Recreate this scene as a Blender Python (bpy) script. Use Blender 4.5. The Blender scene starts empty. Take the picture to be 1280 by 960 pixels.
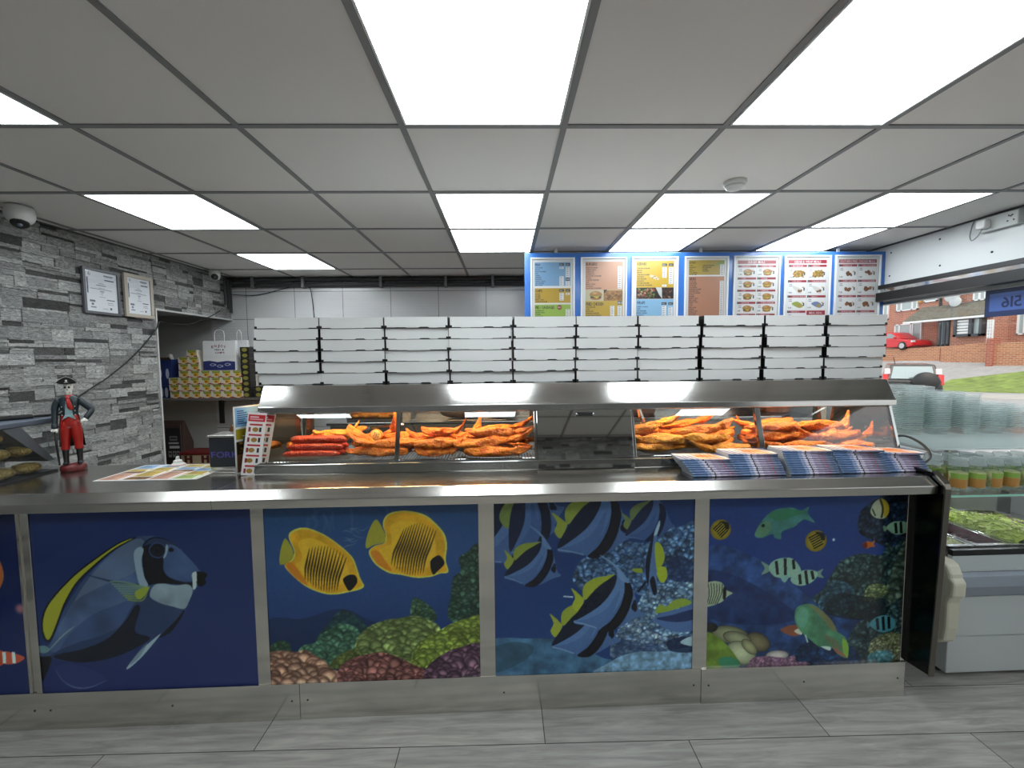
SKY = .32
EXPO = .2
import bpy, math, random
import numpy as np
from mathutils import Vector, Matrix

S = bpy.context.scene
COL = S.collection
PI = math.pi
rnd = random.Random(7)

# ------------------------------------------------------------------ camera solved from the ceiling grid
F = 512.25
PIT, YAW, ROL = -.0628, -.0173, .0091
H = 2.30
CZ = H - 1.4342 * .6
_cp, _sp, _cy, _sy, _cr, _sr = math.cos(PIT), math.sin(PIT), math.cos(YAW), math.sin(YAW), math.cos(ROL), math.sin(ROL)
_M = (np.array([[_cy, -_sy, 0], [_sy, _cy, 0], [0, 0, 1]]) @ np.array([[1, 0, 0], [0, _cp, -_sp], [0, _sp, _cp]])
      @ np.array([[_cr, 0, _sr], [0, 1, 0], [-_sr, 0, _cr]]))
TH = .0186                      # the counter stands a degree off the room's axes
Y0 = 1.704 * CZ / 1.53948
_ct, _st = math.cos(TH), math.sin(TH)


def ray(x, y):
    return _M @ np.array([(x - 640) / F, 1, -(y - 480) / F])


def atX(x, y, X):
    d = ray(x, y); t = X / d[0]
    return (X, d[1] * t, CZ + d[2] * t)


def atY(x, y, Y):
    d = ray(x, y); t = Y / d[1]
    return (d[0] * t, Y, CZ + d[2] * t)


def atZ(x, y, z):
    d = ray(x, y); t = (z - CZ) / d[2]
    return (d[0] * t, d[1] * t, z)


def toL(p):
    x, y, z = p; y -= Y0
    return (x * _ct + y * _st, -x * _st + y * _ct, z)


def atV(x, y, v=0.):            # counter frame: u along the counter, v into the room behind it, z up
    d = ray(x, y)
    dv = -d[0] * _st + d[1] * _ct
    t = (v + Y0 * _ct) / dv
    return toL((d[0] * t, d[1] * t, CZ + d[2] * t))


def W(u, v, z):
    return Vector((u * _ct - v * _st, Y0 + u * _st + v * _ct, z))


# ------------------------------------------------------------------ materials
def s2l(c):
    return tuple((x / 12.92 if x <= .04045 else ((x + .055) / 1.055) ** 2.4) for x in c)


def hexc(h):
    return tuple(int(h[i:i + 2], 16) / 255 for i in (0, 2, 4))


_mats = {}


def mat(name, c=(.8, .8, .8), rough=.5, metal=0., emit=0., ecol=None, spec=.5, noise=0., nscale=20., bump=0., bscale=80.,
        attr=False, trans=0., coat=0., stretch=None, srgb=True, alpha=1.):
    if name in _mats:
        return _mats[name]
    m = bpy.data.materials.new(name); m.use_nodes = True
    nt = m.node_tree; b = nt.nodes['Principled BSDF']
    col = s2l(c) if srgb else c
    b.inputs['Base Color'].default_value = (*col, 1)
    b.inputs['Roughness'].default_value = rough
    b.inputs['Metallic'].default_value = metal
    b.inputs['Specular IOR Level'].default_value = spec
    b.inputs['Coat Weight'].default_value = coat
    if coat: b.inputs['Coat Roughness'].default_value = .08
    if emit:
        b.inputs['Emission Color'].default_value = (*(s2l(ecol) if ecol else col), 1)
        b.inputs['Emission Strength'].default_value = emit
    src = None
    if attr:
        a = nt.nodes.new('ShaderNodeAttribute'); a.attribute_name = 'Col'
        src = a.outputs['Color']
    if noise or bump:
        tc = nt.nodes.new('ShaderNodeTexCoord'); mp = nt.nodes.new('ShaderNodeMapping')
        nt.links.new(tc.outputs['Object'], mp.inputs['Vector'])
        if stretch: mp.inputs['Scale'].default_value = stretch
    if noise:
        n = nt.nodes.new('ShaderNodeTexNoise'); n.inputs['Scale'].default_value = nscale; n.inputs['Detail'].default_value = 5
        nt.links.new(mp.outputs[0], n.inputs['Vector'])
        mr = nt.nodes.new('ShaderNodeMapRange'); mr.inputs['From Min'].default_value = .3; mr.inputs['From Max'].default_value = .7
        mr.inputs['To Min'].default_value = 1 - noise; mr.inputs['To Max'].default_value = 1 + noise
        nt.links.new(n.outputs['Fac'], mr.inputs['Value'])
        mx = nt.nodes.new('ShaderNodeVectorMath'); mx.operation = 'SCALE'
        if src is None:
            rgb = nt.nodes.new('ShaderNodeRGB'); rgb.outputs[0].default_value = (*col, 1); src = rgb.outputs[0]
        nt.links.new(src, mx.inputs[0]); nt.links.new(mr.outputs[0], mx.inputs['Scale'])
        src = mx.outputs[0]
    if src is not None:
        nt.links.new(src, b.inputs['Base Color'])
    if bump:
        n2 = nt.nodes.new('ShaderNodeTexNoise'); n2.inputs['Scale'].default_value = bscale; n2.inputs['Detail'].default_value = 4
        nt.links.new(mp.outputs[0], n2.inputs['Vector'])
        bp = nt.nodes.new('ShaderNodeBump'); bp.inputs['Strength'].default_value = bump; bp.inputs['Distance'].default_value = .01
        nt.links.new(n2.outputs['Fac'], bp.inputs['Height']); nt.links.new(bp.outputs[0], b.inputs['Normal'])
    _mats[name] = m
    return m


def glass(name, tint=(1, 1, 1), ior=1.5, rough=0., dens=0., boost=1.):
    """thin clear sheet: what is behind it shows through, Fresnel reflection on top; dens adds a milky share"""
    if name in _mats: return _mats[name]
    m = bpy.data.materials.new(name); m.use_nodes = True; nt = m.node_tree
    for n in list(nt.nodes):
        if n.type != 'OUTPUT_MATERIAL': nt.nodes.remove(n)
    out = [n for n in nt.nodes if n.type == 'OUTPUT_MATERIAL'][0]
    t = nt.nodes.new('ShaderNodeBsdfTransparent'); t.inputs[0].default_value = (*tint, 1)
    g = nt.nodes.new('ShaderNodeBsdfGlossy'); g.inputs['Roughness'].default_value = rough
    fr = nt.nodes.new('ShaderNodeFresnel')
    ge = nt.nodes.new('ShaderNodeNewGeometry'); ma = nt.nodes.new('ShaderNodeMath'); ma.operation = 'MULTIPLY_ADD'   # leaving the sheet looks like entering it
    nt.links.new(ge.outputs['Backfacing'], ma.inputs[0]); ma.inputs[1].default_value = 1 / ior - ior; ma.inputs[2].default_value = ior
    nt.links.new(ma.outputs[0], fr.inputs['IOR'])
    fac = fr.outputs[0]
    if boost != 1.:
        mm = nt.nodes.new('ShaderNodeMath'); mm.operation = 'MULTIPLY'; mm.inputs[1].default_value = boost; mm.use_clamp = True
        nt.links.new(fac, mm.inputs[0]); fac = mm.outputs[0]
    mx = nt.nodes.new('ShaderNodeMixShader')
    base = t.outputs[0]
    if dens:
        d = nt.nodes.new('ShaderNodeBsdfDiffuse'); d.inputs[0].default_value = (.75, .82, .82, 1)
        tl = nt.nodes.new('ShaderNodeBsdfTranslucent'); tl.inputs[0].default_value = (.75, .82, .82, 1)
        ad = nt.nodes.new('ShaderNodeMixShader'); ad.inputs[0].default_value = .5
        nt.links.new(d.outputs[0], ad.inputs[1]); nt.links.new(tl.outputs[0], ad.inputs[2])
        m2 = nt.nodes.new('ShaderNodeMixShader'); m2.inputs[0].default_value = dens
        nt.links.new(t.outputs[0], m2.inputs[1]); nt.links.new(ad.outputs[0], m2.inputs[2]); base = m2.outputs[0]
    nt.links.new(fac, mx.inputs[0]); nt.links.new(base, mx.inputs[1]); nt.links.new(g.outputs[0], mx.inputs[2])
    nt.links.new(mx.outputs[0], out.inputs['Surface'])
    _mats[name] = m
    return m


# ------------------------------------------------------------------ mesh builder
class MB:
    def __init__(s):
        s.v = []; s.f = []; s.m = []; s.c = None

    def add(s, vs, fs, m=0):
        o = len(s.v); s.v.extend([tuple(p) for p in vs]); s.f.extend([tuple(i + o for i in f) for f in fs]); s.m.extend([m] * len(fs))
        return s

    def box(s, x0, x1, y0, y1, z0, z1, m=0):
        return s.add([(x0, y0, z0), (x1, y0, z0), (x1, y1, z0), (x0, y1, z0), (x0, y0, z1), (x1, y0, z1), (x1, y1, z1), (x0, y1, z1)],
                     [(0, 3, 2, 1), (4, 5, 6, 7), (0, 1, 5, 4), (1, 2, 6, 5), (2, 3, 7, 6), (3, 0, 4, 7)], m)

    def obox(s, o, ax, ay, az, m=0):        # a box from a corner and three edge vectors
        o, ax, ay, az = map(Vector, (o, ax, ay, az))
        p = [o, o + ax, o + ax + ay, o + ay, o + az, o + ax + az, o + ax + ay + az, o + ay + az]
        return s.add(p, [(0, 3, 2, 1), (4, 5, 6, 7), (0, 1, 5, 4), (1, 2, 6, 5), (2, 3, 7, 6), (3, 0, 4, 7)], m)

    def quad(s, a, b, c, d, m=0):
        return s.add([a, b, c, d], [(0, 1, 2, 3)], m)

    def prism(s, prof, u0, u1, m=0, axis='x'):   # closed profile; axis x: (y,z), y: (x,z), z: (x,y)
        n = len(prof)
        if axis == 'x': mk = lambda p, t: (t, p[0], p[1])
        elif axis == 'y': mk = lambda p, t: (p[0], t, p[1])
        else: mk = lambda p, t: (p[0], p[1], t)
        vs = [mk(p, u0) for p in prof] + [mk(p, u1) for p in prof]
        fs = [tuple(range(n)), tuple(range(2 * n - 1, n - 1, -1))]
        fs += [(i, i + n, (i + 1) % n + n, (i + 1) % n) for i in range(n)]
        return s.add(vs, fs, m)

    def loft(s, rings, m=0, caps=True, closed=True):
        n = len(rings[0]); vs = [p for r in rings for p in r]; fs = []
        for k in range(len(rings) - 1):
            for i in range(n if closed else n - 1):
                j = (i + 1) % n
                fs.append((k * n + i, k * n + j, (k + 1) * n + j, (k + 1) * n + i))
        if caps:
            fs.append(tuple(range(n - 1, -1, -1))); fs.append(tuple(range((len(rings) - 1) * n, len(rings) * n)))
        return s.add(vs, fs, m)

    def lathe(s, prof, n=20, m=0, c=(0, 0, 0), sx=1., sy=1.):
        rings = [[(c[0] + r * sx * math.cos(2 * PI * i / n), c[1] + r * sy * math.sin(2 * PI * i / n), c[2] + z) for i in range(n)] for r, z in prof]
        return s.loft(rings, m)

    def tube(s, pts, r, n=8, m=0, caps=True):
        pts = [Vector(p) for p in pts]; rings = []
        rr = r if isinstance(r, (list, tuple)) else [r] * len(pts)
        up = None
        for i, p in enumerate(pts):
            t = (pts[min(i + 1, len(pts) - 1)] - pts[max(i - 1, 0)]).normalized()
            if up is None:
                up = t.orthogonal().normalized()
            else:
                up = (up - t * up.dot(t)).normalized()
            b = t.cross(up)
            rings.append([tuple(p + (up * math.cos(2 * PI * k / n) + b * math.sin(2 * PI * k / n)) * rr[i]) for k in range(n)])
        return s.loft(rings, m, caps)

    def ell(s, c, r, m=0, nu=14, nv=9, rot=None):
        vs = []; R = rot or Matrix.Identity(3)
        rings = []
        for j in range(nv + 1):
            a = -PI / 2 + PI * j / nv; ca, sa = max(math.cos(a), .02), math.sin(a)
            rings.append([tuple(Vector(c) + R @ Vector((r[0] * ca * math.cos(2 * PI * i / nu), r[1] * ca * math.sin(2 * PI * i / nu), r[2] * sa))) for i in range(nu)])
        return s.loft(rings, m)

    def mesh(s, name, mats, smooth=False):
        me = bpy.data.meshes.new(name)
        me.from_pydata(s.v, [], s.f)
        for q in mats: me.materials.append(q)
        me.polygons.foreach_set('material_index', s.m)
        if s.c is not None:
            a = me.color_attributes.new('Col', 'FLOAT_COLOR', 'POINT')
            a.data.foreach_set('color', np.asarray(s.c, dtype=np.float32).ravel())
        if smooth: me.polygons.foreach_set('use_smooth', [True] * len(me.polygons))
        me.update()
        import bmesh
        bm = bmesh.new(); bm.from_mesh(me); bmesh.ops.recalc_face_normals(bm, faces=bm.faces[:]); bm.to_mesh(me); bm.free()
        return me

    def build(s, name, mats, parent=None, smooth=False, bevel=0., seg=2, angle=35, sub=0, loc=None, rot=None):
        if not isinstance(mats, (list, tuple)): mats = [mats]
        o = bpy.data.objects.new(name, s.mesh(name, mats, smooth)); COL.objects.link(o)
        if parent is not None: o.parent = parent
        if loc is not None: o.location = loc
        if rot is not None: o.rotation_euler = rot
        if bevel:
            b = o.modifiers.new('bevel', 'BEVEL'); b.width = bevel; b.segments = seg; b.limit_method = 'ANGLE'; b.angle_limit = math.radians(angle)
        if sub:
            q = o.modifiers.new('sub', 'SUBSURF'); q.levels = sub; q.render_levels = sub
        return o


def tag(o, label=None, cat=None, group=None, kind=None):
    if label: o['label'] = label
    if cat: o['category'] = cat
    if group: o['group'] = group
    if kind: o['kind'] = kind
    return o


def thing(name, label, cat, loc, rz=0., frame='c', group=None):
    o = bpy.data.objects.new(name, None); COL.objects.link(o); o.empty_display_size = .05
    place(o, loc, rz, frame)
    return tag(o, label, cat, group)


def place(o, loc, rz=0., frame='c'):
    if frame == 'c':
        o.location = W(*loc); o.rotation_euler = (0, 0, TH + rz)
    else:
        o.location = loc; o.rotation_euler = (0, 0, rz)
    return o


def copy_tree(o, parent=None):
    c = o.copy(); COL.objects.link(c)
    if parent is not None: c.parent = parent
    for ch in list(o.children): copy_tree(ch, c)
    return c


def struct(name, mb, mats, **k):
    o = mb.build(name, mats, **k); o['kind'] = 'structure'
    return o


ORD = ['', 'first', 'second', 'third', 'fourth', 'fifth', 'sixth', 'seventh', 'eighth', 'ninth', 'tenth', 'eleventh', 'twelfth']

# ------------------------------------------------------------------ printed artwork: painted in numpy, carried as vertex colours
def catmull(pts, n=6, closed=True):
    p = np.array(pts, float); N = len(p); out = []
    rng = range(N) if closed else range(N - 1)
    for i in rng:
        if closed: a, b, c, d = p[i - 1], p[i], p[(i + 1) % N], p[(i + 2) % N]
        else: a, b, c, d = p[max(i - 1, 0)], p[i], p[i + 1], p[min(i + 2, N - 1)]
        for t in np.linspace(0, 1, n, endpoint=False):
            out.append(.5 * ((2 * b) + (-a + c) * t + (2 * a - 5 * b + 4 * c - d) * t * t + (-a + 3 * b - 3 * c + d) * t ** 3))
    if not closed: out.append(p[-1])
    return np.array(out)


def vnoise(w, h, cell, seed, oct=4):
    r = np.random.RandomState(seed); tot = np.zeros((h, w)); amp = 1.; s = 0.
    for o in range(oct):
        c = max(cell / 2 ** o, 1.); gw, gh = int(w / c) + 3, int(h / c) + 3
        g = r.rand(gh, gw)
        X = np.arange(w) / c; Yv = np.arange(h) / c
        xi, yi = X.astype(int), Yv.astype(int); fx, fy = X - xi, Yv - yi
        fx = fx * fx * (3 - 2 * fx); fy = fy * fy * (3 - 2 * fy)
        a = g[np.ix_(yi, xi)] * (1 - fx) + g[np.ix_(yi, xi + 1)] * fx
        b = g[np.ix_(yi + 1, xi)] * (1 - fx) + g[np.ix_(yi + 1, xi + 1)] * fx
        tot += amp * (a * (1 - fy)[:, None] + b * fy[:, None]); s += amp; amp *= .5
    return tot / s


_gl = {}


def glyph(ch):
    if ch in _gl: return _gl[ch]
    cu = bpy.data.curves.new('g', 'FONT'); cu.body = ch; cu.size = 1.; cu.resolution_u = 3
    cu.offset = .012
    ob = bpy.data.objects.new('g', cu); COL.objects.link(ob)
    dg = bpy.context.evaluated_depsgraph_get()
    me = ob.evaluated_get(dg).to_mesh(); me.calc_loop_triangles()
    P = np.array([v.co[:2] for v in me.vertices]) if len(me.vertices) else np.zeros((0, 2))
    T = [tuple(t.vertices) for t in me.loop_triangles]
    ob.to_mesh_clear(); bpy.data.objects.remove(ob); bpy.data.curves.remove(cu)
    R = 56
    if len(P) == 0:
        _gl[ch] = (None, .3); return _gl[ch]
    x0, x1 = P[:, 0].min(), P[:, 0].max()
    w = max(int((x1 - x0) * R) + 2, 2); h = int(1.1 * R)
    mask = np.zeros((h, w), bool)
    yy, xx = np.mgrid[0:h, 0:w]; gx = x0 + (xx + .5) / R; gy = .82 - (yy + .5) / R
    for a, b, c in T:
        A, B, C = P[a], P[b], P[c]
        e = [(q[0] - p[0]) * (gy - p[1]) - (q[1] - p[1]) * (gx - p[0]) for p, q in ((A, B), (B, C), (C, A))]
        mask |= ((e[0] >= 0) & (e[1] >= 0) & (e[2] >= 0)) | ((e[0] <= 0) & (e[1] <= 0) & (e[2] <= 0))
    _gl[ch] = (mask, (x1 - x0))
    return _gl[ch]


class Art:
    """a canvas in its own units (w x h, y down), painted at ss times the vertex density"""
    def __init__(s, w, h, bg, res=1., ss=2):
        s.k = res * ss; s.ss = ss; s.w, s.h = w, h
        s.nx, s.ny = int(round(w * res)), int(round(h * res))
        s.W, s.H = s.nx * ss, s.ny * ss
        s.kx, s.ky = s.W / w, s.H / h
        s.a = np.zeros((s.H, s.W, 3)); s.a[:] = bg

    def _blend(s, x0, x1, y0, y1, mask, c, al):
        reg = s.a[y0:y1, x0:x1]
        c = np.asarray(c, float)
        if c.ndim == 3 and c.shape[:2] != mask.shape: c = c[y0:y1, x0:x1]
        if not isinstance(al, np.ndarray): al = np.full(mask.shape, float(al))
        q = (mask * al)[..., None]
        s.a[y0:y1, x0:x1] = reg * (1 - q) + c * q

    def rect(s, x0, y0, x1, y1, c, al=1.):
        a, b = max(int(round(x0 * s.kx)), 0), min(int(round(x1 * s.kx)), s.W); d, e = max(int(round(y0 * s.ky)), 0), min(int(round(y1 * s.ky)), s.H)
        if b <= a or e <= d: return
        s._blend(a, b, d, e, np.ones((e - d, b - a)), c, al)

    def mask(s, pts):
        p = np.array(pts, float) * (s.kx, s.ky)
        x0, y0 = np.maximum(np.floor(p.min(0)).astype(int), 0); x1, y1 = np.ceil(p.max(0)).astype(int) + 1
        x1, y1 = min(x1, s.W), min(y1, s.H)
        if x1 <= x0 or y1 <= y0: return None
        yy, xx = np.mgrid[y0:y1, x0:x1] + .5
        ins = np.zeros(xx.shape, bool)
        ax, ay = p[-1]
        for bx, by in p:
            if ay != by:
                cr = ((ay > yy) != (by > yy)) & (xx < (bx - ax) * (yy - ay) / (by - ay) + ax)
                ins ^= cr
            ax, ay = bx, by
        return x0, x1, y0, y1, ins

    def poly(s, pts, c, al=1., smooth=True, tex=None, n=6):
        q = s.mask(catmull(pts, n) if smooth else pts)
        if q is None: return
        x0, x1, y0, y1, ins = q
        if tex is not None:
            t = tex[y0:y1, x0:x1]
            s._blend(x0, x1, y0, y1, ins.astype(float), np.clip(np.asarray(c)[None, None] * t[..., None], 0, 1) if np.asarray(c).ndim == 1 else c, al)
        else: s._blend(x0, x1, y0, y1, ins.astype(float), c, al)

    def ell(s, cx, cy, rx, ry, c, al=1., ang=0., soft=0., rim=None):
        R = max(rx, ry) * (1 + soft)
        x0, x1 = max(int((cx - R) * s.kx), 0), min(int((cx + R) * s.kx) + 2, s.W); y0, y1 = max(int((cy - R) * s.ky), 0), min(int((cy + R) * s.ky) + 2, s.H)
        if x1 <= x0 or y1 <= y0: return
        yy, xx = np.mgrid[y0:y1, x0:x1]; X = (xx + .5) / s.kx - cx; Y = (yy + .5) / s.ky - cy
        ca, sa = math.cos(ang), math.sin(ang)
        d = np.sqrt(((X * ca + Y * sa) / rx) ** 2 + ((-X * sa + Y * ca) / ry) ** 2)
        mk = np.clip((1 + soft - d) / (2 * soft), 0, 1) if soft else (d <= 1).astype(float)
        if rim is not None:
            mix = np.clip(d, 0, 1)[..., None] ** 2
            cc = np.asarray(c) * (1 - mix) + np.asarray(rim) * mix
            reg = s.a[y0:y1, x0:x1]; q = (mk * al)[..., None]
            s.a[y0:y1, x0:x1] = reg * (1 - q) + cc * q
        else: s._blend(x0, x1, y0, y1, mk, c, al)

    def line(s, pts, w, c, al=1., smooth=True, taper=False):
        p = catmull(pts, 6, closed=False) if smooth and len(pts) > 2 else np.array(pts, float)
        d = np.gradient(p, axis=0); n = np.stack([-d[:, 1], d[:, 0]], 1); n /= np.maximum(np.linalg.norm(n, axis=1), 1e-9)[:, None]
        ww = np.full(len(p), w / 2.)
        if taper: ww = ww * np.sin(np.linspace(.15, PI - .15, len(p)))
        s.poly(np.concatenate([p + n * ww[:, None], (p - n * ww[:, None])[::-1]]), c, al, smooth=False)

    def text(s, t, x, y, h, c, w=None, al=1., sx=1.):
        """cap height h, left x, top y; w squeezes to a width"""
        R = 56; k = h / .72
        gs = [glyph(ch) for ch in t]; adv = [(g[1] + .07) * k * sx for g in gs]
        tot = sum(adv)
        f = 1. if w is None else min(w / tot, 9)
        for (m, gw), a in zip(gs, adv):
            if m is not None:
                wid = gw * k * sx * f
                x0, x1 = int(x * s.kx), int((x + wid) * s.kx) + 1; y0, y1 = int((y - .1 * k) * s.ky), int((y + 1. * k) * s.ky) + 1
                X0, X1, Y0_, Y1 = max(x0, 0), min(x1, s.W), max(y0, 0), min(y1, s.H)
                if X1 > X0 and Y1 > Y0_:
                    acc = 0
                    for ox in (.17, .5, .83):
                        for oy in (.17, .5, .83):
                            ix = (((np.arange(X0, X1) + ox) / s.kx - x) / (k * sx * f) * R).astype(int); iy = (((np.arange(Y0_, Y1) + oy) / s.ky - y) / k + .1) * R
                            iy = iy.astype(int)
                            ok = ((ix >= 0) & (ix < m.shape[1]))[None] & ((iy >= 0) & (iy < m.shape[0]))[:, None]
                            acc = acc + m[np.ix_(np.clip(iy, 0, m.shape[0] - 1), np.clip(ix, 0, m.shape[1] - 1))] * ok / 9.
                    s._blend(X0, X1, Y0_, Y1, acc, c, al)
            x += a * f
        return tot * f

    def noise(s, amt, cell, seed, mono=True):
        n = vnoise(s.W, s.H, cell * s.kx, seed) - .5
        s.a = np.clip(s.a * (1 + amt * 2 * n[..., None]), 0, 1)

    def colors(s, gain=1.):
        a = s.a.reshape(s.ny, s.ss, s.nx, s.ss, 3).mean((1, 3))
        lin = np.where(a <= .04045, a / 12.92, ((a + .055) / 1.055) ** 2.4) * gain
        return lin


def art_mesh(art, w, h, th=.004, gain=1., curve=None, back=(.7, .7, .7)):
    """a sheet or board: x 0..w, z 0..h, face towards -y, thickness th; the art sits in the face's vertex colours"""
    c = art.colors(gain)[::-1]            # row 0 = bottom
    ny, nx = c.shape[:2]
    xs = np.linspace(0, w, nx); zs = np.linspace(0, h, ny)
    X, Z = np.meshgrid(xs, zs); Yv = np.zeros_like(X) if curve is None else curve(X / w, Z / h)
    V = np.stack([X, Yv, Z], -1).reshape(-1, 3)
    idx = np.arange(nx * ny).reshape(ny, nx)
    Fq = np.stack([idx[:-1, :-1], idx[:-1, 1:], idx[1:, 1:], idx[1:, :-1]], -1).reshape(-1, 4)
    border = np.concatenate([idx[0, :], idx[1:, -1], idx[-1, :-1][::-1], idx[1:-1, 0][::-1]])
    BV = V[border] + (0, th, 0)
    nb = len(border); o = len(V); j = (np.arange(nb) + 1) % nb
    side = np.stack([border, o + np.arange(nb), o + j, border[j]], -1)
    faces = Fq.tolist() + side.tolist()
    # the back: one strip between the bottom and the top borders
    bi = {int(v): o + k for k, v in enumerate(border)}
    if curve is None:
        faces.append([o + k for k in range(nb)])
    else:
        for k in range(nx - 1):
            faces.append([bi[int(idx[0, k + 1])], bi[int(idx[0, k])], bi[int(idx[-1, k])], bi[int(idx[-1, k + 1])]] if False else
                         [bi[int(idx[0, k])], bi[int(idx[-1, k])], bi[int(idx[-1, k + 1])], bi[int(idx[0, k + 1])]])
    V = np.concatenate([V, BV]); C = np.concatenate([c.reshape(-1, 3), np.tile(s2l(back), (nb, 1))])
    me = bpy.data.meshes.new('sheet')
    me.from_pydata(V.tolist(), [], faces)
    a = me.color_attributes.new('Col', 'FLOAT_COLOR', 'POINT')
    a.data.foreach_set('color', np.concatenate([C, np.ones((len(C), 1))], 1).astype(np.float32).ravel())
    me.update()
    return me


def art_obj(name, art, w, h, material, parent=None, th=.004, gain=1., loc=(0, 0, 0), rot=(0, 0, 0), curve=None, back=(.7, .7, .7)):
    me = art_mesh(art, w, h, th, gain, curve, back); me.name = name; me.materials.append(material)
    o = bpy.data.objects.new(name, me); COL.objects.link(o)
    if parent is not None: o.parent = parent
    o.location = loc; o.rotation_euler = rot
    return o
# ================================================================== THE ROOM
XL, XR, YB, YF = -2.85, 3.03, 4.38, -1.5       # left, right, back and front (behind the camera) walls
GX, GY = -.617 * .6, 2.6263 * .6               # a crossing of the ceiling grid

M_white = mat('white_paint', (.74, .75, .745), .55)
M_tile = mat('ceiling_tile', (.90, .885, .87), .9, bump=.05, bscale=150)
M_tbar = mat('grid_bar', (.50, .50, .50), .5)
M_diff = mat('light_diffuser', (.95, .98, 1), .4, emit=10., ecol=(.95, .985, 1.))
M_black = mat('black_plastic', (.05, .05, .055), .4)
M_dark = mat('dark_grey', (.16, .165, .17), .5)
M_steel = mat('stainless', (.76, .755, .74), .17, metal=1., bump=.015, bscale=60, stretch=(1, 25, 25), noise=.05, nscale=4)
M_steel2 = mat('stainless_brushed', (.80, .79, .77), .27, metal=1., bump=.015, bscale=60, stretch=(1, 20, 20))
M_mirror = mat('stainless_mirror', (.78, .78, .77), .035, metal=1.)
M_chrome = mat('chrome', (.8, .8, .8), .1, metal=1.)
M_paper = mat('white_paper', (.78, .78, .77), .6)
M_print = mat('printed_sheet', rough=.32, attr=True)
M_printm = mat('printed_matt', rough=.7, attr=True)
M_glass = glass('clear_glass')
M_case = glass('case_glass', (.97, .98, .97), boost=1.6)
M_ac = glass('clear_plastic', (.93, .95, .95), ior=1.45, dens=.07)

# ---- floor: wood-look porcelain planks in a half bond
def floor_mat():
    m = bpy.data.materials.new('floor_planks'); m.use_nodes = True; nt = m.node_tree; b = nt.nodes['Principled BSDF']
    tc = nt.nodes.new('ShaderNodeTexCoord')
    mp = nt.nodes.new('ShaderNodeMapping'); mp.inputs['Location'].default_value = (.403 + 1.08, -1.443 + 2.2, 0)
    nt.links.new(tc.outputs['Object'], mp.inputs[0])
    br = nt.nodes.new('ShaderNodeTexBrick'); br.offset = .5; br.inputs['Scale'].default_value = 1.
    br.inputs['Brick Width'].default_value = 1.08; br.inputs['Row Height'].default_value = .22
    br.inputs['Mortar Size'].default_value = .0018; br.inputs['Mortar Smooth'].default_value = .1; br.inputs['Bias'].default_value = 0
    br.inputs['Color1'].default_value = (*s2l((.675, .66, .635)), 1); br.inputs['Color2'].default_value = (*s2l((.59, .58, .56)), 1)
    br.inputs['Mortar'].default_value = (*s2l((.22, .21, .20)), 1)
    nt.links.new(mp.outputs[0], br.inputs['Vector'])
    mp2 = nt.nodes.new('ShaderNodeMapping'); mp2.inputs['Scale'].default_value = (2.2, 26, 1); nt.links.new(tc.outputs['Object'], mp2.inputs[0])
    n = nt.nodes.new('ShaderNodeTexNoise'); n.inputs['Scale'].default_value = 1.6; n.inputs['Detail'].default_value = 7; n.inputs['Roughness'].default_value = .65
    n.inputs['Distortion'].default_value = .6
    nt.links.new(mp2.outputs[0], n.inputs['Vector'])
    mr = nt.nodes.new('ShaderNodeMapRange'); mr.inputs['From Min'].default_value = .3; mr.inputs['From Max'].default_value = .7
    mr.inputs['To Min'].default_value = .64; mr.inputs['To Max'].default_value = 1.3; nt.links.new(n.outputs['Fac'], mr.inputs['Value'])
    mx = nt.nodes.new('ShaderNodeVectorMath'); mx.operation = 'SCALE'
    nt.links.new(br.outputs['Color'], mx.inputs[0]); nt.links.new(mr.outputs[0], mx.inputs['Scale']); nt.links.new(mx.outputs[0], b.inputs['Base Color'])
    b.inputs['Roughness'].default_value = .38; b.inputs['Specular IOR Level'].default_value = .4
    return m

struct('floor', MB().box(-3.9, XR + .1, YF - .1, YB + .1, -.05, 0), floor_mat())

# ---- ceiling: lay-in tiles and the bars they sit on
mb = MB(); mb.box(-3.9, XR + .1, YF - .1, YB + .1, H, H + .04, 0)
k0, k1 = math.ceil((XL - GX) / .6), math.floor((XR - GX) / .6)
for k in range(k0, k1 + 1):
    x = GX + .6 * k; mb.box(x - .011, x + .011, YF, YB, H - .005, H, 1)
j0, j1 = math.ceil((YF - GY) / .6), math.floor((YB - GY) / .6)
for j in range(j0, j1 + 1):
    y = GY + .6 * j
    for k in range(k0 - 1, k1 + 1):
        a, b_ = max(GX + .6 * k + .011, XL), min(GX + .6 * (k + 1) - .011, XR)
        mb.box(a, b_, y - .011, y + .011, H - .0046, H, 1)
for (a, b_, c, d) in ((XL, XL + .02, YF, YB), (XR - .02, XR, YF, YB), (XL, XR, YB - .02, YB), (XL, XR, YF, YF + .02)):
    mb.box(a, b_, c, d, H - .006, H - .0005, 2)
struct('ceiling', mb, [M_tile, M_tbar, mat('wall_angle', (.35, .35, .36), .5)])

# ---- LED panels
def led(k, j, label):
    x, y = GX + .6 * k, GY + .6 * j
    t = thing('ceiling_light_panel', label, 'ceiling light', (x + .3, y + .3, H), frame='w', group='square light panels in the ceiling')
    a, q = .286, .279
    f = MB()
    for (x0, x1, y0, y1) in ((-a, a, -a, -q), (-a, a, q, a), (-a, -q, -q, q), (q, a, -q, q)): f.box(x0, x1, y0, y1, -.007, -.0005, 0)
    f.build('frame', mat('led_frame', (.9, .9, .9), .4), t)
    MB().box(-q, q, -q, q, -.0055, -.001).build('diffuser', M_diff, t)

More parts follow.
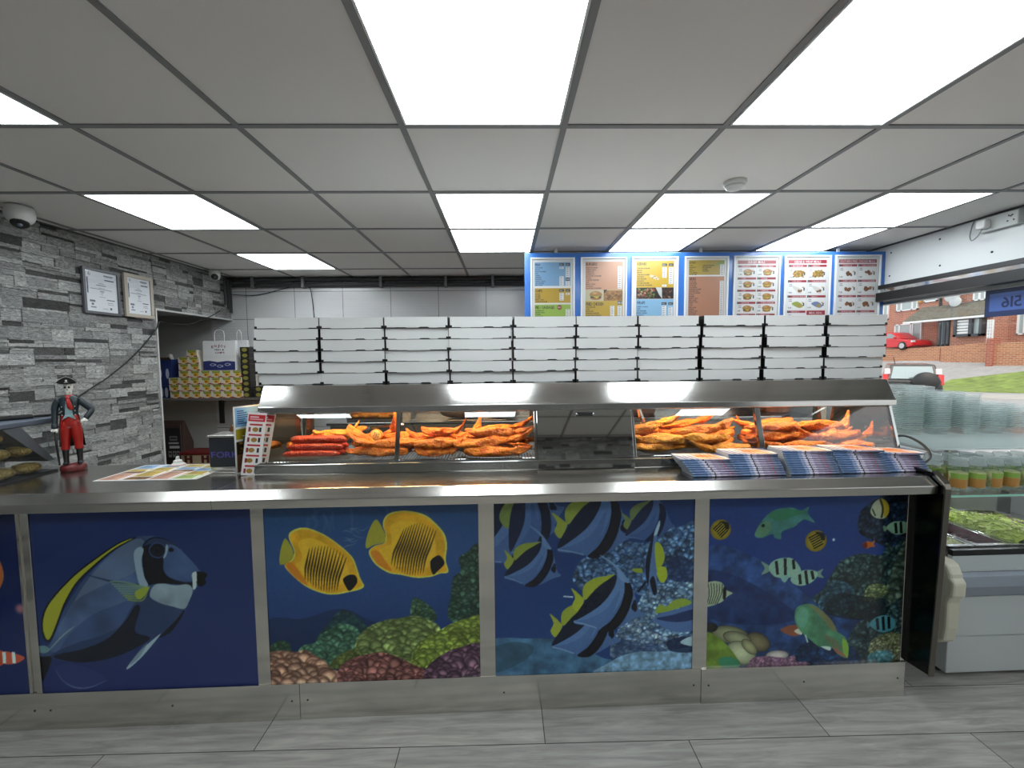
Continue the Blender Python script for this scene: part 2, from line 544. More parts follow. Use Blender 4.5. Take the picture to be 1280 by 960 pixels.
for k, j, l in ((0, -1, 'big lit ceiling panel at the top middle of the photo, nearest the middle of the counter front'),
                (2, -1, 'big lit ceiling panel at the top right of the photo, over the right counter end'),
                (-3, -1, 'lit ceiling panel cut off by the left edge of the photo above the pirate figure'),
                (-3, 1, 'lit ceiling panel above the stone wall and the two framed certificates'),
                (-3, 3, 'small lit ceiling panel near the back wall, closest to the corner camera'),
                (0, 1, 'lit ceiling panel in the middle, the nearer one of the touching middle pair'),
                (0, 2, 'lit ceiling panel in the middle, just left of the menu board top'),
                (2, 1, 'lit ceiling panel beside the round smoke detector, nearer of its touching pair'),
                (2, 2, 'lit ceiling panel touching the top of the menu board near its middle'),
                (4, 1, 'lit ceiling panel nearest the right wall socket, nearer of its touching pair'),
                (4, 2, 'lit ceiling panel touching the top of the menu board near its right end'),
                (0, -4, 'lit ceiling panel behind the viewer, middle one of three reflected in the case glass'),
                (4, -4, 'lit ceiling panel behind the viewer on the window side'),
                (-3, -4, 'lit ceiling panel behind the viewer beside the stone wall')):
    led(k, j, l)

# ---- split-face stone cladding: every stone a block with its own depth and tone, bedded in one wall
def stone_mat():
    m = mat('split_stone', rough=.85, attr=True, noise=.0, bump=.0)
    nt = m.node_tree; b = nt.nodes['Principled BSDF']; at = [n for n in nt.nodes if n.type == 'ATTRIBUTE'][0]
    tc = nt.nodes.new('ShaderNodeTexCoord'); mp = nt.nodes.new('ShaderNodeMapping'); mp.inputs['Scale'].default_value = (.7, .7, 1.9)
    nt.links.new(tc.outputs['Object'], mp.inputs[0])
    n = nt.nodes.new('ShaderNodeTexNoise'); n.inputs['Scale'].default_value = 26; n.inputs['Detail'].default_value = 9; n.inputs['Roughness'].default_value = .75; n.inputs['Distortion'].default_value = 2.2
    nt.links.new(mp.outputs[0], n.inputs['Vector'])
    mr = nt.nodes.new('ShaderNodeMapRange'); mr.inputs['From Min'].default_value = .32; mr.inputs['From Max'].default_value = .68
    mr.inputs['To Min'].default_value = .28; mr.inputs['To Max'].default_value = 1.75; nt.links.new(n.outputs['Fac'], mr.inputs['Value'])
    mx = nt.nodes.new('ShaderNodeVectorMath'); mx.operation = 'SCALE'
    nt.links.new(at.outputs['Color'], mx.inputs[0]); nt.links.new(mr.outputs[0], mx.inputs['Scale']); nt.links.new(mx.outputs[0], b.inputs['Base Color'])
    bp = nt.nodes.new('ShaderNodeBump'); bp.inputs['Strength'].default_value = .9; bp.inputs['Distance'].default_value = .012
    nt.links.new(n.outputs['Fac'], bp.inputs['Height']); nt.links.new(bp.outputs[0], b.inputs['Normal'])
    return m

M_stone = stone_mat()

def stone_wall(name, s0, s1, z0, z1, to3, seed):
    """stones over s0..s1 along the wall and z0..z1 up it; to3(s, d, z) puts a point d proud of the wall face"""
    r = random.Random(seed); mb = MB(); cols = []
    def blk(a, b, d0, d1, za, zb, c):
        vs = [(a, d0, za), (b, d0, za), (b, d0, zb), (a, d0, zb), (a, d1, za), (b, d1, za), (b, d1, zb), (a, d1, zb)]
        mb.add([to3(*p) for p in vs], [(4, 5, 6, 7), (0, 1, 5, 4), (1, 2, 6, 5), (2, 3, 7, 6), (3, 0, 4, 7), (3, 2, 1, 0)])
        cols.extend([(*s2l(c), 1)] * 8)
    blk(s0, s1, -.05, .002, z0, z1, (.30, .30, .29))
    z = z0
    while z < z1 - .004:
        # a 15 cm panel course split into two to five strips
        ph = min(.118, z1 - z)
        if z1 - z - ph < .03: ph = z1 - z
        s = s0 - r.random() * .3
        while s < s1:
            L = r.choice((.18, .24, .30, .36)); e = s + L
            n = r.choice((3, 3, 4, 4, 5)); cuts = sorted(r.random() for _ in range(n - 1)); cuts = [0] + [(.65 * c + .35 * (i + 1) / n) for i, c in enumerate(cuts)] + [1]
            for i in range(n):
                za, zb = z + ph * cuts[i], z + ph * cuts[i + 1]
                if zb - za < .008: continue
                p = s
                while p < e - 1e-4:
                    q = min(p + r.choice((.10, .13, .18, .24)), e)
                    if e - q < .05: q = e
                    a, b = max(p, s0), min(q, s1)
                    if b - a > .004:
                        dk = r.random() < .17
                        g = r.uniform(.25, .34) if dk else r.uniform(.49, .69)
                        blk(a + .0008, b - .0008, .002, (r.uniform(.005, .010) if dk else r.uniform(.006, .018)), za + .0008, zb - .0008, (g, g * 1., g * .985))
                    p = q
            s = e
        z += ph
    mb.c = cols
    return struct(name, mb, M_stone)

YE = 3.42                      # where the clad wall ends and the recess begins
stone_wall('wall_left', YF, YE, 0, H, lambda s, d, z: (XL - .01 + d, s, z), 3)
stone_wall('wall_left_bulkhead', YE, YB, 1.87, H, lambda s, d, z: (XL - .01 + d, s, z), 4)
stone_wall('wall_front', XL, XR, 0, H, lambda s, d, z: (s, YF + .01 + d - .02, z), 5)
struct('trim_1', MB().box(XL - .03, XL + .012, YE, YB, 1.858, 1.872), mat('edge_trim', (.75, .75, .74), .4))
struct('trim_2', MB().box(XL - .06, XL + .012, YE - .001, YE + .012, 0, 1.858), mat('edge_trim', (.75, .75, .74), .4))
# recess behind the clad wall
struct('wall_recess', MB().box(-3.86, -3.80, YE - .3, YB, 0, H).box(-3.8, XL - .07, YE - .1, YE - .04, 0, H).box(-3.8, XL - .06, YE - .04, YB, 1.90, 1.95), mat('recess_paint', (.66, .66, .65), .6))

# ---- back wall: plain behind the recess, big embossed tiles elsewhere
def tile_mat():
    m = bpy.data.materials.new('back_tiles'); m.use_nodes = True; nt = m.node_tree; b = nt.nodes['Principled BSDF']
    tc = nt.nodes.new('ShaderNodeTexCoord'); sx = nt.nodes.new('ShaderNodeSeparateXYZ'); cb = nt.nodes.new('ShaderNodeCombineXYZ')
    nt.links.new(tc.outputs['Object'], sx.inputs[0]); nt.links.new(sx.outputs[0], cb.inputs[0]); nt.links.new(sx.outputs[2], cb.inputs[1])
    def brick(w, h, mort, off, loc, c1, c2, cm):
        mp = nt.nodes.new('ShaderNodeMapping'); mp.inputs['Location'].default_value = loc; nt.links.new(cb.outputs[0], mp.inputs[0])
        br = nt.nodes.new('ShaderNodeTexBrick'); br.offset = off; br.inputs['Scale'].default_value = 1; br.inputs['Brick Width'].default_value = w; br.inputs['Row Height'].default_value = h
        br.inputs['Mortar Size'].default_value = mort; br.inputs['Mortar Smooth'].default_value = .2; br.inputs['Bias'].default_value = 0
        for n, c in (('Color1', c1), ('Color2', c2), ('Mortar', cm)): br.inputs[n].default_value = (*c, 1)
        nt.links.new(mp.outputs[0], br.inputs['Vector']); return br
    g = s2l((.78, .78, .78)); g2 = s2l((.755, .755, .76))
    t = brick(.5, .285, .003, 0., (2.69 + .5, -.16, 0), g, g2, s2l((.40, .40, .40)))
    e = brick(.05, .028, .006, .5, (0, 0, 0), (1, 1, 1), (.2, .2, .2), (0, 0, 0))
    nt.links.new(t.outputs['Color'], b.inputs['Base Color'])
    bp = nt.nodes.new('ShaderNodeBump'); bp.inputs['Strength'].default_value = .35; bp.inputs['Distance'].default_value = .004
    nt.links.new(e.outputs['Color'], bp.inputs['Height']); nt.links.new(bp.outputs[0], b.inputs['Normal'])
    b.inputs['Roughness'].default_value = .22
    return m

struct('wall_back', MB().box(-3.9, -3.06, YB - .004, YB + .08, 0, H, 1).box(-3.06, XR + .1, YB - .008, YB + .08, 0, H, 0), [tile_mat(), mat('recess_paint')])
mb = MB()
for z in (2.27, 2.215):
    mb.tube([(-2.835, YB - .045, z), (XR - .02, YB - .045, z)], .022, 10, 0)
for px in (320, 382, 478, 558, 616):
    x = atY(px, 350, YB)[0]; mb.box(x - .014, x + .014, YB - .076, YB - .008, 2.185, 2.299, 1)
struct('trim_3', mb, [mat('dark_pipe', (.20, .20, .205), .45), mat('pipe_clip', (.45, .45, .45), .5)])
for n, xo in ((4, 0.), (5, .035), (6, .07)):
    struct('trim_%d' % n, MB().tube([(XL + .035 + xo * .3, YB - .06 - xo * 1.6, 2.26), (XL + .035 + xo * .3, YB - .06 - xo * 1.6, 1.93 + xo)], .012, 8), mat('dark_pipe'))

# ---- right wall: window to the street under a white fascia
ZS, ZW = .74, 1.86
struct('wall_right', MB().box(XR, XR + .10, YF, YB, 0, ZS).box(XR, XR + .1, YF, YF + .35, ZS, ZW).box(XR, XR + .1, 3.75, YB, ZS, ZW).box(XR, XR + .1, YF, YB, ZW, H), M_white)
mb = MB().box(XR - .012, XR, YF + .01, YB - .01, 1.985, H - .012, 0)
for px, py in ((1114, 316), (1112, 345), (1175, 299), (1175, 332), (1116, 357), (1240, 315), (1237, 345)):
    p = atX(px, py, XR - .012)
    if p[2] > 1.99: mb.ell((XR - .013, p[1], p[2]), (.003, .007, .007), 1, 8, 6)
struct('trim_7', mb, [mat('fascia_board', (.76, .77, .77), .4), M_dark])
mb = MB().box(XR - .07, XR, YF + .02, YB - .02, 1.955, 1.985, 0).box(XR - .06, XR, YF + .02, YB - .02, 1.925, 1.955, 1).box(XR - .085, XR, YF + .02, YB - .02, 1.86, 1.925, 0)
struct('trim_8', mb, [M_black, M_chrome])
w = MB()
for y in (YF + .35, 1.05, 3.70): w.box(XR + .02, XR + .08, y, y + .05, ZS, ZW)
w.box(XR + .02, XR + .08, YF + .35, 3.75, ZS, ZS + .05).box(XR + .02, XR + .08, YF + .35, 3.75, ZW - .02, ZW)
win = struct('window_1', w, mat('window_alu', (.62, .63, .64), .35, metal=.6))
MB().box(XR + .048, XR + .052, YF + .37, 3.73, ZS + .04, ZW - .01).build('pane', M_glass, win)

# ---- number sticker on the glass, read from the street side
p0, p1 = atX(1232, 364, XR + .046), atX(1232, 397, XR + .046)
a = Art(100, 34, (.15, .20, .34), res=3)
a.rect(5, 5, 95, 27, (.28, .38, .62)); a.rect(5, 5, 95, 8, (.31, .42, .66))
a.text('516', 62, 10, 13, (.10, .14, .30), sx=1.0)
a.a = a.a
hh = p0[2] - p1[2]; ww = hh * 100 / 34
s = art_obj('window_sticker', a, ww, hh, M_print, th=.001, loc=(XR + .047, p0[1], p1[2]), rot=(0, 0, -PI / 2))
# facing the room the sheet shows its back: the digits read mirrored
me = s.data; P_ = np.array([v.co[:] for v in me.vertices]); P_[:, 0] = ww - P_[:, 0]
for v, q in zip(me.vertices, P_): v.co = q
me.flip_normals()
tag(s, 'blue number sticker on the street window, its digits read backwards from inside', 'window sticker')

# ---- ceiling fittings
def cctv(px, py, label, sc=1., d=(.32, -.40, -.86)):
    p = atZ(px, py, H)
    t = thing('dome_camera', label, 'security camera', p, frame='w', group='white security cameras on the ceiling')
    wm = mat('camera_white', (.80, .80, .79), .35)
    MB().lathe([(.02 * sc, 0), (.047 * sc, 0), (.048 * sc, -.012), (.052 * sc, -.03), (.052 * sc, -.055), (.045 * sc, -.075), (.036 * sc, -.086), (.02 * sc, -.089)], 24).build('housing', wm, t, smooth=True, loc=(0, 0, -.0055))
    d = Vector(d).normalized()
    c = Vector((0, 0, -.062 * sc))
    rr = []
    q1 = d.orthogonal().normalized(); q2 = d.cross(q1)
    for rad, off in ((.03, .0), (.032, .030 if d.z < -.7 else .044), (.027, .036 if d.z < -.7 else .050), (.012, .037 if d.z < -.7 else .051)):
        rr.append([tuple(c + d * off * sc + (q1 * math.cos(2 * PI * i / 18) + q2 * math.sin(2 * PI * i / 18)) * rad * sc) for i in range(18)])
    MB().loft(rr).build('lens_ring', M_black, t, smooth=True)
    MB().ell(tuple(c + d * (.036 if d.z < -.7 else .050) * sc), (.011 * sc,) * 3).build('lens', mat('lens_glass', (.35, .38, .42), .1), t, smooth=True)
cctv(24, 257, 'white dome camera on the ceiling above the stone wall at the left photo edge', 1.15)
cctv(268, 337, 'small white camera on the ceiling in the far left corner by the pipes', .9, (.48, -.72, -.42))
p = atZ(919, 227, H)
t = thing('smoke_detector', 'round white smoke detector on the ceiling, right of the middle lights', 'smoke detector', (p[0], p[1], H - .0003), frame='w')
MB().lathe([(.02, 0), (.052, 0), (.053, -.012), (.046, -.02)], 28).build('base', mat('camera_white'), t, smooth=True)
MB().lathe([(.02, -.02), (.044, -.02), (.043, -.03), (.034, -.036), (.012, -.038)], 28).build('head', mat('camera_white'), t, smooth=True)

# ---- wall socket near the ceiling
p, q = atX(1271, 265, XR - .05), atX(1225, 280, XR - .05)
y0, y1 = p[1] - .01, q[1] + .01
t = thing('wall_socket', 'white double socket high on the right wall with one plug in it', 'socket', (XR - .012, y0, 2.192), frame='w')
MB().box(-.04, 0, 0, y1 - y0, 0, .086).build('box', M_white, t, bevel=.005)
mb = MB()
for dy, dz in ((.035, .055), (.05, .03), (.02, .03), (.028, .06), (.045, .06)): mb.box(-.0415, -.0395, dy - .004, dy + .004, dz - .004, dz + .004)
mb.build('pin_holes', M_dark, t)
MB().box(-.085, -.0405, y1 - y0 - .075, y1 - y0 - .02, .015, .07).build('plug', mat('plug_white', (.86, .86, .86), .35), t, bevel=.012, seg=3)
o = y1 - y0
MB().tube(catmull([(-.07, o - .05, .015), (-.07, o - .03, -.02), (-.05, o + .02, -.035), (-.03, o + .05, 0), (-.02, o + .05, .06), (-.012, o + .045, .098)], 5, False), .0035, 8).build('flex', mat('grey_flex', (.55, .56, .56), .5), t, smooth=True)

# ================================================================== THE STREET
def gz(x, y=25.):
    P = [(3.0, -.15), (6, -.4), (10, -.6), (23, -.65), (27, -.42), (30.5, .72), (33, 1.45), (34, 1.7), (50, 2.0)]
    for (a, za), (b, zb) in zip(P, P[1:]):
        if x <= b: return za + (zb - za) * (x - a) / (b - a)
    return 2.0

def ground(px, py):
    d = ray(px, py); t = 5.
    while t < 60:
        if CZ + d[2] * t <= gz(d[0] * t): break
        t += .01
    return (d[0] * t, d[1] * t, gz(d[0] * t))

xs = [3.13, 6, 10, 23, 27, 30.5, 33, 34, 50]
mb = MB()
for a, b in zip(xs, xs[1:]): mb.add([(a, -12, gz(a)), (b, -12, gz(b)), (b, 60, gz(b)), (a, 60, gz(a)), (a, -12, gz(a) - .3), (b, -12, gz(b) - .3), (b, 60, gz(b) - .3), (a, 60, gz(a) - .3)],
                                    [(0, 1, 2, 3), (7, 6, 5, 4), (0, 4, 5, 1), (1, 5, 6, 2), (2, 6, 7, 3), (3, 7, 4, 0)])
struct('street', mb, mat('tarmac', (.66, .66, .65), .9, noise=.12, nscale=3))

def patch(name, pts, m, lift=.03, kind='structure', sub=8):
    """a thin layer over the sloping ground inside a four-sided outline"""
    A, B, C, D = [Vector(ground(*p)) for p in pts]
    mb = MB(); n = sub; g = []
    for i in range(n + 1):
        for j in range(n + 1):
            s_, t_ = i / n, j / n
            q = (A * (1 - s_) + B * s_) * (1 - t_) + (D * (1 - s_) + C * s_) * t_
            g.append((q.x, q.y, gz(q.x) + lift))
    fs = [(i * (n + 1) + j, (i + 1) * (n + 1) + j, (i + 1) * (n + 1) + j + 1, i * (n + 1) + j + 1) for i in range(n) for j in range(n)]
    m0 = len(g)
    rim = [i * (n + 1) for i in range(n + 1)] + [n * (n + 1) + j for j in range(1, n + 1)] + [i * (n + 1) + n for i in range(n - 1, -1, -1)] + [j for j in range(n - 1, 0, -1)]
    g2 = [(g[i][0], g[i][1], g[i][2] - lift * 2) for i in rim]
    fs += [(rim[i], rim[(i + 1) % len(rim)], m0 + (i + 1) % len(rim), m0 + i) for i in range(len(rim))]
    mb.add(g + g2, fs); o = mb.build(name, m); o['kind'] = kind
    return o
patch('grass_verge', [(1120, 487.5), (1400, 495), (1400, 452), (1188, 475)], mat('verge_grass', (.50, .58, .29), .9, noise=.35, nscale=2.5), kind='stuff', sub=10)
tag(bpy.data.objects['grass_verge'], 'strip of green grass verge between the road and the pavement outside', 'grass')
patch('pavement', [(1100, 492), (1420, 503), (1420, 497), (1100, 489)], mat('pavement_slabs', (.72, .71, .68), .9, noise=.1, nscale=2), lift=.02)
patch('gravel_drive', [(1118, 453), (1234, 453.5), (1234, 443), (1150, 444)], mat('pale_gravel', (.72, .74, .76), .95, noise=.3, nscale=7), lift=.025)

def brick_mat(name, c1, c2, cm, plane='yz'):
    m = bpy.data.materials.new(name); m.use_nodes = True; nt = m.node_tree; b = nt.nodes['Principled BSDF']
    tc = nt.nodes.new('ShaderNodeTexCoord'); sx = nt.nodes.new('ShaderNodeSeparateXYZ'); cb = nt.nodes.new('ShaderNodeCombineXYZ'); ad = nt.nodes.new('ShaderNodeMath')
    nt.links.new(tc.outputs['Object'], sx.inputs[0]); nt.links.new(sx.outputs[0], ad.inputs[0]); nt.links.new(sx.outputs[1], ad.inputs[1])
    nt.links.new(ad.outputs[0], cb.inputs[0]); nt.links.new(sx.outputs[2], cb.inputs[1])
    br = nt.nodes.new('ShaderNodeTexBrick'); br.inputs['Scale'].default_value = 1; br.inputs['Brick Width'].default_value = .32; br.inputs['Row Height'].default_value = .11
    br.inputs['Mortar Size'].default_value = .012; br.inputs['Bias'].default_value = 0
    for n, c in (('Color1', c1), ('Color2', c2), ('Mortar', cm)): br.inputs[n].default_value = (*s2l(c), 1)
    nt.links.new(cb.outputs[0], br.inputs['Vector']); nt.links.new(br.outputs['Color'], b.inputs['Base Color']); b.inputs['Roughness'].default_value = .9
    return m
M_brick = brick_mat('house_brick', (.74, .47, .37), (.66, .40, .32), (.78, .70, .63))
M_brick2 = brick_mat('garden_brick', (.76, .50, .36), (.66, .40, .29), (.80, .72, .60))
M_upvc = mat('white_upvc', (.93, .94, .94), .35)
M_anth = mat('anthracite_frame', (.24, .26, .28), .4)
M_pane = mat('house_pane', (.66, .72, .72), .15, spec=.8)
M_roof = mat('roof_tile', (.44, .43, .38), .85, noise=.25, nscale=6)
XF = 33.
def fy(px, X=XF): return atX(px, 420, X)[1]
def fz(px, py, X=XF): return atX(px, py, X)[2]

def hwin(parent, px0, px1, pyt, pyb, frame, bars=(.5,), X=XF, name='window', pane=None, proud=.12, fr=.09):
    y1, y0 = fy(px0, X), fy(px1, X); zt = fz((px0 + px1) / 2, pyt, X); zb = fz((px0 + px1) / 2, pyb, X)
    mb = MB(); mb.box(X - proud, X + .05, y0, y1, zb, zb + fr).box(X - proud, X + .05, y0, y1, zt - fr, zt).box(X - proud, X + .05, y0, y0 + fr, zb, zt).box(X - proud, X + .05, y1 - fr, y1, zb, zt)
    for b in bars:
        y = y1 + (y0 - y1) * b; mb.box(X - proud, X + .05, y - fr * .6, y + fr * .6, zb, zt)
    f = mb.build(name, frame, parent)
    MB().box(X - proud * .5, X + .04, y0 + .02, y1 - .02, zb + .02, zt - .02).build('pane', pane or M_pane, f)
    return f
yA, yM, yB_ = 45., fy(1176), 16.
h1 = thing('terraced_house', 'brick house outside with white window frames, behind the red car', 'house', (0, 0, 0), frame='w', group='brick houses across the street')
MB().box(XF, XF + 7, yM + .02, yA, .8, 8).build('wall', M_brick, h1)
MB().prism([(XF - .4, 7.9), (XF + 3.6, 10.6), (XF + 7.4, 7.9)], yM + .02, yA, axis='y').build('roof', M_roof, h1)
hwin(h1, 1098, 1110, 376, 400, M_upvc, (.5,)); hwin(h1, 1120, 1146.5, 371.5, 388.5, M_upvc, (.25, .75)); hwin(h1, 1154, 1170.5, 366, 377.5, M_upvc, ())
hwin(h1, 1119, 1140, 405, 431, M_upvc, (.3,)); f = hwin(h1, 1141, 1153, 403, 434, M_upvc, (), name='front_door')
MB().box(XF - .18, XF, fy(1151.5), fy(1147.5), fz(1150, 378.5), fz(1150, 373)).build('alarm_box', mat('alarm_yellow', (.80, .62, .30), .5), h1)
MB().box(XF - .12, XF, yM + .05, yM + .16, 1.5, 7.9).build('downpipe', M_dark, h1)
h2 = thing('terraced_house', 'brick house outside with a grey door, dark bay window and tiled lean-to roof', 'house', (0, 0, 0), frame='w', group='brick houses across the street')
MB().box(XF, XF + 7, yB_, yM - .02, .6, 8).build('wall', M_brick, h2)
MB().prism([(XF - .4, 7.9), (XF + 3.6, 10.6), (XF + 7.4, 7.9)], yB_, yM - .02, axis='y').build('roof', M_roof, h2)
XP = 31.9
ya, yb = fy(1160, XP), fy(1243, XP)
MB().box(XP, XF - .01, yb + .15, fy(1172, XP), .8, fz(1200, 399, XP)).build('porch_wall', M_brick, h2)
zl = fz(1195, 398, XP); zt = fz(1195, 381, XF)
MB().prism([(XP - .35, zl), (XP - .35, zl + .12), (XF, zt + .1), (XF, zt - .1)], yb, ya + 1.6, axis='y').build('porch_roof', M_roof, h2)
MB().box(XP - .42, XP - .3, yb, ya + 1.6, zl - .1, zl + .04).build('gutter', M_upvc, h2)
f = hwin(h2, 1174.5, 1187.5, 400, 433, M_anth, (.55,), X=XP, name='front_door', pane=mat('grey_door', (.40, .43, .46), .4), fr=.14)
f = hwin(h2, 1197, 1232.5, 396, 420.5, M_anth, (.60,), X=XP, proud=.35, fr=.16)
mb = MB(); yy1, yy0 = fy(1200, XP), fy(1218, XP)
for i in range(5):
    z = fz(1210, 402 + i * 3.7, XP - .3); mb.box(XP - .26, XP - .2, yy0, yy1, z, z + .13)
mb.build('blind', mat('pale_blind', (.92, .93, .93), .6), f)
hwin(h2, 1215, 1231, 352, 376, M_upvc, (.5,)); hwin(h2, 1272, 1300, 387, 418, M_upvc, (.35,))
for a, b, c in ((1195.5, 370, .55), (1200, 377.5, .42)):
    y, z = fy(a), fz(a, b)
    dish = MB(); dish.ell((XF - .5, y, z), (.07, c, c * .85), 0, 20, 12); dish.tube([(XF, y, z - .1), (XF - .45, y, z)], .03)
    dd = dish.build('satellite_dish', mat('dish_grey', (.78, .80, .80), .5), h2, smooth=True)
mb = MB(); y1, y0 = fy(1234, 31.6), fy(1240, 31.6); z0, z1 = fz(1237, 428, 31.6), fz(1237, 400, 31.6)
for i in range(3): yy = y0 + (y1 - y0) * i / 2; mb.box(31.6, 31.66, yy - .04, yy + .04, z0 - .6, z1)
for i in range(8): zz = z0 + (z1 - z0) * i / 7; mb.box(31.58, 31.62, y0 - .04, y1 + .04, zz - .04, zz + .02)
tag(mb.build('garden_trellis', M_upvc), 'narrow white trellis standing against the brick house outside', 'trellis')

XW = 30.8
def gwall(px0, px1, pt0, pt1, name, label, X=XW, th=.25, down=2.):
    y1, y0 = fy(px0, X), fy(px1, X); zt1, zt0 = fz(px0, pt0, X), fz(px1, pt1, X)
    o = MB().add([(X, y0, zt0 - down), (X, y1, zt1 - down), (X, y1, zt1), (X, y0, zt0), (X + th, y0, zt0 - down), (X + th, y1, zt1 - down), (X + th, y1, zt1), (X + th, y0, zt0)],
                 [(0, 1, 2, 3), (5, 4, 7, 6), (3, 2, 6, 7), (4, 0, 3, 7), (1, 5, 6, 2), (0, 4, 5, 1)]).build(name, M_brick2)
    return tag(o, label, 'garden wall', 'low brick garden walls across the street')
gwall(1090, 1176, 438, 433, 'garden_wall', 'low brick garden wall outside in front of the red car', X=31.2, down=1.1)
gwall(1177, 1234, 433, 428, 'garden_wall', 'low brick garden wall outside under the dark bay window', X=31.0, down=1.4)
gwall(1241, 1330, 430, 421, 'garden_wall', 'brick garden wall outside right of the pier, below the backward number', X=30.5)
o = gwall(1233.5, 1241, 423, 423, 'brick_pier', 'square red brick pier at the end of the garden wall outside', X=30.3, th=.5)
o['category'] = 'brick pier'; del o['group']
o.data.materials[0] = brick_mat('pier_brick', (.70, .40, .32), (.60, .30, .24), (.76, .60, .52))

# ---- red car, side on, nose to the right
def lerp_ring(prof, y, inset, ztop=None):
    return [(x * (1 - inset), y, z) for x, z in prof]
def car_red():
    X = 31.9
    yn = fy(1153.5, X); zb = fz(1140, 437.3, X)
    t = thing('red_car', 'red hatchback parked outside behind the low garden wall', 'car', (X, yn, zb), frame='w')
    red = mat('red_paint', (.84, .10, .14), .3, coat=.5)
    # along +y from the nose; profile (y, z)
    body = [(0, .35), (.03, .55), (.25, .72), (1.0, .86), (1.25, .9), (3.6, .92), (3.9, .80), (4.0, .55), (3.95, .28), (3.6, .22), (.3, .22)]
    rings = []
    for w_, k in ((-.85, .93), (-.80, 1.), (.80, 1.), (.85, .93)):
        rings.append([(w_, 2 + (a - 2) * k, .55 + (b - .55) * k) for a, b in body])
    MB().loft(rings).build('body', red, t, bevel=.03)
    cab = [(1.0, .88), (1.75, 1.36), (2.1, 1.45), (3.1, 1.44), (3.6, 1.2), (3.85, .9)]
    MB().loft([[(-.68, a, b) for a, b in cab], [(.68, a, b) for a, b in cab]]).build('cabin', red, t, bevel=.06)
    g = [(1.22, .93), (1.85, 1.32), (2.15, 1.37), (2.25, .95)]; g2 = [(2.32, .95), (2.3, 1.37), (3.0, 1.37), (3.35, 1.18), (3.45, .95)]
    MB().prism(g, -.70, -.66).prism(g2, -.70, -.66).build('side_window', mat('car_glass', (.60, .66, .66), .1), t)
    for y in (.72, 3.2):
        MB().lathe([(.05, -.1), (.31, -.1), (.33, -.05), (.33, .1), (.05, .1)], 24).build('tyre', M_black, t, smooth=True, loc=(-.80, y, .32), rot=(0, PI / 2, 0))
        MB().lathe([(.02, -.12), (.18, -.12), (.21, -.1), (.2, .0)], 16).build('hubcap', mat('hub_silver', (.75, .76, .77), .35), t, loc=(-.81, y, .32), rot=(0, PI / 2, 0))
    MB().box(-.8, -.55, -.0, .12, .58, .72).build('headlamp', mat('lamp_clear', (.85, .87, .88), .2), t)
    MB().box(-.95, -.8, 1.25, 1.42, .92, 1.05).build('mirror', red, t, bevel=.03)
car_red()

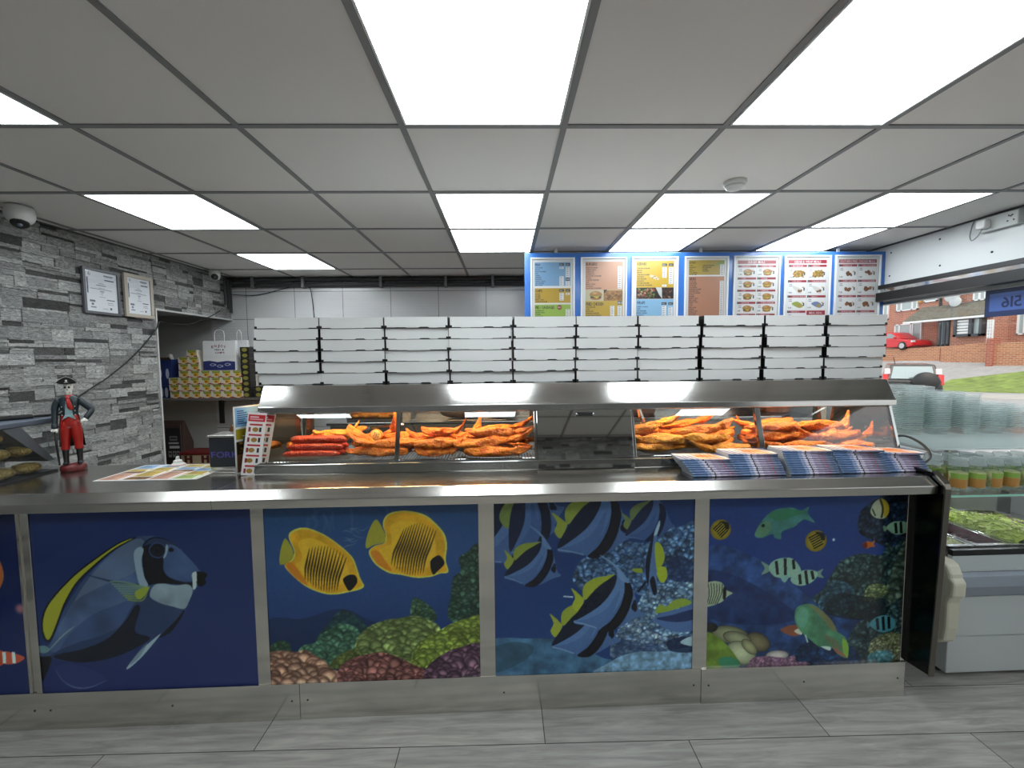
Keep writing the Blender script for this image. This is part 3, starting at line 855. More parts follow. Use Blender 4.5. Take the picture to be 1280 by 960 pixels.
# ---- dark off-roader seen from behind, spare wheel on its tailgate
def suv():
    d = ray(1141, 470); r = 16.4 / d[0]
    base = (d[0] * r, d[1] * r, -.625)
    t = thing('black_offroad_car', 'black off-road car parked outside, seen from behind with a spare wheel', 'car', base, -math.atan2(d[0], d[1]) + .10, 'w')
    blk = mat('black_paint', (.13, .145, .15), .25, coat=.6)
    # local: x across, y forward (away from us), z up
    def ring(y, w0, w1, z0, z1, wt): return [(-w0, y, z0), (-w1, y, (z0 + z1) / 2), (-wt, y, z1), (wt, y, z1), (w1, y, (z0 + z1) / 2), (w0, y, z0)]
    MB().loft([ring(0, .80, .86, .38, 1.02, .80), ring(.12, .86, .89, .3, 1.06, .84), ring(2.9, .88, .89, .3, 1.06, .84), ring(4.2, .84, .86, .32, .98, .74), ring(4.4, .76, .8, .4, .8, .66)]).build('body', blk, t, bevel=.04)
    MB().loft([[(-.80, .05, 1.03), (-.66, .32, 1.66), (.66, .32, 1.66), (.80, .05, 1.03)], [(-.82, 2.2, 1.03), (-.66, 2.2, 1.68), (.66, 2.2, 1.68), (.82, 2.2, 1.03)], [(-.78, 3.2, 1.0), (-.6, 2.6, 1.62), (.6, 2.6, 1.62), (.78, 3.2, 1.0)]]).build('cabin', blk, t, bevel=.05)
    MB().add([(-.64, .06, 1.09), (.64, .06, 1.09), (.56, .27, 1.58), (-.56, .27, 1.58), (-.64, .12, 1.09), (.64, .12, 1.09), (.56, .32, 1.58), (-.56, .32, 1.58)],
             [(0, 1, 2, 3), (0, 4, 5, 1), (1, 5, 6, 2), (2, 6, 7, 3), (3, 7, 4, 0), (7, 6, 5, 4)]).build('rear_window', mat('car_rear_glass', (.62, .70, .72), .08), t)
    lr = mat('tail_red', (.86, .12, .14), .25); lw = mat('tail_clear', (.88, .80, .80), .25)
    for s_ in (-1, 1):
        a = MB().add([(s_ * .86, .0, 1.02), (s_ * .70, -.01, 1.02), (s_ * .66, .1, 1.30), (s_ * .78, .12, 1.30), (s_ * .88, .22, 1.02), (s_ * .80, .3, 1.30)], [(0, 1, 2, 3), (0, 3, 5, 4)])
        MB().prism([(0, .86), (.2, .88), (.30, 1.26), (.10, 1.26)], s_ * .72, s_ * .895).build('tail_lamp', lr, t, bevel=.02)
        MB().prism([(.10, 1.27), (.32, 1.27), (.38, 1.5), (.22, 1.5)], s_ * .66, s_ * .84).build('tail_lamp', lw, t, bevel=.02)
    MB().tube([(-.1, .045, 1.12), (.35, .08, 1.17)], .012).build('wiper', M_black, t)
    MB().box(-.8, .8, -.10, .1, .38, .6).build('bumper', M_black, t, bevel=.04)
    MB().tube([(-.5, .5, 1.66), (-.56, .45, 1.95)], .012).build('aerial', M_black, t)
    w_ = MB().lathe([(.05, -.02), (.33, -.02), (.385, .02), (.40, .08), (.40, .24), (.37, .28), (.05, .28)], 32).build('spare_wheel_cover', mat('spare_black', (.10, .11, .115), .3), t, smooth=True, loc=(.36, -.01, .97), rot=(PI / 2, 0, 0))
    a = Art(60, 12, (.10, .11, .115), res=2); a.text('HONDA', 2, 2, 8, (.8, .8, .8), w=56)
    art_obj('lettering', a, .40, .08, M_print, w_, th=.003, loc=(-.22, -.20, .283), rot=(-PI / 2, 0, 0))
    for y in (.85, 3.5):
        for s_ in (-1, 1):
            MB().lathe([(.05, -.1), (.33, -.1), (.36, -.06), (.36, .08), (.05, .1)], 24).build('wheel', M_black, t, smooth=True, loc=(s_ * .80, y, .36), rot=(0, PI / 2, 0))
suv()
# ================================================================== THE COUNTER
ZT = .962                      # worktop height
cnt = thing('serving_counter', 'long stainless steel serving counter with undersea picture panels along its front', 'counter', (0, 0, 0))
UL, UR = -2.80, 1.665
prof = [(-.066, ZT), (-.104, ZT - .028), (-.104, ZT - .033), (-.100, ZT - .062), (-.03, ZT - .064), (-.03, ZT - .05), (.345, ZT - .05), (.345, ZT)]
prof2 = prof[:6] + [(.66, ZT - .05), (.66, ZT)]
MB().prism(prof, UL, -1.07).prism(prof2, -1.0699, UR).build('worktop', mat('stainless_top', (.78, .77, .75), .2, metal=1., bump=.012, bscale=50, stretch=(1, 20, 20), noise=.06, nscale=3), cnt, bevel=.002)
MB().box(UL, -1.07, .006, .30, .0, .905).box(-1.0699, UR - .004, .006, .60, .0, .905).build('carcass', M_dark, cnt)
M_plinth = mat('stainless_plinth', (.82, .81, .785), .15, metal=1., bump=.02, bscale=18, stretch=(1, 1, 6), noise=.05, nscale=3)
for a, b, v in ((UL, -1.822, -.006), (-1.8215, -.834, -.007), (-.8335, .80, -.004), (.8005, 1.671, -.008)):
    q = MB().box(a, b, v, .005, 0., .150)
    for u in (a + .03, b - .03, (a + b) / 2):
        q.ell((u, v, .08), (.004, .002, .004), 1, 8, 6)
    q.build('plinth', [M_plinth, M_dark], cnt)
PAN = [(-2.70, -1.868), (-1.819, -.994), (-.944, -.112), (-.049, .761), (.822, 1.653)]
ZA, ZB = .150, .905
M_post = mat('stainless_post', (.80, .79, .765), .11, metal=1., noise=.05, nscale=3)
for (a, b) in zip([UL] + [p[1] for p in PAN], [p[0] for p in PAN] + [1.671]):
    q = MB()
    if abs(a + 1.868) < .01: q.box(a + .0005, a + .012, -.004, .006, ZA, ZB).box(a + .012, a + .028, 0., .006, ZA, ZB).box(a + .028, b - .0005, -.005, .006, ZA, ZB)
    else: q.box(a + .0005, b - .0005, -.003, .006, ZA, ZB)
    q.build('post', M_post, cnt, bevel=.001)
M_end = mat('dark_polished_steel', (.20, .21, .21), .22, metal=1.)
MB().prism([(-.072, ZT + .018), (-.114, ZT - .018), (-.119, ZT - .035), (-.100, .165), (.02, .152), (.30, .152), (.30, ZT + .018)], UR + .0055, UR + .022, 0).build('end_panel', M_end, cnt, bevel=.0015)
MB().prism([(-.0725, ZT + .0185), (-.117, ZT - .0195), (-.1195, ZT - .035), (-.1005, .165), (-.104, .163), (-.126, ZT - .035), (-.121, ZT - .016), (-.076, ZT + .024)], UR + .003, UR + .025, 0).build('end_panel_edging', mat('edging_steel', (.45, .43, .40), .3, metal=1.), cnt)

# ---------------------------------------------------------------- the five prints
PS = 345.
def panel_art(i, bg):
    ua, ub = PAN[i]
    a = Art((ub - ua) * PS, (ZB - ZA) * PS, bg, res=1.08)
    def T(p):
        u, v, z = atV(p[0], p[1], 0.)
        return ((u - ua) * PS, (ZB - z) * PS)
    return a, T
def crop(kx, ky, x0, y0): return lambda L: [(x0 + x / kx, y0 + y / ky) for x, y in L]
def vgrad(a, stops):
    ys = np.linspace(0, 1, a.H); cols = np.array([c for _, c in stops]); ts = [t for t, _ in stops]
    a.a[:] = np.stack([np.interp(ys, ts, cols[:, k]) for k in range(3)], 1)[:, None, :]

def cells(a, region, n, rmin, rmax, base, tip, seed, jit=.12, T=None, flat=1., light=(-.3, -.35), kn=0.):
    """fill an outline with rounded knobs, as coral reads in a photograph"""
    q = a.mask(catmull(region, 6))
    if q is None: return
    x0, x1, y0, y1, ins = q
    full = a.a.copy(); keep = full[y0:y1, x0:x1].copy()
    r = random.Random(seed)
    xs = [p[0] for p in region]; ys = [p[1] for p in region]
    a.poly(region, np.array(base) * .85 + np.array(tip) * .1)
    pts = sorted(((r.uniform(min(xs), max(xs)), r.uniform(min(ys), max(ys))) for _ in range(int(n * (2.1 - .7 * kn)))), key=lambda p: p[1])
    tn = .7 + .6 * vnoise(a.W, a.H, 5, seed + 500, 3)[y0:y1, x0:x1, None]
    for x, y in pts:
        R = r.uniform(rmin, rmax) * 1.12; j = 1 + r.uniform(-jit, jit) * 2
        b = np.clip(np.array(base) * j, 0, 1); t = np.clip(np.array(tip) * j, 0, 1)
        a.ell(x, y, R, R * flat, b * (.72 - .22 * kn), .55 + .3 * kn, soft=.35 - .2 * kn)
        a.ell(x + light[0] * R * .2, y + light[1] * R * .3, R * .86, R * .86 * flat, t * (1 + .08 * kn), .8 + .2 * kn, rim=b * (.95 - .2 * kn), soft=.25 - .15 * kn)
    reg = a.a[y0:y1, x0:x1].copy()
    m = ins[..., None]
    if kn: tn = 1 + (tn - 1) * .5
    full[y0:y1, x0:x1] = np.where(m, np.clip(reg * tn, 0, 1), keep); a.a[:] = full

def finish(a, i, label, gain=1.4):
    a.a[..., 1] = np.clip(a.a[..., 1] * 1.10 + .004, 0, 1)
    g = a.a.mean(-1, keepdims=True); a.a[:] = a.a * .88 + g * .12
    ua, ub = PAN[i]
    o = art_obj('front_panel', a, ub - ua, ZB - ZA, mat('glossy_print', rough=.16, attr=True, spec=.5), cnt, th=.004, gain=gain, loc=(ua, .0008 if i != 1 else .0002, ZA), back=(.1, .12, .3))
    o['label'] = label
    return o

# panel at the left photo edge
a, T = panel_art(0, (.03, .08, .30)); vgrad(a, [(0, (.03, .09, .30)), (1, (.04, .13, .38))])
P = lambda L: [T(p) for p in L]
a.poly(P([(-30, 815), (-12, 812), (6, 815), (12, 824), (4, 830), (-10, 836), (-26, 832)]), (.75, .25, .15)); a.poly(P([(4, 815), (18, 817), (30, 822), (20, 829), (4, 829)]), (.80, .30, .22))
for x in (2, 14): a.poly(P([(x, 815), (x + 4, 815), (x + 5, 829), (x + 1, 829)]), (.82, .84, .9), smooth=False)
a.ell(*T((25, 761)), 6, 6, (.62, .35, .45), soft=.5)
a.poly(P([(-40, 700), (-10, 690), (4, 720), (-10, 745), (-40, 740)]), (.72, .35, .18))
finish(a, 0, 'blue picture panel with small red and white fish')

# surgeonfish
a, T = panel_art(1, (.09, .15, .40)); vgrad(a, [(0, (.10, .165, .40)), (.7, (.10, .16, .39)), (1, (.10, .15, .41))])
C6 = crop(3.2, 3.2, 0, 620); P = lambda L: [T(p) for p in C6(L)]
tx = .75 + .5 * vnoise(a.W, a.H, 60, 5)
body = [(815, 322), (790, 290), (745, 238), (700, 194), (655, 172), (595, 160), (530, 170), (470, 205), (400, 268), (340, 330), (290, 400), (250, 470), (218, 555), (195, 595), (150, 605), (165, 640), (205, 640), (240, 655), (310, 662), (400, 655), (500, 625), (600, 580), (655, 552), (700, 520), (740, 455), (770, 390)]
a.poly(P([(155, 600), (205, 632), (196, 690), (148, 782), (140, 720), (152, 660)]), (.03, .05, .10)); a.poly(P([(138, 640), (158, 660), (165, 710), (148, 775), (140, 720)]), (.30, .40, .55), .8)
a.poly(P(body), (.19, .26, .46), tex=tx)
a.poly(P([(200, 600), (260, 480), (345, 345), (470, 215), (570, 175), (600, 260), (590, 370), (480, 430), (380, 470), (290, 540), (230, 620)]), (.27, .33, .52), .75, tex=tx)
a.poly(P([(470, 210), (560, 170), (575, 215), (545, 300), (430, 350), (330, 400), (300, 420), (370, 310)]), (.40, .44, .58), .45)
a.poly(P([(205, 635), (300, 590), (400, 560), (480, 520), (530, 440), (600, 380), (640, 420), (735, 455), (700, 520), (655, 555), (600, 582), (500, 627), (400, 657), (300, 664), (230, 655)]), (.13, .19, .37), .85)
a.poly(P([(215, 640), (330, 612), (430, 570), (500, 500), (540, 440), (560, 450), (540, 540), (600, 570), (500, 628), (400, 658), (300, 664)]), (.035, .055, .12), .9)
a.poly(P([(640, 560), (700, 500), (735, 455), (728, 480), (690, 535), (655, 560)]), (.03, .05, .11))
a.poly(P([(545, 165), (480, 184), (400, 235), (300, 310), (220, 392), (180, 450), (166, 505), (170, 555), (188, 583), (210, 570), (235, 510), (265, 430), (312, 350), (382, 280), (452, 222), (515, 184)]), (.05, .07, .12))
a.poly(P([(535, 169), (480, 190), (402, 241), (304, 316), (226, 396), (187, 452), (173, 505), (177, 548), (190, 574), (205, 562), (228, 505), (258, 426), (306, 345), (377, 275), (448, 217), (505, 184)]), (.64, .60, .13))
a.poly(P([(350, 318), (356, 316), (480, 345), (560, 352), (558, 357), (470, 352)]), (.10, .15, .30), .7)
a.poly(P([(568, 230), (575, 190), (610, 166), (655, 171), (690, 188), (720, 215), (700, 235), (664, 240), (652, 290), (675, 325), (735, 345), (775, 345), (778, 372), (735, 357), (680, 352), (620, 352), (590, 355), (575, 310)]), (.035, .05, .10))
a.poly(P([(575, 200), (610, 170), (660, 175), (690, 190), (700, 200), (668, 200), (620, 190)]), (.16, .22, .40), .8)
a.poly(P([(660, 205), (700, 200), (745, 240), (790, 292), (780, 330), (735, 340), (680, 320), (655, 285)]), (.22, .29, .50), tex=tx)
a.ell(*T(C6([(630, 218)])[0]), 11.5, 11, (.16, .23, .42)); a.ell(*T(C6([(630, 218)])[0]), 9.5, 9, (.03, .04, .08)); a.ell(*T(C6([(631, 220)])[0]), 5.5, 5.5, (.09, .12, .22)); a.ell(*T(C6([(631, 220)])[0]), 3.6, 3.6, (.01, .015, .03))
a.poly(P([(664, 195), (660, 225), (652, 250), (664, 240), (672, 205)]), (.62, .68, .78), .7); a.ell(*T(C6([(684, 216)])[0]), 3.5, 3, (.03, .05, .10))
a.poly(P([(535, 232), (556, 205), (574, 215), (566, 260), (576, 320), (592, 358), (562, 360), (546, 312)]), (.52, .57, .70))
a.poly(P([(600, 402), (612, 362), (645, 350), (700, 358), (750, 354), (770, 376), (756, 420), (736, 451), (690, 442), (640, 428)]), (.50, .54, .64), tex=tx)
a.poly(P([(780, 320), (790, 303), (822, 308), (826, 322), (818, 332), (822, 350), (802, 362), (786, 350)]), (.012, .02, .04)); a.poly(P([(767, 312), (784, 304), (786, 335), (783, 368), (770, 372), (770, 340)]), (.70, .72, .78))
for k in range(9):
    x, y = 438 + k * 9, 343 + k * 9
    a.line(P([(592, 368), (x + 60, y + 2), (x, y)]), 2.2, (.42, .52, .45) if k < 6 else (.50, .55, .24), .75)
a.poly(P([(598, 366), (575, 366), (540, 385), (550, 412), (570, 408)]), (.56, .58, .18))
a.poly(P([(638, 553), (560, 620), (508, 685), (520, 686), (570, 640), (625, 575)]), (.56, .61, .72)); a.poly(P([(590, 585), (548, 628), (520, 675), (560, 640)]), (.36, .40, .52), .6)
a.line(P([(300, 520), (250, 560), (190, 625)]), 2.2, (.50, .58, .66), .7, taper=True); a.poly(P([(152, 603), (178, 598), (200, 612), (180, 628), (158, 622)]), (.42, .56, .60), .7)
a.line(P([(222, 690), (250, 735), (300, 764), (360, 764), (430, 735)]), 2.2, (.34, .40, .62), .7, taper=True); a.poly(P([(222, 690), (260, 745), (340, 764), (420, 735), (380, 700), (280, 670)]), (.14, .20, .46), .5)  # reflection arc on the panel, painted into its colours
finish(a, 1, 'blue picture panel with one large blue fish with a yellow back fin')

# butterflyfish pair over coral
a, T = panel_art(2, (.1, .2, .48)); vgrad(a, [(0, (.12, .25, .46)), (.14, (.12, .25, .48)), (.35, (.13, .26, .52)), (.7, (.09, .19, .43)), (1, (.06, .13, .30))])
C7 = crop(3.31, 3.31, 320, 610); P = lambda L: [T(p) for p in C7(L)]
nz = vnoise(a.W, a.H, 40, 9); r = random.Random(3)
for k in range(14):
    x = r.uniform(200, 700); y = r.uniform(70, 120); a.line(P([(x, y), (x + r.uniform(-20, 20), y + 40), (x + r.uniform(-30, 30), y + r.uniform(50, 100))]), 5, (.42, .52, .66), .10, taper=True)  # pale reflection streaks painted in near the panel top
for k in range(10):
    x = r.uniform(300, 440); y = r.uniform(170, 240); a.line(P([(x, y), (x + 20, y + r.uniform(-8, 12)), (x + 45, y + r.uniform(-15, 15))]), 1.6, (.55, .62, .75), .25, taper=True)
tex = .72 + .56 * vnoise(a.W, a.H, 14, 21)
a.poly(P([(40, 560), (200, 540), (360, 500), (520, 560), (930, 620), (930, 820), (40, 820)]), (.05, .10, .22), .45)
cells(a, P([(250, 640), (300, 560), (360, 505), (430, 540), (470, 600), (400, 640)]), 60, 4, 9, (.10, .20, .26), (.17, .32, .34), 30)
cells(a, P([(55, 690), (65, 650), (100, 632), (135, 640), (140, 680)]), 26, 3, 6, (.13, .22, .18), (.24, .36, .26), 31)
cells(a, P([(800, 545), (806, 440), (815, 370), (845, 345), (838, 290), (870, 268), (926, 248), (930, 560)]), 150, 3, 7, (.14, .23, .22), (.28, .40, .33), 32, kn=.6)
cells(a, P([(640, 530), (648, 460), (685, 465), (735, 505), (745, 545), (690, 560)]), 50, 3, 6, (.17, .27, .22), (.30, .42, .32), 33, kn=.6)
cells(a, P([(180, 700), (190, 655), (245, 640), (262, 612), (310, 580), (345, 560), (400, 570), (430, 600), (440, 680), (380, 720), (300, 740)]), 150, 3, 8, (.20, .34, .30), (.38, .55, .45), 34, kn=.6)
cells(a, P([(410, 690), (420, 620), (470, 572), (540, 545), (585, 540), (650, 528), (710, 545), (760, 580), (760, 690), (600, 740), (480, 700)]), 220, 4, 10, (.38, .42, .22), (.62, .66, .40), 35, kn=.7)
cells(a, P([(640, 720), (680, 640), (740, 600), (810, 560), (870, 540), (930, 535), (930, 680), (820, 690), (720, 745)]), 170, 3, 8, (.42, .46, .16), (.64, .68, .28), 36, kn=.6)
cells(a, P([(310, 745), (330, 700), (400, 665), (430, 690), (400, 740)]), 40, 3, 6, (.28, .30, .14), (.42, .44, .22), 37)
cells(a, P([(55, 700), (60, 680), (110, 672), (165, 678), (205, 670), (260, 700), (290, 720), (310, 745), (348, 765), (345, 812), (55, 815)]), 110, 5, 12, (.58, .34, .30), (.86, .64, .56), 38, kn=1.)
cells(a, P([(335, 800), (345, 745), (390, 708), (450, 690), (520, 680), (590, 700), (640, 725), (700, 752), (740, 800), (700, 815), (350, 815)]), 150, 4, 9, (.48, .24, .26), (.72, .42, .42), 39, kn=1.)
cells(a, P([(690, 800), (700, 750), (745, 705), (795, 675), (840, 660), (930, 650), (930, 815), (700, 815)]), 110, 5, 10, (.34, .20, .32), (.58, .38, .50), 40, flat=1.3, kn=1.)
def bfly(body, tail, eye, stripes, red):
    a.poly(P(tail), (.62, .56, .16)); a.poly(P(body), (.80, .72, .25))
    cx = sum(p[0] for p in body) / len(body); cy = sum(p[1] for p in body) / len(body)
    a.poly(P([(cx + (x - cx) * .955, cy + (y - cy) * .955) for x, y in body]), (.86, .58, .07), tex=.86 + .28 * nz)
    a.poly(P([(cx + (x - cx) * .72, cy + (y - cy) * .72) for x, y in body]), (.90, .66, .12), .8)
    a.poly(P(red), (.80, .36, .06), .6)
    for q in stripes: a.line(P(q), 2.9, (.22, .15, .05), .95, taper=True)
    a.poly(P(eye), (.07, .06, .07), smooth=False); a.poly(P(eye), (.05, .05, .07))
def stripes(t0, t1, b0, b1, n, bow):
    L = []
    for k in range(n):
        f = k / (n - 1); x0 = t0[0] + (t1[0] - t0[0]) * f; y0 = t0[1] + (t1[1] - t0[1]) * f - 26 * math.sin(PI * f); x1 = b0[0] + (b1[0] - b0[0]) * f; y1 = b0[1] + (b1[1] - b0[1]) * f + 22 * math.sin(PI * f)
        L.append([(x0, y0), ((x0 * .6 + x1 * .4) - 4, y0 * .6 + y1 * .4), ((x0 + 2 * x1) / 3 + bow, (y0 + 2 * y1) / 3), (x1, y1)])
    return L
bfly([(158, 262), (136, 205), (150, 178), (200, 165), (262, 184), (320, 218), (372, 260), (402, 292), (417, 330), (432, 375), (447, 405), (430, 420), (390, 430), (330, 441), (280, 437), (220, 415), (170, 380), (130, 340), (120, 318), (148, 298)],
     [(155, 262), (126, 212), (112, 225), (100, 272), (102, 318), (148, 300)], [(360, 378), (384, 360), (410, 362), (420, 386), (405, 412), (385, 426), (368, 402)],
     stripes((222, 250), (375, 285), (205, 380), (335, 425), 13, -6), [(120, 320), (150, 310), (190, 360), (215, 405), (165, 375)])
bfly([(535, 192), (524, 150), (540, 114), (580, 98), (640, 97), (702, 115), (750, 155), (780, 195), (789, 242), (784, 300), (795, 348), (760, 355), (722, 368), (660, 372), (600, 360), (550, 352), (500, 322), (475, 290), (467, 262), (492, 240), (530, 228)],
     [(533, 192), (502, 134), (480, 150), (458, 205), (456, 250), (490, 236), (530, 226)], [(720, 306), (750, 280), (770, 290), (778, 316), (750, 345), (730, 358)],
     stripes((612, 170), (745, 175), (560, 320), (690, 355), 13, -8), [(474, 268), (505, 262), (540, 310), (560, 345), (505, 318)])
a.noise(.05, 3, 4)
finish(a, 2, 'picture panel with two yellow butterfly fish above a coral reef')

# bannerfish shoal
a, T = panel_art(3, (.09, .19, .46)); vgrad(a, [(0, (.09, .18, .42)), (.8, (.09, .20, .46)), (1, (.1, .2, .45))])
C8 = crop(3.43, 3.43, 600, 610); P = lambda L: [T(p) for p in C8(L)]
nz = vnoise(a.W, a.H, 12, 14, 5)
sand = [(40, 660), (200, 645), (330, 650), (450, 690), (560, 735), (700, 700), (930, 690), (930, 840), (40, 840)]
a.poly(P(sand), (.22, .36, .54), tex=.6 + .8 * vnoise(a.W, a.H, 30, 3)); a.poly(P([(40, 700), (140, 660), (230, 680), (190, 740), (60, 790)]), (.12, .22, .30), .5)
def rocks(region, n, r0, r1, seed, b=(.20, .30, .50), t=(.62, .70, .84)): cells(a, P(region), n, r0, r1, b, t, seed, jit=.25)
rocks([(400, 400), (425, 320), (480, 285), (560, 240), (640, 230), (720, 235), (760, 190), (860, 165), (930, 160), (930, 420), (760, 480), (600, 430), (480, 460)], 420, 2.2, 6, 50, (.15, .25, .46), (.42, .54, .74))
rocks([(640, 620), (690, 470), (760, 420), (860, 400), (930, 405), (930, 660), (820, 720), (700, 720)], 320, 2, 6, 51)
rocks([(560, 720), (600, 590), (650, 540), (720, 600), (800, 640), (830, 700), (700, 730)], 170, 3, 7, 52, (.24, .33, .54), (.74, .80, .90))
a.poly(P([(560, 735), (600, 650), (660, 660), (760, 670), (800, 720), (640, 735)]), (.13, .20, .38), .6)
a.poly(P([(560, 745), (660, 705), (800, 700), (930, 690), (930, 840), (450, 840)]), (.42, .54, .72), tex=.6 + .8 * nz); a.poly(P([(800, 320), (860, 290), (915, 330), (910, 400), (820, 395)]), (.06, .12, .30), .6)
a.poly(P([(800, 660), (850, 640), (915, 640), (915, 700), (820, 700)]), (.05, .10, .26), .8); a.poly(P([(858, 660), (890, 640), (915, 640), (915, 675), (880, 672)]), (.70, .78, .88), .8)
BODY = [(402, 572), (440, 508), (490, 440), (548, 394), (592, 366), (622, 376), (650, 420), (666, 470), (682, 520), (700, 540), (660, 560), (612, 590), (562, 610), (520, 612), (480, 590), (430, 586)]
B1 = [(402, 568), (440, 500), (498, 432), (548, 394), (585, 374), (576, 425), (530, 490), (470, 535)]
Wb = [(402, 572), (470, 536), (530, 490), (576, 425), (588, 372), (622, 380), (624, 420), (610, 470), (570, 540), (520, 600), (470, 586)]
B2 = [(515, 606), (560, 570), (600, 510), (618, 450), (622, 396), (648, 416), (656, 460), (640, 520), (606, 580), (568, 612), (536, 616)]
WH = [(640, 520), (656, 460), (650, 420), (666, 470), (682, 520), (702, 542), (660, 560), (625, 575)]
DOR = [(443, 474), (446, 420), (490, 388), (540, 378), (578, 372), (520, 418), (470, 470)]
TAIL = [(392, 430), (436, 466), (446, 484), (418, 530), (396, 505), (408, 470)]
def banner(dx, dy, s=1., ang=0., dim=1., fil=True, tail=True, head=True):
    cx, cy = 545, 490; ca, sa = math.cos(ang), math.sin(ang)
    R = lambda L: P([(cx + dx + s * ((x - cx) * ca - (y - cy) * sa), cy + dy + s * ((x - cx) * sa + (y - cy) * ca)) for x, y in L])
    d = lambda c: tuple(np.array(c) * dim + np.array((.09, .18, .42)) * (1 - dim))
    if tail: a.poly(R(TAIL), d((.60, .60, .16)))
    a.poly(R(DOR), d((.56, .57, .15)))
    a.poly(R(BODY), d((.24, .34, .58))); a.poly(R(Wb), d((.30, .41, .66))); a.poly(R(B1), d((.045, .07, .16)))
    a.poly(R([(402, 574), (470, 558), (540, 520), (600, 440), (560, 560), (510, 602), (470, 588)]), d((.22, .32, .56)), .6)
    a.poly(R(B2), d((.02, .03, .08)))
    if head: a.poly(R(WH), d((.26, .36, .60))); a.ell(*R([(660, 510)])[0], 4 * s, 5 * s, d((.03, .04, .10))); a.poly(R([(655, 490), (668, 480), (674, 520), (660, 530)]), d((.03, .05, .12)), .8)
    a.line(R([(404, 574), (450, 584), (500, 600)]), 1.6 * s, d((.5, .6, .8)), .7)
    if fil: a.line(R([(512, 288), (560, 318), (604, 360), (626, 400)]), 3.4 * s, d((.36, .47, .70)), 1, taper=True); a.poly(R([(585, 345), (610, 362), (640, 405), (610, 400), (590, 372)]), d((.36, .47, .70)))
banner(-430, -330, 1.35, -.25, .8, fil=False, tail=False, head=False); banner(-340, -360, 1.0, -.6, .7, fil=False, tail=False)
banner(-320, -165, .80, .08, .85)
banner(-60, -330, 1.12, -.08, .85, fil=False); banner(175, -350, .72, -.1, .6, fil=False, head=False)
banner(-95, 112, .98, .02, .95, fil=False); banner(0, 0)
a.line(P([(358, 465), (400, 468)]), 2, (.6, .66, .78)); 
a.poly(P([(770, 140), (748, 185), (722, 255), (706, 330), (712, 400), (738, 455), (760, 450), (757, 370), (752, 300), (760, 205)]), (.28, .38, .62)); a.poly(P([(745, 190), (722, 262), (708, 340), (720, 420), (728, 340), (738, 260)]), (.05, .08, .18)); a.poly(P([(728, 400), (745, 380), (758, 440), (745, 460)]), (.03, .05, .12))
a.poly(P([(768, 143), (752, 180), (746, 205), (760, 195), (772, 155)]), (.55, .64, .78)); a.poly(P([(750, 240), (778, 248), (791, 300), (774, 340), (756, 345)]), (.60, .62, .14)); a.poly(P([(760, 345), (794, 340), (802, 380), (782, 408), (762, 384)]), (.62, .64, .14)); a.poly(P([(650, 350), (690, 345), (694, 365), (668, 362)]), (.50, .54, .16)); a.line(P([(712, 400), (690, 430), (676, 446)]), 3, (.05, .08, .16))
a.poly(P([(745, 565), (790, 530), (850, 520), (922, 490), (922, 600), (850, 618), (790, 600)]), (.26, .36, .62)); a.poly(P([(755, 560), (820, 545), (922, 520), (922, 560), (840, 575)]), (.10, .16, .36)); a.poly(P([(752, 535), (770, 500), (800, 508), (830, 482), (880, 475), (906, 495), (850, 515), (800, 530)]), (.50, .56, .18))
a.noise(.05, 3, 8)
finish(a, 3, 'blue picture panel with a shoal of black striped banner fish')

# mixed reef
a, T = panel_art(4, (.09, .2, .5)); vgrad(a, [(0, (.10, .20, .47)), (.4, (.09, .19, .50)), (.8, (.05, .12, .34)), (1, (.06, .13, .30))])
C9 = crop(3.31, 3.31, 860, 600); P = lambda L: [T(p) for p in C9(L)]; pt = lambda x, y: T(C9([(x, y)])[0])
nz = vnoise(a.W, a.H, 26, 15, 5)
a.poly(P([(70, 300), (300, 330), (500, 480), (700, 560), (700, 780), (70, 780)]), (.16, .30, .56), .55, tex=.1 + 1.5 * nz)
a.poly(P([(70, 380), (250, 420), (450, 560), (300, 600), (70, 560)]), (.04, .10, .30), .5)
for reg, n, r0, r1, b, t, sd in (
    ([(705, 210), (715, 130), (790, 75), (830, 50), (910, 50), (910, 330), (820, 280), (740, 240)], 160, 2, 6, (.05, .09, .18), (.13, .20, .30), 60),
    ([(520, 500), (560, 450), (600, 380), (640, 330), (720, 305), (800, 310), (820, 260), (850, 280), (910, 250), (910, 560), (760, 575), (640, 560)], 340, 2.5, 7, (.08, .14, .18), (.32, .42, .42), 61),
    ([(540, 500), (600, 420), (680, 440), (690, 520), (620, 560), (560, 540)], 90, 2.5, 6, (.10, .20, .30), (.30, .46, .56), 62),
    ([(820, 440), (880, 280), (910, 260), (910, 520), (830, 530)], 70, 3, 8, (.16, .20, .20), (.42, .48, .44), 63),
    ([(730, 500), (745, 440), (800, 430), (830, 460), (790, 490)], 40, 2.5, 5, (.26, .30, .20), (.56, .58, .40), 64),
    ([(660, 760), (680, 620), (730, 575), (830, 520), (910, 500), (910, 780)], 200, 2.5, 7, (.09, .15, .20), (.30, .38, .40), 65),
    ([(750, 720), (756, 670), (800, 640), (850, 630), (885, 650), (880, 740), (800, 740)], 90, 2.5, 5, (.30, .30, .22), (.72, .70, .56), 66),
    ([(440, 770), (460, 690), (560, 640), (680, 690), (700, 770)], 110, 3, 7, (.05, .13, .30), (.12, .26, .46), 67)):
    cells(a, P(reg), n, r0, r1, b, t, sd, jit=.2)
a.poly(P([(560, 540), (620, 470), (720, 480), (830, 500), (800, 570), (660, 575)]), (.03, .06, .10), .6)
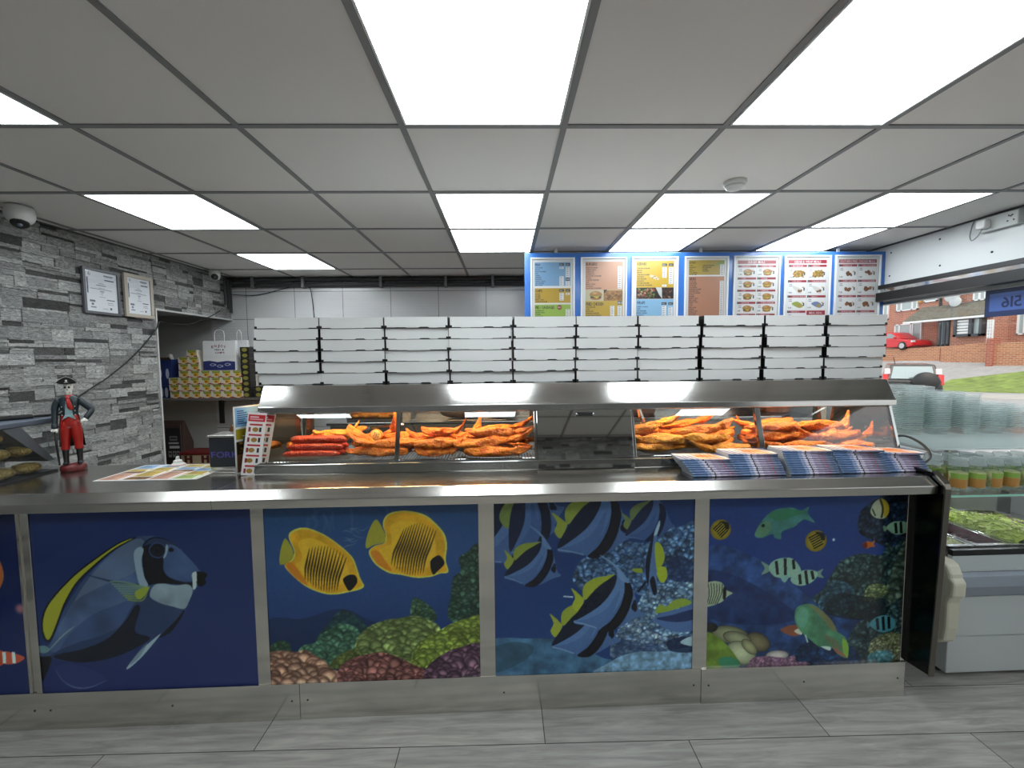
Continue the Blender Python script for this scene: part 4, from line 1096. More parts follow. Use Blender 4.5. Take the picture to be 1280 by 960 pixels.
for x, y, rx, ry, ang, c in ((175, 640, 26, 12, .2, (.50, .48, .38)), (290, 670, 18, 12, .5, (.42, .36, .28)), (205, 655, 20, 9, .3, (.52, .49, .40)), (100, 610, 8, 6, 0, (.12, .12, .1)), (220, 715, 22, 15, .5, (.66, .64, .54)), (255, 690, 14, 7, .8, (.56, .52, .40)), (370, 725, 16, 7, 0, (.70, .62, .66))):
    X, Y = pt(x, y); a.ell(X, Y, rx * 1.08, ry * 1.1, np.array(c) * .5, ang=ang); a.ell(X, Y, rx, ry, np.array(c) * 1.1, ang=ang, rim=np.array(c) * .7)
cells(a, P([(250, 765), (270, 735), (330, 728), (400, 735), (440, 725), (450, 750), (490, 752), (490, 775), (250, 775)]), 70, 2, 4, (.46, .28, .44), (.70, .48, .62), 68)
a.poly(P([(70, 640), (110, 640), (160, 680), (200, 730), (212, 770), (70, 775)]), (.40, .48, .16), tex=.7 + .6 * nz); a.poly(P([(130, 740), (170, 730), (205, 745), (212, 770), (140, 770)]), (.14, .46, .40), .8)
# parrotfish, top
a.poly(P([(278, 222), (300, 180), (330, 145), (370, 122), (430, 116), (470, 128), (500, 112), (497, 140), (526, 178), (480, 165), (440, 195), (390, 215), (385, 245), (360, 240), (350, 225), (310, 240), (285, 238)]), (.22, .42, .44), tex=.75 + .5 * nz)
a.poly(P([(330, 150), (370, 126), (440, 122), (485, 135), (440, 150), (380, 170)]), (.16, .42, .28), .7); a.poly(P([(280, 222), (300, 185), (335, 170), (345, 205), (310, 236), (288, 236)]), (.36, .48, .34), .6); a.ell(*pt(312, 190), 2.5, 2.5, (.05, .1, .1))
def roundfish(x, y, rx, ry, ang):
    X, Y = pt(x, y); a.ell(X, Y, rx, ry, (.62, .52, .12), ang=ang, rim=(.46, .36, .05))
    for k in range(6):
        t = -.55 + .22 * k; ca, sa = math.cos(ang + .8), math.sin(ang + .8)
        a.line([(X + rx * (t * ca + .5 * sa * f), Y + ry * (t * sa - .5 * ca * f)) for f in (-1, 0, 1)], 1.9, (.10, .09, .03))
    a.poly([(X + rx * dx, Y - ry * dy) for dx, dy in ((-.1, .85), (.7, .7), (.85, .1), (.55, .05), (.3, .5))], (.05, .05, .04), .85)
roundfish(137, 207, 14.5, 14.5, 0); roundfish(530, 253, 15.5, 15.5, .3)
def sergeant(pts_body, tail, bars, c=(.50, .62, .60)):
    a.poly(P(tail), np.array(c) * .8); a.poly(P(pts_body), c)
    for b in bars: a.line(P(b), 4.2, (.04, .06, .09), taper=False)
sergeant([(425, 410), (450, 385), (490, 372), (530, 378), (535, 398), (510, 425), (470, 438), (438, 430)], [(528, 385), (560, 368), (550, 388), (562, 405), (530, 398)], [[(462, 390), (466, 432)], [(487, 375), (494, 432)], [(512, 376), (520, 412)]])
sergeant([(335, 365), (355, 335), (400, 322), (440, 330), (468, 372), (455, 395), (410, 405), (360, 400)], [(342, 360), (304, 338), (318, 365), (305, 392), (342, 376)], [[(366, 336), (372, 392)], [(403, 325), (404, 398)], [(436, 330), (440, 370)]])
a.poly(P([(385, 400), (420, 395), (400, 425)]), (.45, .60, .62))
a.poly(P([(70, 440), (100, 420), (140, 425), (160, 455), (186, 468), (165, 482), (140, 505), (100, 520), (70, 520)]), (.58, .60, .54))
for k in range(7): a.line(P([(72 + k * 12, 425 + k), (80 + k * 10, 470), (72 + k * 8, 515)]), 1.3, (.16, .18, .18))
a.poly(P([(148, 445), (160, 450), (158, 488), (146, 492)]), (.05, .06, .08))
# big parrotfish
a.poly(P([(384, 622), (415, 603), (455, 600), (475, 615), (462, 640), (430, 645)]), (.52, .27, .20)); a.poly(P([(440, 625), (470, 612), (470, 640)]), (.75, .70, .68))
a.poly(P([(442, 560), (450, 530), (480, 515), (520, 516), (560, 545), (600, 590), (615, 625), (650, 650), (665, 690), (658, 735), (620, 720), (590, 690), (545, 690), (500, 655), (470, 630), (450, 600)]), (.27, .46, .36), tex=.72 + .56 * nz)
a.poly(P([(500, 515), (545, 535), (590, 575), (617, 625), (590, 615), (550, 565)]), (.46, .40, .26), .8); a.poly(P([(450, 545), (480, 525), (500, 560), (480, 610), (455, 595)]), (.36, .58, .54), .6); a.poly(P([(560, 640), (610, 660), (640, 700), (600, 690)]), (.40, .34, .26), .6)
a.poly(P([(640, 655), (662, 680), (660, 735), (642, 710)]), (.48, .62, .22)); a.poly(P([(600, 690), (640, 715), (655, 733), (615, 715)]), (.56, .34, .28)); a.poly(P([(550, 688), (590, 690), (585, 705)]), (.70, .74, .78)); a.line(P([(486, 640), (496, 672)]), 2, (.6, .68, .7))
# right side fish
a.poly(P([(755, 130), (770, 95), (800, 78), (825, 95), (832, 130), (815, 158), (785, 160), (765, 150)]), (.62, .60, .54)); a.poly(P([(800, 80), (825, 95), (832, 130), (815, 158), (806, 130)]), (.64, .52, .12)); a.line(P([(795, 80), (806, 120), (800, 158)]), 3, (.20, .16, .08)); a.line(P([(762, 120), (775, 150)]), 2, (.1, .1, .1))
sergeant([(822, 200), (840, 178), (870, 172), (905, 178), (905, 215), (860, 226)], [(826, 200), (808, 190), (812, 215)], [[(858, 178), (862, 222)], [(880, 174), (882, 222)]], (.44, .56, .50))
a.poly(P([(722, 268), (740, 255), (760, 258), (774, 250), (768, 266), (774, 276), (755, 278), (738, 284)]), (.74, .34, .06)); a.poly(P([(722, 268), (738, 258), (742, 280), (728, 280)]), (.42, .10, .05))
sergeant([(752, 600), (775, 570), (820, 560), (855, 580), (850, 615), (800, 630)], [(756, 600), (740, 585), (742, 612)], [[(782, 572), (786, 620)], [(806, 565), (810, 622)], [(830, 565), (832, 615)]], (.24, .46, .56))
cells(a, P([(740, 735), (770, 710), (830, 705), (850, 735), (820, 750), (750, 748)]), 20, 3, 5, (.2, .4, .5), (.4, .62, .70), 70)
a.ell(*pt(603, 248), 2, 2, (.7, .8, .9))
a.noise(.06, 3, 9)
finish(a, 4, 'picture panel with many reef fish and dark coral at the right')
# ================================================================== HEATED DISPLAY CASE
CL, CR = -1.047, 1.762
M_hood = mat('stainless_hood', (.79, .785, .77), .13, metal=1., bump=.01, bscale=50, stretch=(1, 20, 20), noise=.05, nscale=3)
M_band = mat('stainless_band', (.74, .74, .73), .09, metal=1.)
M_lamp = mat('heat_lamp_glow', (1., .72, .38), .4, emit=95., ecol=(1., .84, .60))
hc = thing('heated_display_case', 'long stainless heated display case with angled glass, holding fried fish', 'heated display case', (0, 0, ZT))
z_ = lambda z: z - ZT
GB, GT = (.142, 1.004), (.201, 1.214)            # foot and head of the sloping glass (v, z)
MB().box(CL, CR, .130, .150, .0005, z_(1.003)).box(CL, CR, .150, .62, .0005, .020).build('base', M_band, hc, bevel=.002)
HF, HB = .180, .232                              # hood lip and hood top (v)
MB().prism([(HF, z_(1.213)), (HF, z_(1.238)), (HF + .004, z_(1.239)), (HB, z_(1.3275)), (.62, z_(1.3275)), (.62, z_(1.31)), (HB + .01, z_(1.31)), (HF + .02, z_(1.225)), (HF + .03, z_(1.213))], CL - .004, CR + .006).build('hood', M_hood, hc, bevel=.0015)
def slope(u0, u1, f0, f1, th, m, name, off=0., mats=None):
    """a slab lying in the plane of the glass between two heights (0 foot .. 1 head)"""
    p = [(GB[0] + (GT[0] - GB[0]) * f, z_(GB[1] + (GT[1] - GB[1]) * f)) for f in (f0, f1)]
    n = Vector((-(GT[1] - GB[1]), GT[0] - GB[0])).normalized()       # outward, towards the customer
    q = [(a + n.x * off, b + n.y * off) for a, b in p]
    return MB().prism([q[0], q[1], (q[1][0] - n.x * th, q[1][1] - n.y * th), (q[0][0] - n.x * th, q[0][1] - n.y * th)], u0, u1)
gu = lambda px, py: atV(px, py, .17)[0]
P1, P2, P3, P4 = gu(497, 545), gu(669.5, 545), gu(792, 545), gu(950, 545)
for a, b in ((CL + .012, P1 - .008), (P1 + .008, P2 - .005), (P3 + .005, P4 - .011), (P4 + .011, CR - .014)):
    slope(a, b, .0, 1., .005, None, '').build('glass_pane', M_case, hc)
for u, w_ in ((P1, .009), (P2, .006), (P3, .006), (P4, .012), (CL + .006, .006), (CR - .007, .007)):
    slope(u - w_, u + w_, -.02, 1.02, .016, None, '', off=.002).build('glazing_post', M_band, hc, bevel=.0015)
for a, b in ((CL + .012, P2 - .005), (P3 + .005, CR - .014)):
    q = slope(a, b, -.01, .022, .010, None, '', off=.001)
    for f in ((.978, 1.01),): q2 = slope(a, b, *f, .010, None, '', off=.001); q.add(q2.v, q2.f)
    q.build('glazing_trim', M_chrome, hc)
o = slope(P2 + .006, P3 - .006, -.19, 1.02, .012, None, '', off=.006).build('centre_panel', M_mirror, hc, bevel=.0015); o['label'] = 'plain mirror polished centre panel between the two glazed halves'
q = atV(731, 517, .185); MB().obox((q[0] - .04, .178, z_(1.186)), (.08, 0, 0), (0, .012, 0), (0, .004, .014)).build('catch', M_black, hc, bevel=.002)
MB().ell((q[0] - .037, .178, z_(1.192)), (.006, .006, .006)).ell((q[0] + .037, .178, z_(1.192)), (.006, .006, .006)).build('catch_screw', M_chrome, hc)
M_side = mat('stainless_inside', (.74, .68, .60), .13, metal=1.)
for a, b in ((CL, CL + .006), (CR - .006, CR), (P2 + .002, P2 + .006), (P3 - .006, P3 - .002)):
    MB().prism([(.152, .021), (GT[0] + .012, z_(1.212)), (.50, z_(1.30)), (.55, .021)], a, b).build('side_panel', M_side, hc)
for a, b in ((CL, CL + .045), (CR - .05, CR)):
    MB().box(a, b, .565, .60, .02, z_(1.31)).build('rear_post', M_side, hc)
for a, b in ((CL + .06, P2 - .05), (P3 + .05, CR - .06)):
    n = 3
    for i in range(n):
        x0 = a + (b - a) * (i + .12) / n; x1 = a + (b - a) * (i + .88) / n
        MB().tube([(x0, .33, z_(1.275)), (x1, .33, z_(1.275))], .010, 10).build('heat_lamp', M_lamp, hc)
    mb = MB()
    k = int((b - a + .1) / .014)
    for i in range(k):
        u = a - .045 + i * .014; mb.tube([(u, .165, z_(1.006)), (u, .54, z_(1.006))], .0022, 5)
    for v in (.17, .35, .535): mb.tube([(a - .05, v, z_(1.003)), (b + .05, v, z_(1.003))], .003, 6)
    mb.build('wire_rack', M_chrome, hc)

# ---------------------------------------------------------------- fried fish, each fillet a thing of its own
def batter_mat(name, c1, c2, gl=.42):
    m = mat(name, c1, gl, noise=.0, bump=.0); nt = m.node_tree; b = nt.nodes['Principled BSDF']
    tc = nt.nodes.new('ShaderNodeTexCoord'); n = nt.nodes.new('ShaderNodeTexNoise'); n.inputs['Scale'].default_value = 45; n.inputs['Detail'].default_value = 6
    nt.links.new(tc.outputs['Object'], n.inputs['Vector'])
    cr = nt.nodes.new('ShaderNodeValToRGB'); cr.color_ramp.elements[0].color = (*s2l(c2), 1); cr.color_ramp.elements[1].color = (*s2l(c1), 1); cr.color_ramp.elements[0].position = .35; cr.color_ramp.elements[1].position = .6
    nt.links.new(n.outputs['Fac'], cr.inputs['Fac']); nt.links.new(cr.outputs[0], b.inputs['Base Color'])
    n2 = nt.nodes.new('ShaderNodeTexNoise'); n2.inputs['Scale'].default_value = 120; n2.inputs['Detail'].default_value = 3; nt.links.new(tc.outputs['Object'], n2.inputs['Vector'])
    bp = nt.nodes.new('ShaderNodeBump'); bp.inputs['Strength'].default_value = 1.; bp.inputs['Distance'].default_value = .012
    nt.links.new(n2.outputs['Fac'], bp.inputs['Height']); nt.links.new(bp.outputs[0], b.inputs['Normal'])
    return m
M_batter = batter_mat('orange_batter', (.97, .55, .13), (.86, .36, .06)); M_batter2 = batter_mat('golden_batter', (.95, .64, .20), (.82, .46, .10)); M_saveloy = batter_mat('red_sausage_skin', (.88, .24, .12), (.74, .13, .06), .3)

def fish_mesh(seed, L, Wd, Tk, curl=0., bend=0., m=None):
    r = random.Random(seed); mb = MB(); rings = []; N, K = 25, 14
    ph = [r.uniform(0, 6.28) for _ in range(6)]
    for i in range(N):
        t = i / (N - 1); x = (t - .5) * L
        w = (math.sin(PI * min(t * 1.25 + .06, 1)) ** .55 if t < .72 else max(.16, 1 - ((t - .66) / .36) ** 1.4)) * (1 if t > .03 else .6)
        w = max(w, .14); y0 = bend * math.sin(PI * t) + .006 * math.sin(9 * t + ph[0]); z0 = curl * max(0, t - .72) ** 2 * 4.5 + .5 * curl * max(0, .16 - t) ** 2 * 8
        ring = []
        for k in range(K):
            a = 2 * PI * k / K; rr = 1 + .16 * math.sin(3 * a + 11 * t + ph[1]) + .11 * math.sin(5 * a - 17 * t + ph[2]) + r.uniform(-.15, .15)
            ring.append((x + .006 * math.sin(7 * a + ph[3]), y0 + Wd / 2 * w * rr * math.cos(a), z0 + Tk / 2 * w ** .7 * rr * math.sin(a) * (1 if math.sin(a) > 0 else .75)))
        rings.append(ring)
    mb.loft(rings)
    return mb.mesh('fried_fish', [m or M_batter], smooth=True)
SHAPES = [fish_mesh(11 + i, *q) for i, q in enumerate(((.31, .088, .050, .10, .02), (.28, .082, .052, .02, -.02), (.34, .078, .046, .14, .01), (.27, .092, .050, .0, .025), (.30, .076, .054, .06, -.012), (.22, .066, .042, .20, .0)))]
SHAPG = [fish_mesh(51 + i, *q, m=M_batter2) for i, q in enumerate(((.31, .088, .052, .08, .02), (.28, .084, .054, .02, -.02), (.22, .066, .044, .2, .01)))]

def put(name, me, pos, rz, ry=0., rx=0., sc=1., label='', cat='', group=None, sub=1):
    o = bpy.data.objects.new(name, me); COL.objects.link(o)
    o.matrix_world = Matrix.Translation(W(*pos)) @ Matrix.Rotation(TH + rz, 4, 'Z') @ Matrix.Rotation(ry, 4, 'Y') @ Matrix.Rotation(rx, 4, 'X') @ Matrix.Scale(sc, 4)
    if sub:
        q = o.modifiers.new('sub', 'SUBSURF'); q.levels = sub; q.render_levels = sub
    return tag(o, label, cat, group)

HN = {'a': 'far left bay', 'b': 'bay left of the mirror', 'c': 'bay right of the mirror', 'd': 'far right bay'}
FLOOR = 1.010
def heap(bay, rows, shapes, seed):
    """rows: (u0, u1, n, v, layer, tilt); one fish per row"""
    r = random.Random(seed)
    keyed = {}
    wh = lambda v: 'front' if v < .27 else 'back' if v > .36 else 'middle'
    for q in rows: keyed.setdefault((wh(q[3]), q[4]), []).append(q)
    for (u0, u1, n, v, lay, yaw) in rows:
        u = (u0 + u1) / 2 + r.uniform(-.015, .015); z = FLOOR + .020 + lay * .036 + r.uniform(0, .003)
        yaw_ = yaw + r.uniform(-.18, .18) + (PI if r.random() < .45 else 0)
        mates = sorted(keyed[(wh(v), lay)]); side = '' if len(mates) == 1 else (' left half', ' right half')[mates.index((u0, u1, n, v, lay, yaw)) % 2]
        lab = 'orange battered fish, %s, %s row%s, %s layer' % (HN[bay], wh(v), side, ('bottom', 'second', 'top')[lay])
        put('fried_fish', r.choice(shapes), (u, v + r.uniform(-.012, .012), z), yaw_, r.uniform(-.06, .06), r.uniform(-.2, .2), r.uniform(.9, 1.08), lab, 'fried fish', 'fried fish in the heated case')
# bay a : saveloys at the left, golden pieces behind, fish to the right
def saveloy():
    mb = MB(); L = .25; rings = []
    r = random.Random(5)
    for i in range(15):
        t = i / 14; R = .0155 * (min(1, math.sin(PI * t) * 3.2 + .35) if 0 < t < 1 else .3); y = .012 * math.sin(PI * t)
        rings.append([((t - .5) * L, y + R * math.cos(2 * PI * k / 12), R * math.sin(2 * PI * k / 12)) for k in range(12)])
    return mb.loft(rings).mesh('saveloy', [M_saveloy], smooth=True)
sv = saveloy()
tr = thing('sausage_tray', 'shallow clear tray under the red sausages in the far left bay', 'tray', (-.995, .185, 1.0095))
MB().box(0, .315, 0, .145, 0, .002).box(0, .315, 0, .002, .002, .016).box(0, .315, .143, .145, .002, .016).box(0, .002, .002, .143, .002, .016).box(.313, .315, .002, .143, .002, .016).build('tray', M_ac, tr)
for lay, n in ((0, 4), (1, 3), (2, 2)):
    for i in range(n):
        v = .205 + i * .034 + lay * .018
        put('red_sausage', sv, (-.845 + .01 * ((i + lay) % 3), v, 1.012 + .0165 + lay * .027), .02 * (i - 1), 0, 0, 1., 'red skinned sausage, %s from the glass in the %s layer of its tray' % (ORD[i + 1], ('bottom', 'middle', 'top')[lay]), 'sausage', 'red sausages in a tray', 1)
for i, (u, v, z, yaw, ry) in enumerate(((-.88, .37, 1.06, .12, -.05), (-.80, .405, 1.095, .20, -.12), (-.79, .35, 1.10, .1, .02))):
    put('fried_fish', SHAPG[i], (u, v, z - .02 if i == 0 else z - .012), yaw, ry, 0, .95, 'golden battered piece behind the red sausages, ' + ('lowest of three', 'rearmost of three', 'topmost of three')[i], 'fried fish', 'golden pieces behind the sausages')
put('fried_fish', SHAPES[5], (-.640, .285, 1.075), -.5, .35, 0, 1.05, 'orange battered fish leaning up against the right end of the red sausages', 'fried fish', 'fried fish in the heated case')
heap('a', [(-.69, -.46, 1, .188, 0, .05), (-.66, -.44, 1, .275, 0, .1), (-.66, -.46, 1, .37, 0, -.1), (-.60, -.45, 1, .235, 1, .12), (-.62, -.46, 1, .335, 1, -.1)], SHAPES, 2)
put('fried_fish', SHAPES[5], (-.545, .40, 1.082), -1.0, -.45, 0, 1., 'small orange fish tail standing up at the back of the far left bay', 'fried fish', 'fried fish in the heated case')
fc = thing('cut_fishcake', 'pale round cut end of a fishcake facing out in the far left bay', 'fishcake', (-.600, .335, 1.052))
MB().lathe([(.005, -.02), (.026, -.02), (.030, -.012), (.030, .012), (.026, .016), (.004, .016)], 20).build('cake', M_batter2, fc, smooth=True, rot=(PI / 2 - .2, 0, .1), loc=(0, 0, .031))
mb = MB().ell((0, 0, .0165), (.024, .024, .003))
for k in range(9): mb.ell((.015 * math.cos(k * 2.4) * (k / 9 + .2), .015 * math.sin(k * 2.4) * (k / 9 + .2), .0185), (.003, .003, .0022), 1, 6, 5)
mb.build('cut_face', [mat('cake_inside', (.93, .86, .58), .6), mat('cake_specks', (.45, .28, .12), .6)], fc, smooth=True, rot=(PI / 2 - .2, 0, .1), loc=(0, 0, .031))
heap('b', [(-.42, -.14, 1, .184, 0, .03), (-.16, .10, 1, .182, 0, -.02), (-.42, -.14, 1, .275, 0, -.05), (-.14, .10, 1, .28, 0, .06), (-.40, -.12, 1, .37, 0, .05), (-.12, .10, 1, .375, 0, -.05),
           (-.40, -.16, 1, .215, 1, -.08), (-.16, .09, 1, .215, 1, .16), (-.40, -.15, 1, .31, 1, .05), (-.15, .08, 1, .31, 1, .2), (-.40, -.2, 1, .365, 1, .05), (-.15, .08, 1, .39, 1, .1), (-.42, -.16, 1, .29, 2, -.06), (-.12, .10, 1, .25, 2, .1), (-.12, .10, 1, .34, 2, .14)], SHAPES, 3)
put('fried_fish', SHAPES[5], (-.165, .30, 1.085), .6, -.5, 0, .95, 'orange fish with its tail up between the heaps left of the mirror', 'fried fish', 'fried fish in the heated case')
heap('c', [(.58, .84, 1, .186, 0, .05), (.84, 1.11, 1, .188, 0, .0), (.58, .84, 1, .28, 0, -.1), (.84, 1.10, 1, .28, 0, .1), (.60, .84, 1, .385, 0, .1), (.86, 1.10, 1, .385, 0, 0),
           (.57, .82, 1, .225, 1, .04), (.80, 1.06, 1, .22, 1, .14), (.60, .84, 1, .32, 1, -.16), (.84, 1.10, 1, .32, 1, .1), (.60, .84, 1, .385, 1, .1), (.86, 1.10, 1, .39, 1, -.1)], SHAPG[:2] + SHAPES[:2], 5)
put('fried_fish', SHAPG[0], (.69, .28, 1.112), .1, -.22, 0, .95, 'golden battered fish arching over the heap right of the mirror', 'fried fish', 'fried fish in the heated case')
put('fried_fish', SHAPES[2], (.90, .37, 1.112), .1, -.12, 0, .9, 'long orange fish with a raised tail, back of the bay right of the mirror', 'fried fish', 'fried fish in the heated case')
put('fried_fish', SHAPES[4], (.93, .25, 1.105), .15, -.14, 0, 1., 'thick orange fish on top in front, bay right of the mirror', 'fried fish', 'fried fish in the heated case')
heap('d', [(1.15, 1.42, 1, .188, 0, .04), (1.42, 1.68, 1, .19, 0, .02), (1.15, 1.42, 1, .28, 0, 0), (1.42, 1.68, 1, .28, 0, .05), (1.16, 1.42, 1, .38, 0, .05), (1.42, 1.66, 1, .38, 0, -.05),
           (1.14, 1.40, 1, .225, 1, -.05), (1.38, 1.62, 1, .23, 1, .08), (1.14, 1.42, 1, .32, 1, .05), (1.40, 1.64, 1, .32, 1, -.08), (1.14, 1.42, 1, .385, 1, .05), (1.40, 1.64, 1, .39, 1, -.08), (1.14, 1.38, 1, .285, 2, .1), (1.36, 1.56, 1, .29, 2, .05), (1.16, 1.4, 1, .37, 2, -.1)], SHAPES, 6)
put('fried_fish', SHAPES[5], (1.55, .26, 1.08), .25, -.32, 0, 1., 'orange fish with a tail curled upwards, right of the far right heap', 'fried fish', 'fried fish in the heated case')
put('fried_fish', SHAPES[5], (1.655, .24, 1.05), .1, -.35, 0, .8, 'orange fish tail curling up nearest the right end of the case', 'fried fish', 'fried fish in the heated case')
def tongs(loc, rz, ry, label, tip):
    t = thing('serving_tongs', label, 'tongs', loc, rz)
    for s in (-1, 1):
        MB().loft([[(x, s * g - .001, -w), (x, s * g + .001, -w), (x, s * g + .001, w), (x, s * g - .001, w)] for x, g, w in ((0, .004, .006), (.08, .012, .006), (.2, .020, .005), (.24, .014, .011))]).build('arm', M_chrome, t)
    MB().tube([(0, -.004, 0), (-.012, 0, 0), (0, .004, 0)], .004, 8).build('hinge', M_chrome, t)
    t.rotation_euler[1] = ry
    return t
q = atV(655 + 128, 520, .36); tongs((.66, .40, 1.21), .4, 1.2, 'steel tongs standing in the fish just right of the mirror panel', 0)
tongs((-.50, .42, 1.12), 2.6, .15, 'steel tongs lying at the back of the far left bay', 0)

# ================================================================== PIZZA BOXES on the hood: ten stacks of six
ZH = 1.3277
edges = [(-1.118, -.836), (-.822, -.543), (-.535, -.252), (-.246, .040), (.046, .334), (.340, .622), (.628, .914), (.924, 1.220), (1.228, 1.520), (1.530, 1.818)]
BW = .283; BH = .0505
M_board = mat('white_board', (.85, .85, .845), .7); M_bside = mat('black_printed_board', (.045, .045, .05), .5)
def box_proto(name, seed, label='x'):
    r = random.Random(seed)
    t = bpy.data.objects.new(name, None); COL.objects.link(t)
    h = BH - .0012; w = BW / 2
    MB().box(-w + .003, w - .003, .004, BW - .003, .0, h - .004).build('tray', M_bside, t)
    # the lid: top sheet, front flap with a stepped lower edge, black side flaps
    k = [r.choice((.0, .0025, .005)) for _ in range(5)]
    xs = [-w, -w + .012, -w + .05, -w + .095, -w + .155, w - .085, w - .045, w - .012, w]
    lo = [.011, .011 * 0 + .002, k[0] * .6 + .0005, .0005 + k[1] * .4, k[2] * .9 + .001, .0005 + k[3] * .5, .002 + k[4] * .6, .012, .012]
    pr = [(xs[0], h), (xs[0], .012), (xs[0] + .008, .012), (xs[0] + .008, .003)]
    for i in range(2, 7): pr += [(xs[i] - .006, lo[i - 1] if i > 2 else .003), (xs[i] + .004, lo[i])]
    pr += [(xs[-1] - .010, lo[6]), (xs[-1] - .010, .012), (xs[-1], .012), (xs[-1], h)]
    lid = MB().prism(pr, .0, .003, 0, axis='y'); lid.box(-w, w, .0031, BW, h - .003, h, 0)
    lid.box(-w - .0006, -w + .002, .0005, BW - .002, .008, h - .0003, 1).box(w - .002, w + .0006, .0005, BW - .002, .008, h - .0003, 1)
    lid.build('lid', [M_board, M_bside], t)
    mb = MB()
    for s in (-1, 1): mb.box(s * (w - .004) - .0055, s * (w - .004) + .0055, -.0012, .006, .0, .0105)
    mb.build('corner_tab', M_black, t)
    return t
protos = [box_proto('pizza_box', 20 + i) for i in range(5)]
used = set()
for s, (a, b) in enumerate(edges):
    for l in range(6):
        pi = (s * 7 + l * 3) % 5
        if pi not in used: o = protos[pi]; used.add(pi)
        else: o = copy_tree(protos[pi])
        sh = rnd.uniform(-.004, .004); lean = .006 * (rnd.random() - .5)
        if s == 0 and l == 0: sh = .010
        place(o, ((a + b) / 2 + sh, .300 + rnd.uniform(-.006, .006) - (.006 if l > 2 else 0), ZH + l * BH), rnd.uniform(-.012, .012))
        tag(o, 'white pizza box in the %s stack from the left, %s' % (ORD[s + 1], ('at the bottom', 'second from bottom', 'third from bottom', 'third from top', 'second from top', 'on top')[l]), 'pizza box', 'pizza boxes stacked on the display case')
        if s == 0 and l == 5:
            a_ = Art(280, 60, (.06, .06, .065), res=1.); a_.text('Best Pizza', 40, 12, 36, (.9, .9, .88), w=150)
            nb = art_obj('lid_print', a_, BW - .004, .06, M_printm, o, th=.0008, loc=(-BW / 2 + .002, .012, BH - .0003), rot=(-PI / 2, 0, 0))

# ================================================================== MENU LEAFLETS in five stacks on the counter front
LW, LD, LH = .200, .102, .0082
cols_ = [(.0, .03, (.34, .44, .56)), (.03, .12, (.27, .36, .50)), (.12, .30, (.30, .39, .54)), (.30, .38, (.50, .55, .67)), (.38, .44, (.74, .72, .78)), (.44, .47, (.20, .22, .23)), (.47, .56, (.68, .65, .72)), (.56, .70, (.56, .51, .60)), (.70, .78, (.48, .45, .54)), (.78, .80, (.62, .32, .38)), (.80, .90, (.40, .41, .50)), (.90, 1., (.30, .36, .47))]
lm = [mat('leaflet_band_%d' % i, tuple(min(1, x * 1.08 + .05) for x in c), .55) for i, (_, _, c) in enumerate(cols_)] + [mat('leaflet_pages', (.74, .76, .80), .6), mat('leaflet_blue', (.20, .32, .50), .55)]
def leaf_proto():
    mb = MB()
    for i, (a, b, c) in enumerate(cols_):
        x0, x1 = a * LW, b * LW
        pr = [(.0012, .0003), (-.0012, LH * .25), (-.0016, LH * .5), (-.0012, LH * .75), (.0012, LH - .0003), (LD, LH - .0003), (LD, .0003)]
        mb.prism(pr, x0, x1, i)
    mb.box(-.0006, 0, .003, LD - .003, .0006, LH - .0006, len(cols_)); mb.box(LW, LW + .0006, .003, LD - .003, .0006, LH - .0006, len(cols_) + 1)
    return mb.mesh('menu_leaflet', lm)
leaf_me = leaf_proto()
def leaf_art(seed):
    a = Art(198, 150, (.90, .88, .88), res=.62); r = random.Random(seed)
    a.poly([(0, 150), (0, 40), (70, 150)], (.16, .28, .48), smooth=False)
    for k in range(7): a.poly([(14 + k * 11, 150), (22 + k * 11, 150), (2 + k * 11, 60), (-6 + k * 11, 60)], (.18, .30, .52) if k % 2 else (.82, .84, .90), smooth=False)
    for k in range(6): a.poly([(84 + k * 17, 146), (96 + k * 17, 146), (80 + k * 17, 18), (70 + k * 17, 18)], r.choice([(.90, .48, .18), (.93, .62, .36), (.86, .36, .16)]), smooth=False)
    a.ell(118, 70, 40, 24, (.91, .50, .16), .9); a.ell(105, 78, 20, 12, (.82, .36, .10)); a.ell(135, 62, 18, 10, (.95, .66, .30))
    a.poly([(198, 0), (150, 0), (198, 90)], (.18, .30, .50), smooth=False)
    for k in range(4): a.rect(20 + k * 40, 8, 44 + k * 40, 12, (.16, .26, .46))
    return a
sx = [atV(p, 590, -.015)[0] for p in (855, 920, 989, 1053, 1106)]
tops = [8, 10, 11, 11, 9]
vs = [-.026, -.022, -.020, -.016, -.008]
for s in range(5):
    n = tops[s]; r = random.Random(80 + s)
    nm = ('first', 'second', 'third', 'fourth', 'fifth')[s]
    for l in range(n):
        f = l / n
        du = (-.045 * f ** 1.2 if s == 0 else -.018 * f) + r.uniform(-.0018, .0018)
        loc = (sx[s] + du + (.045 if s == 0 else .012) - .012, vs[s] + .035 * f * (1 + .3 * s / 4) + r.uniform(-.0018, .0018), ZT + .0004 + l * LH)
        rz = r.uniform(-.012, .012)
        if l < n - 1:
            o = bpy.data.objects.new('menu_leaflet', leaf_me); COL.objects.link(o); place(o, loc, rz)
            tag(o, 'folded blue menu leaflet inside the %s stack from the left' % nm, 'leaflet', 'menu leaflets stacked on the counter, stack %s' % nm)
        else:
            o = bpy.data.objects.new('menu_leaflet', leaf_me); COL.objects.link(o); place(o, loc, rz - (.14 if s in (3, 4) else .05))
            tag(o, 'topmost menu leaflet of the %s stack from the left, its orange cover up' % nm, 'leaflet', 'top leaflets of the counter stacks')
            art_obj('cover', leaf_art(s), LW - .001, LD - .001, M_print, o, th=.0003, loc=(.0005, 0, LH - .0001), rot=(-PI / 2, 0, 0))
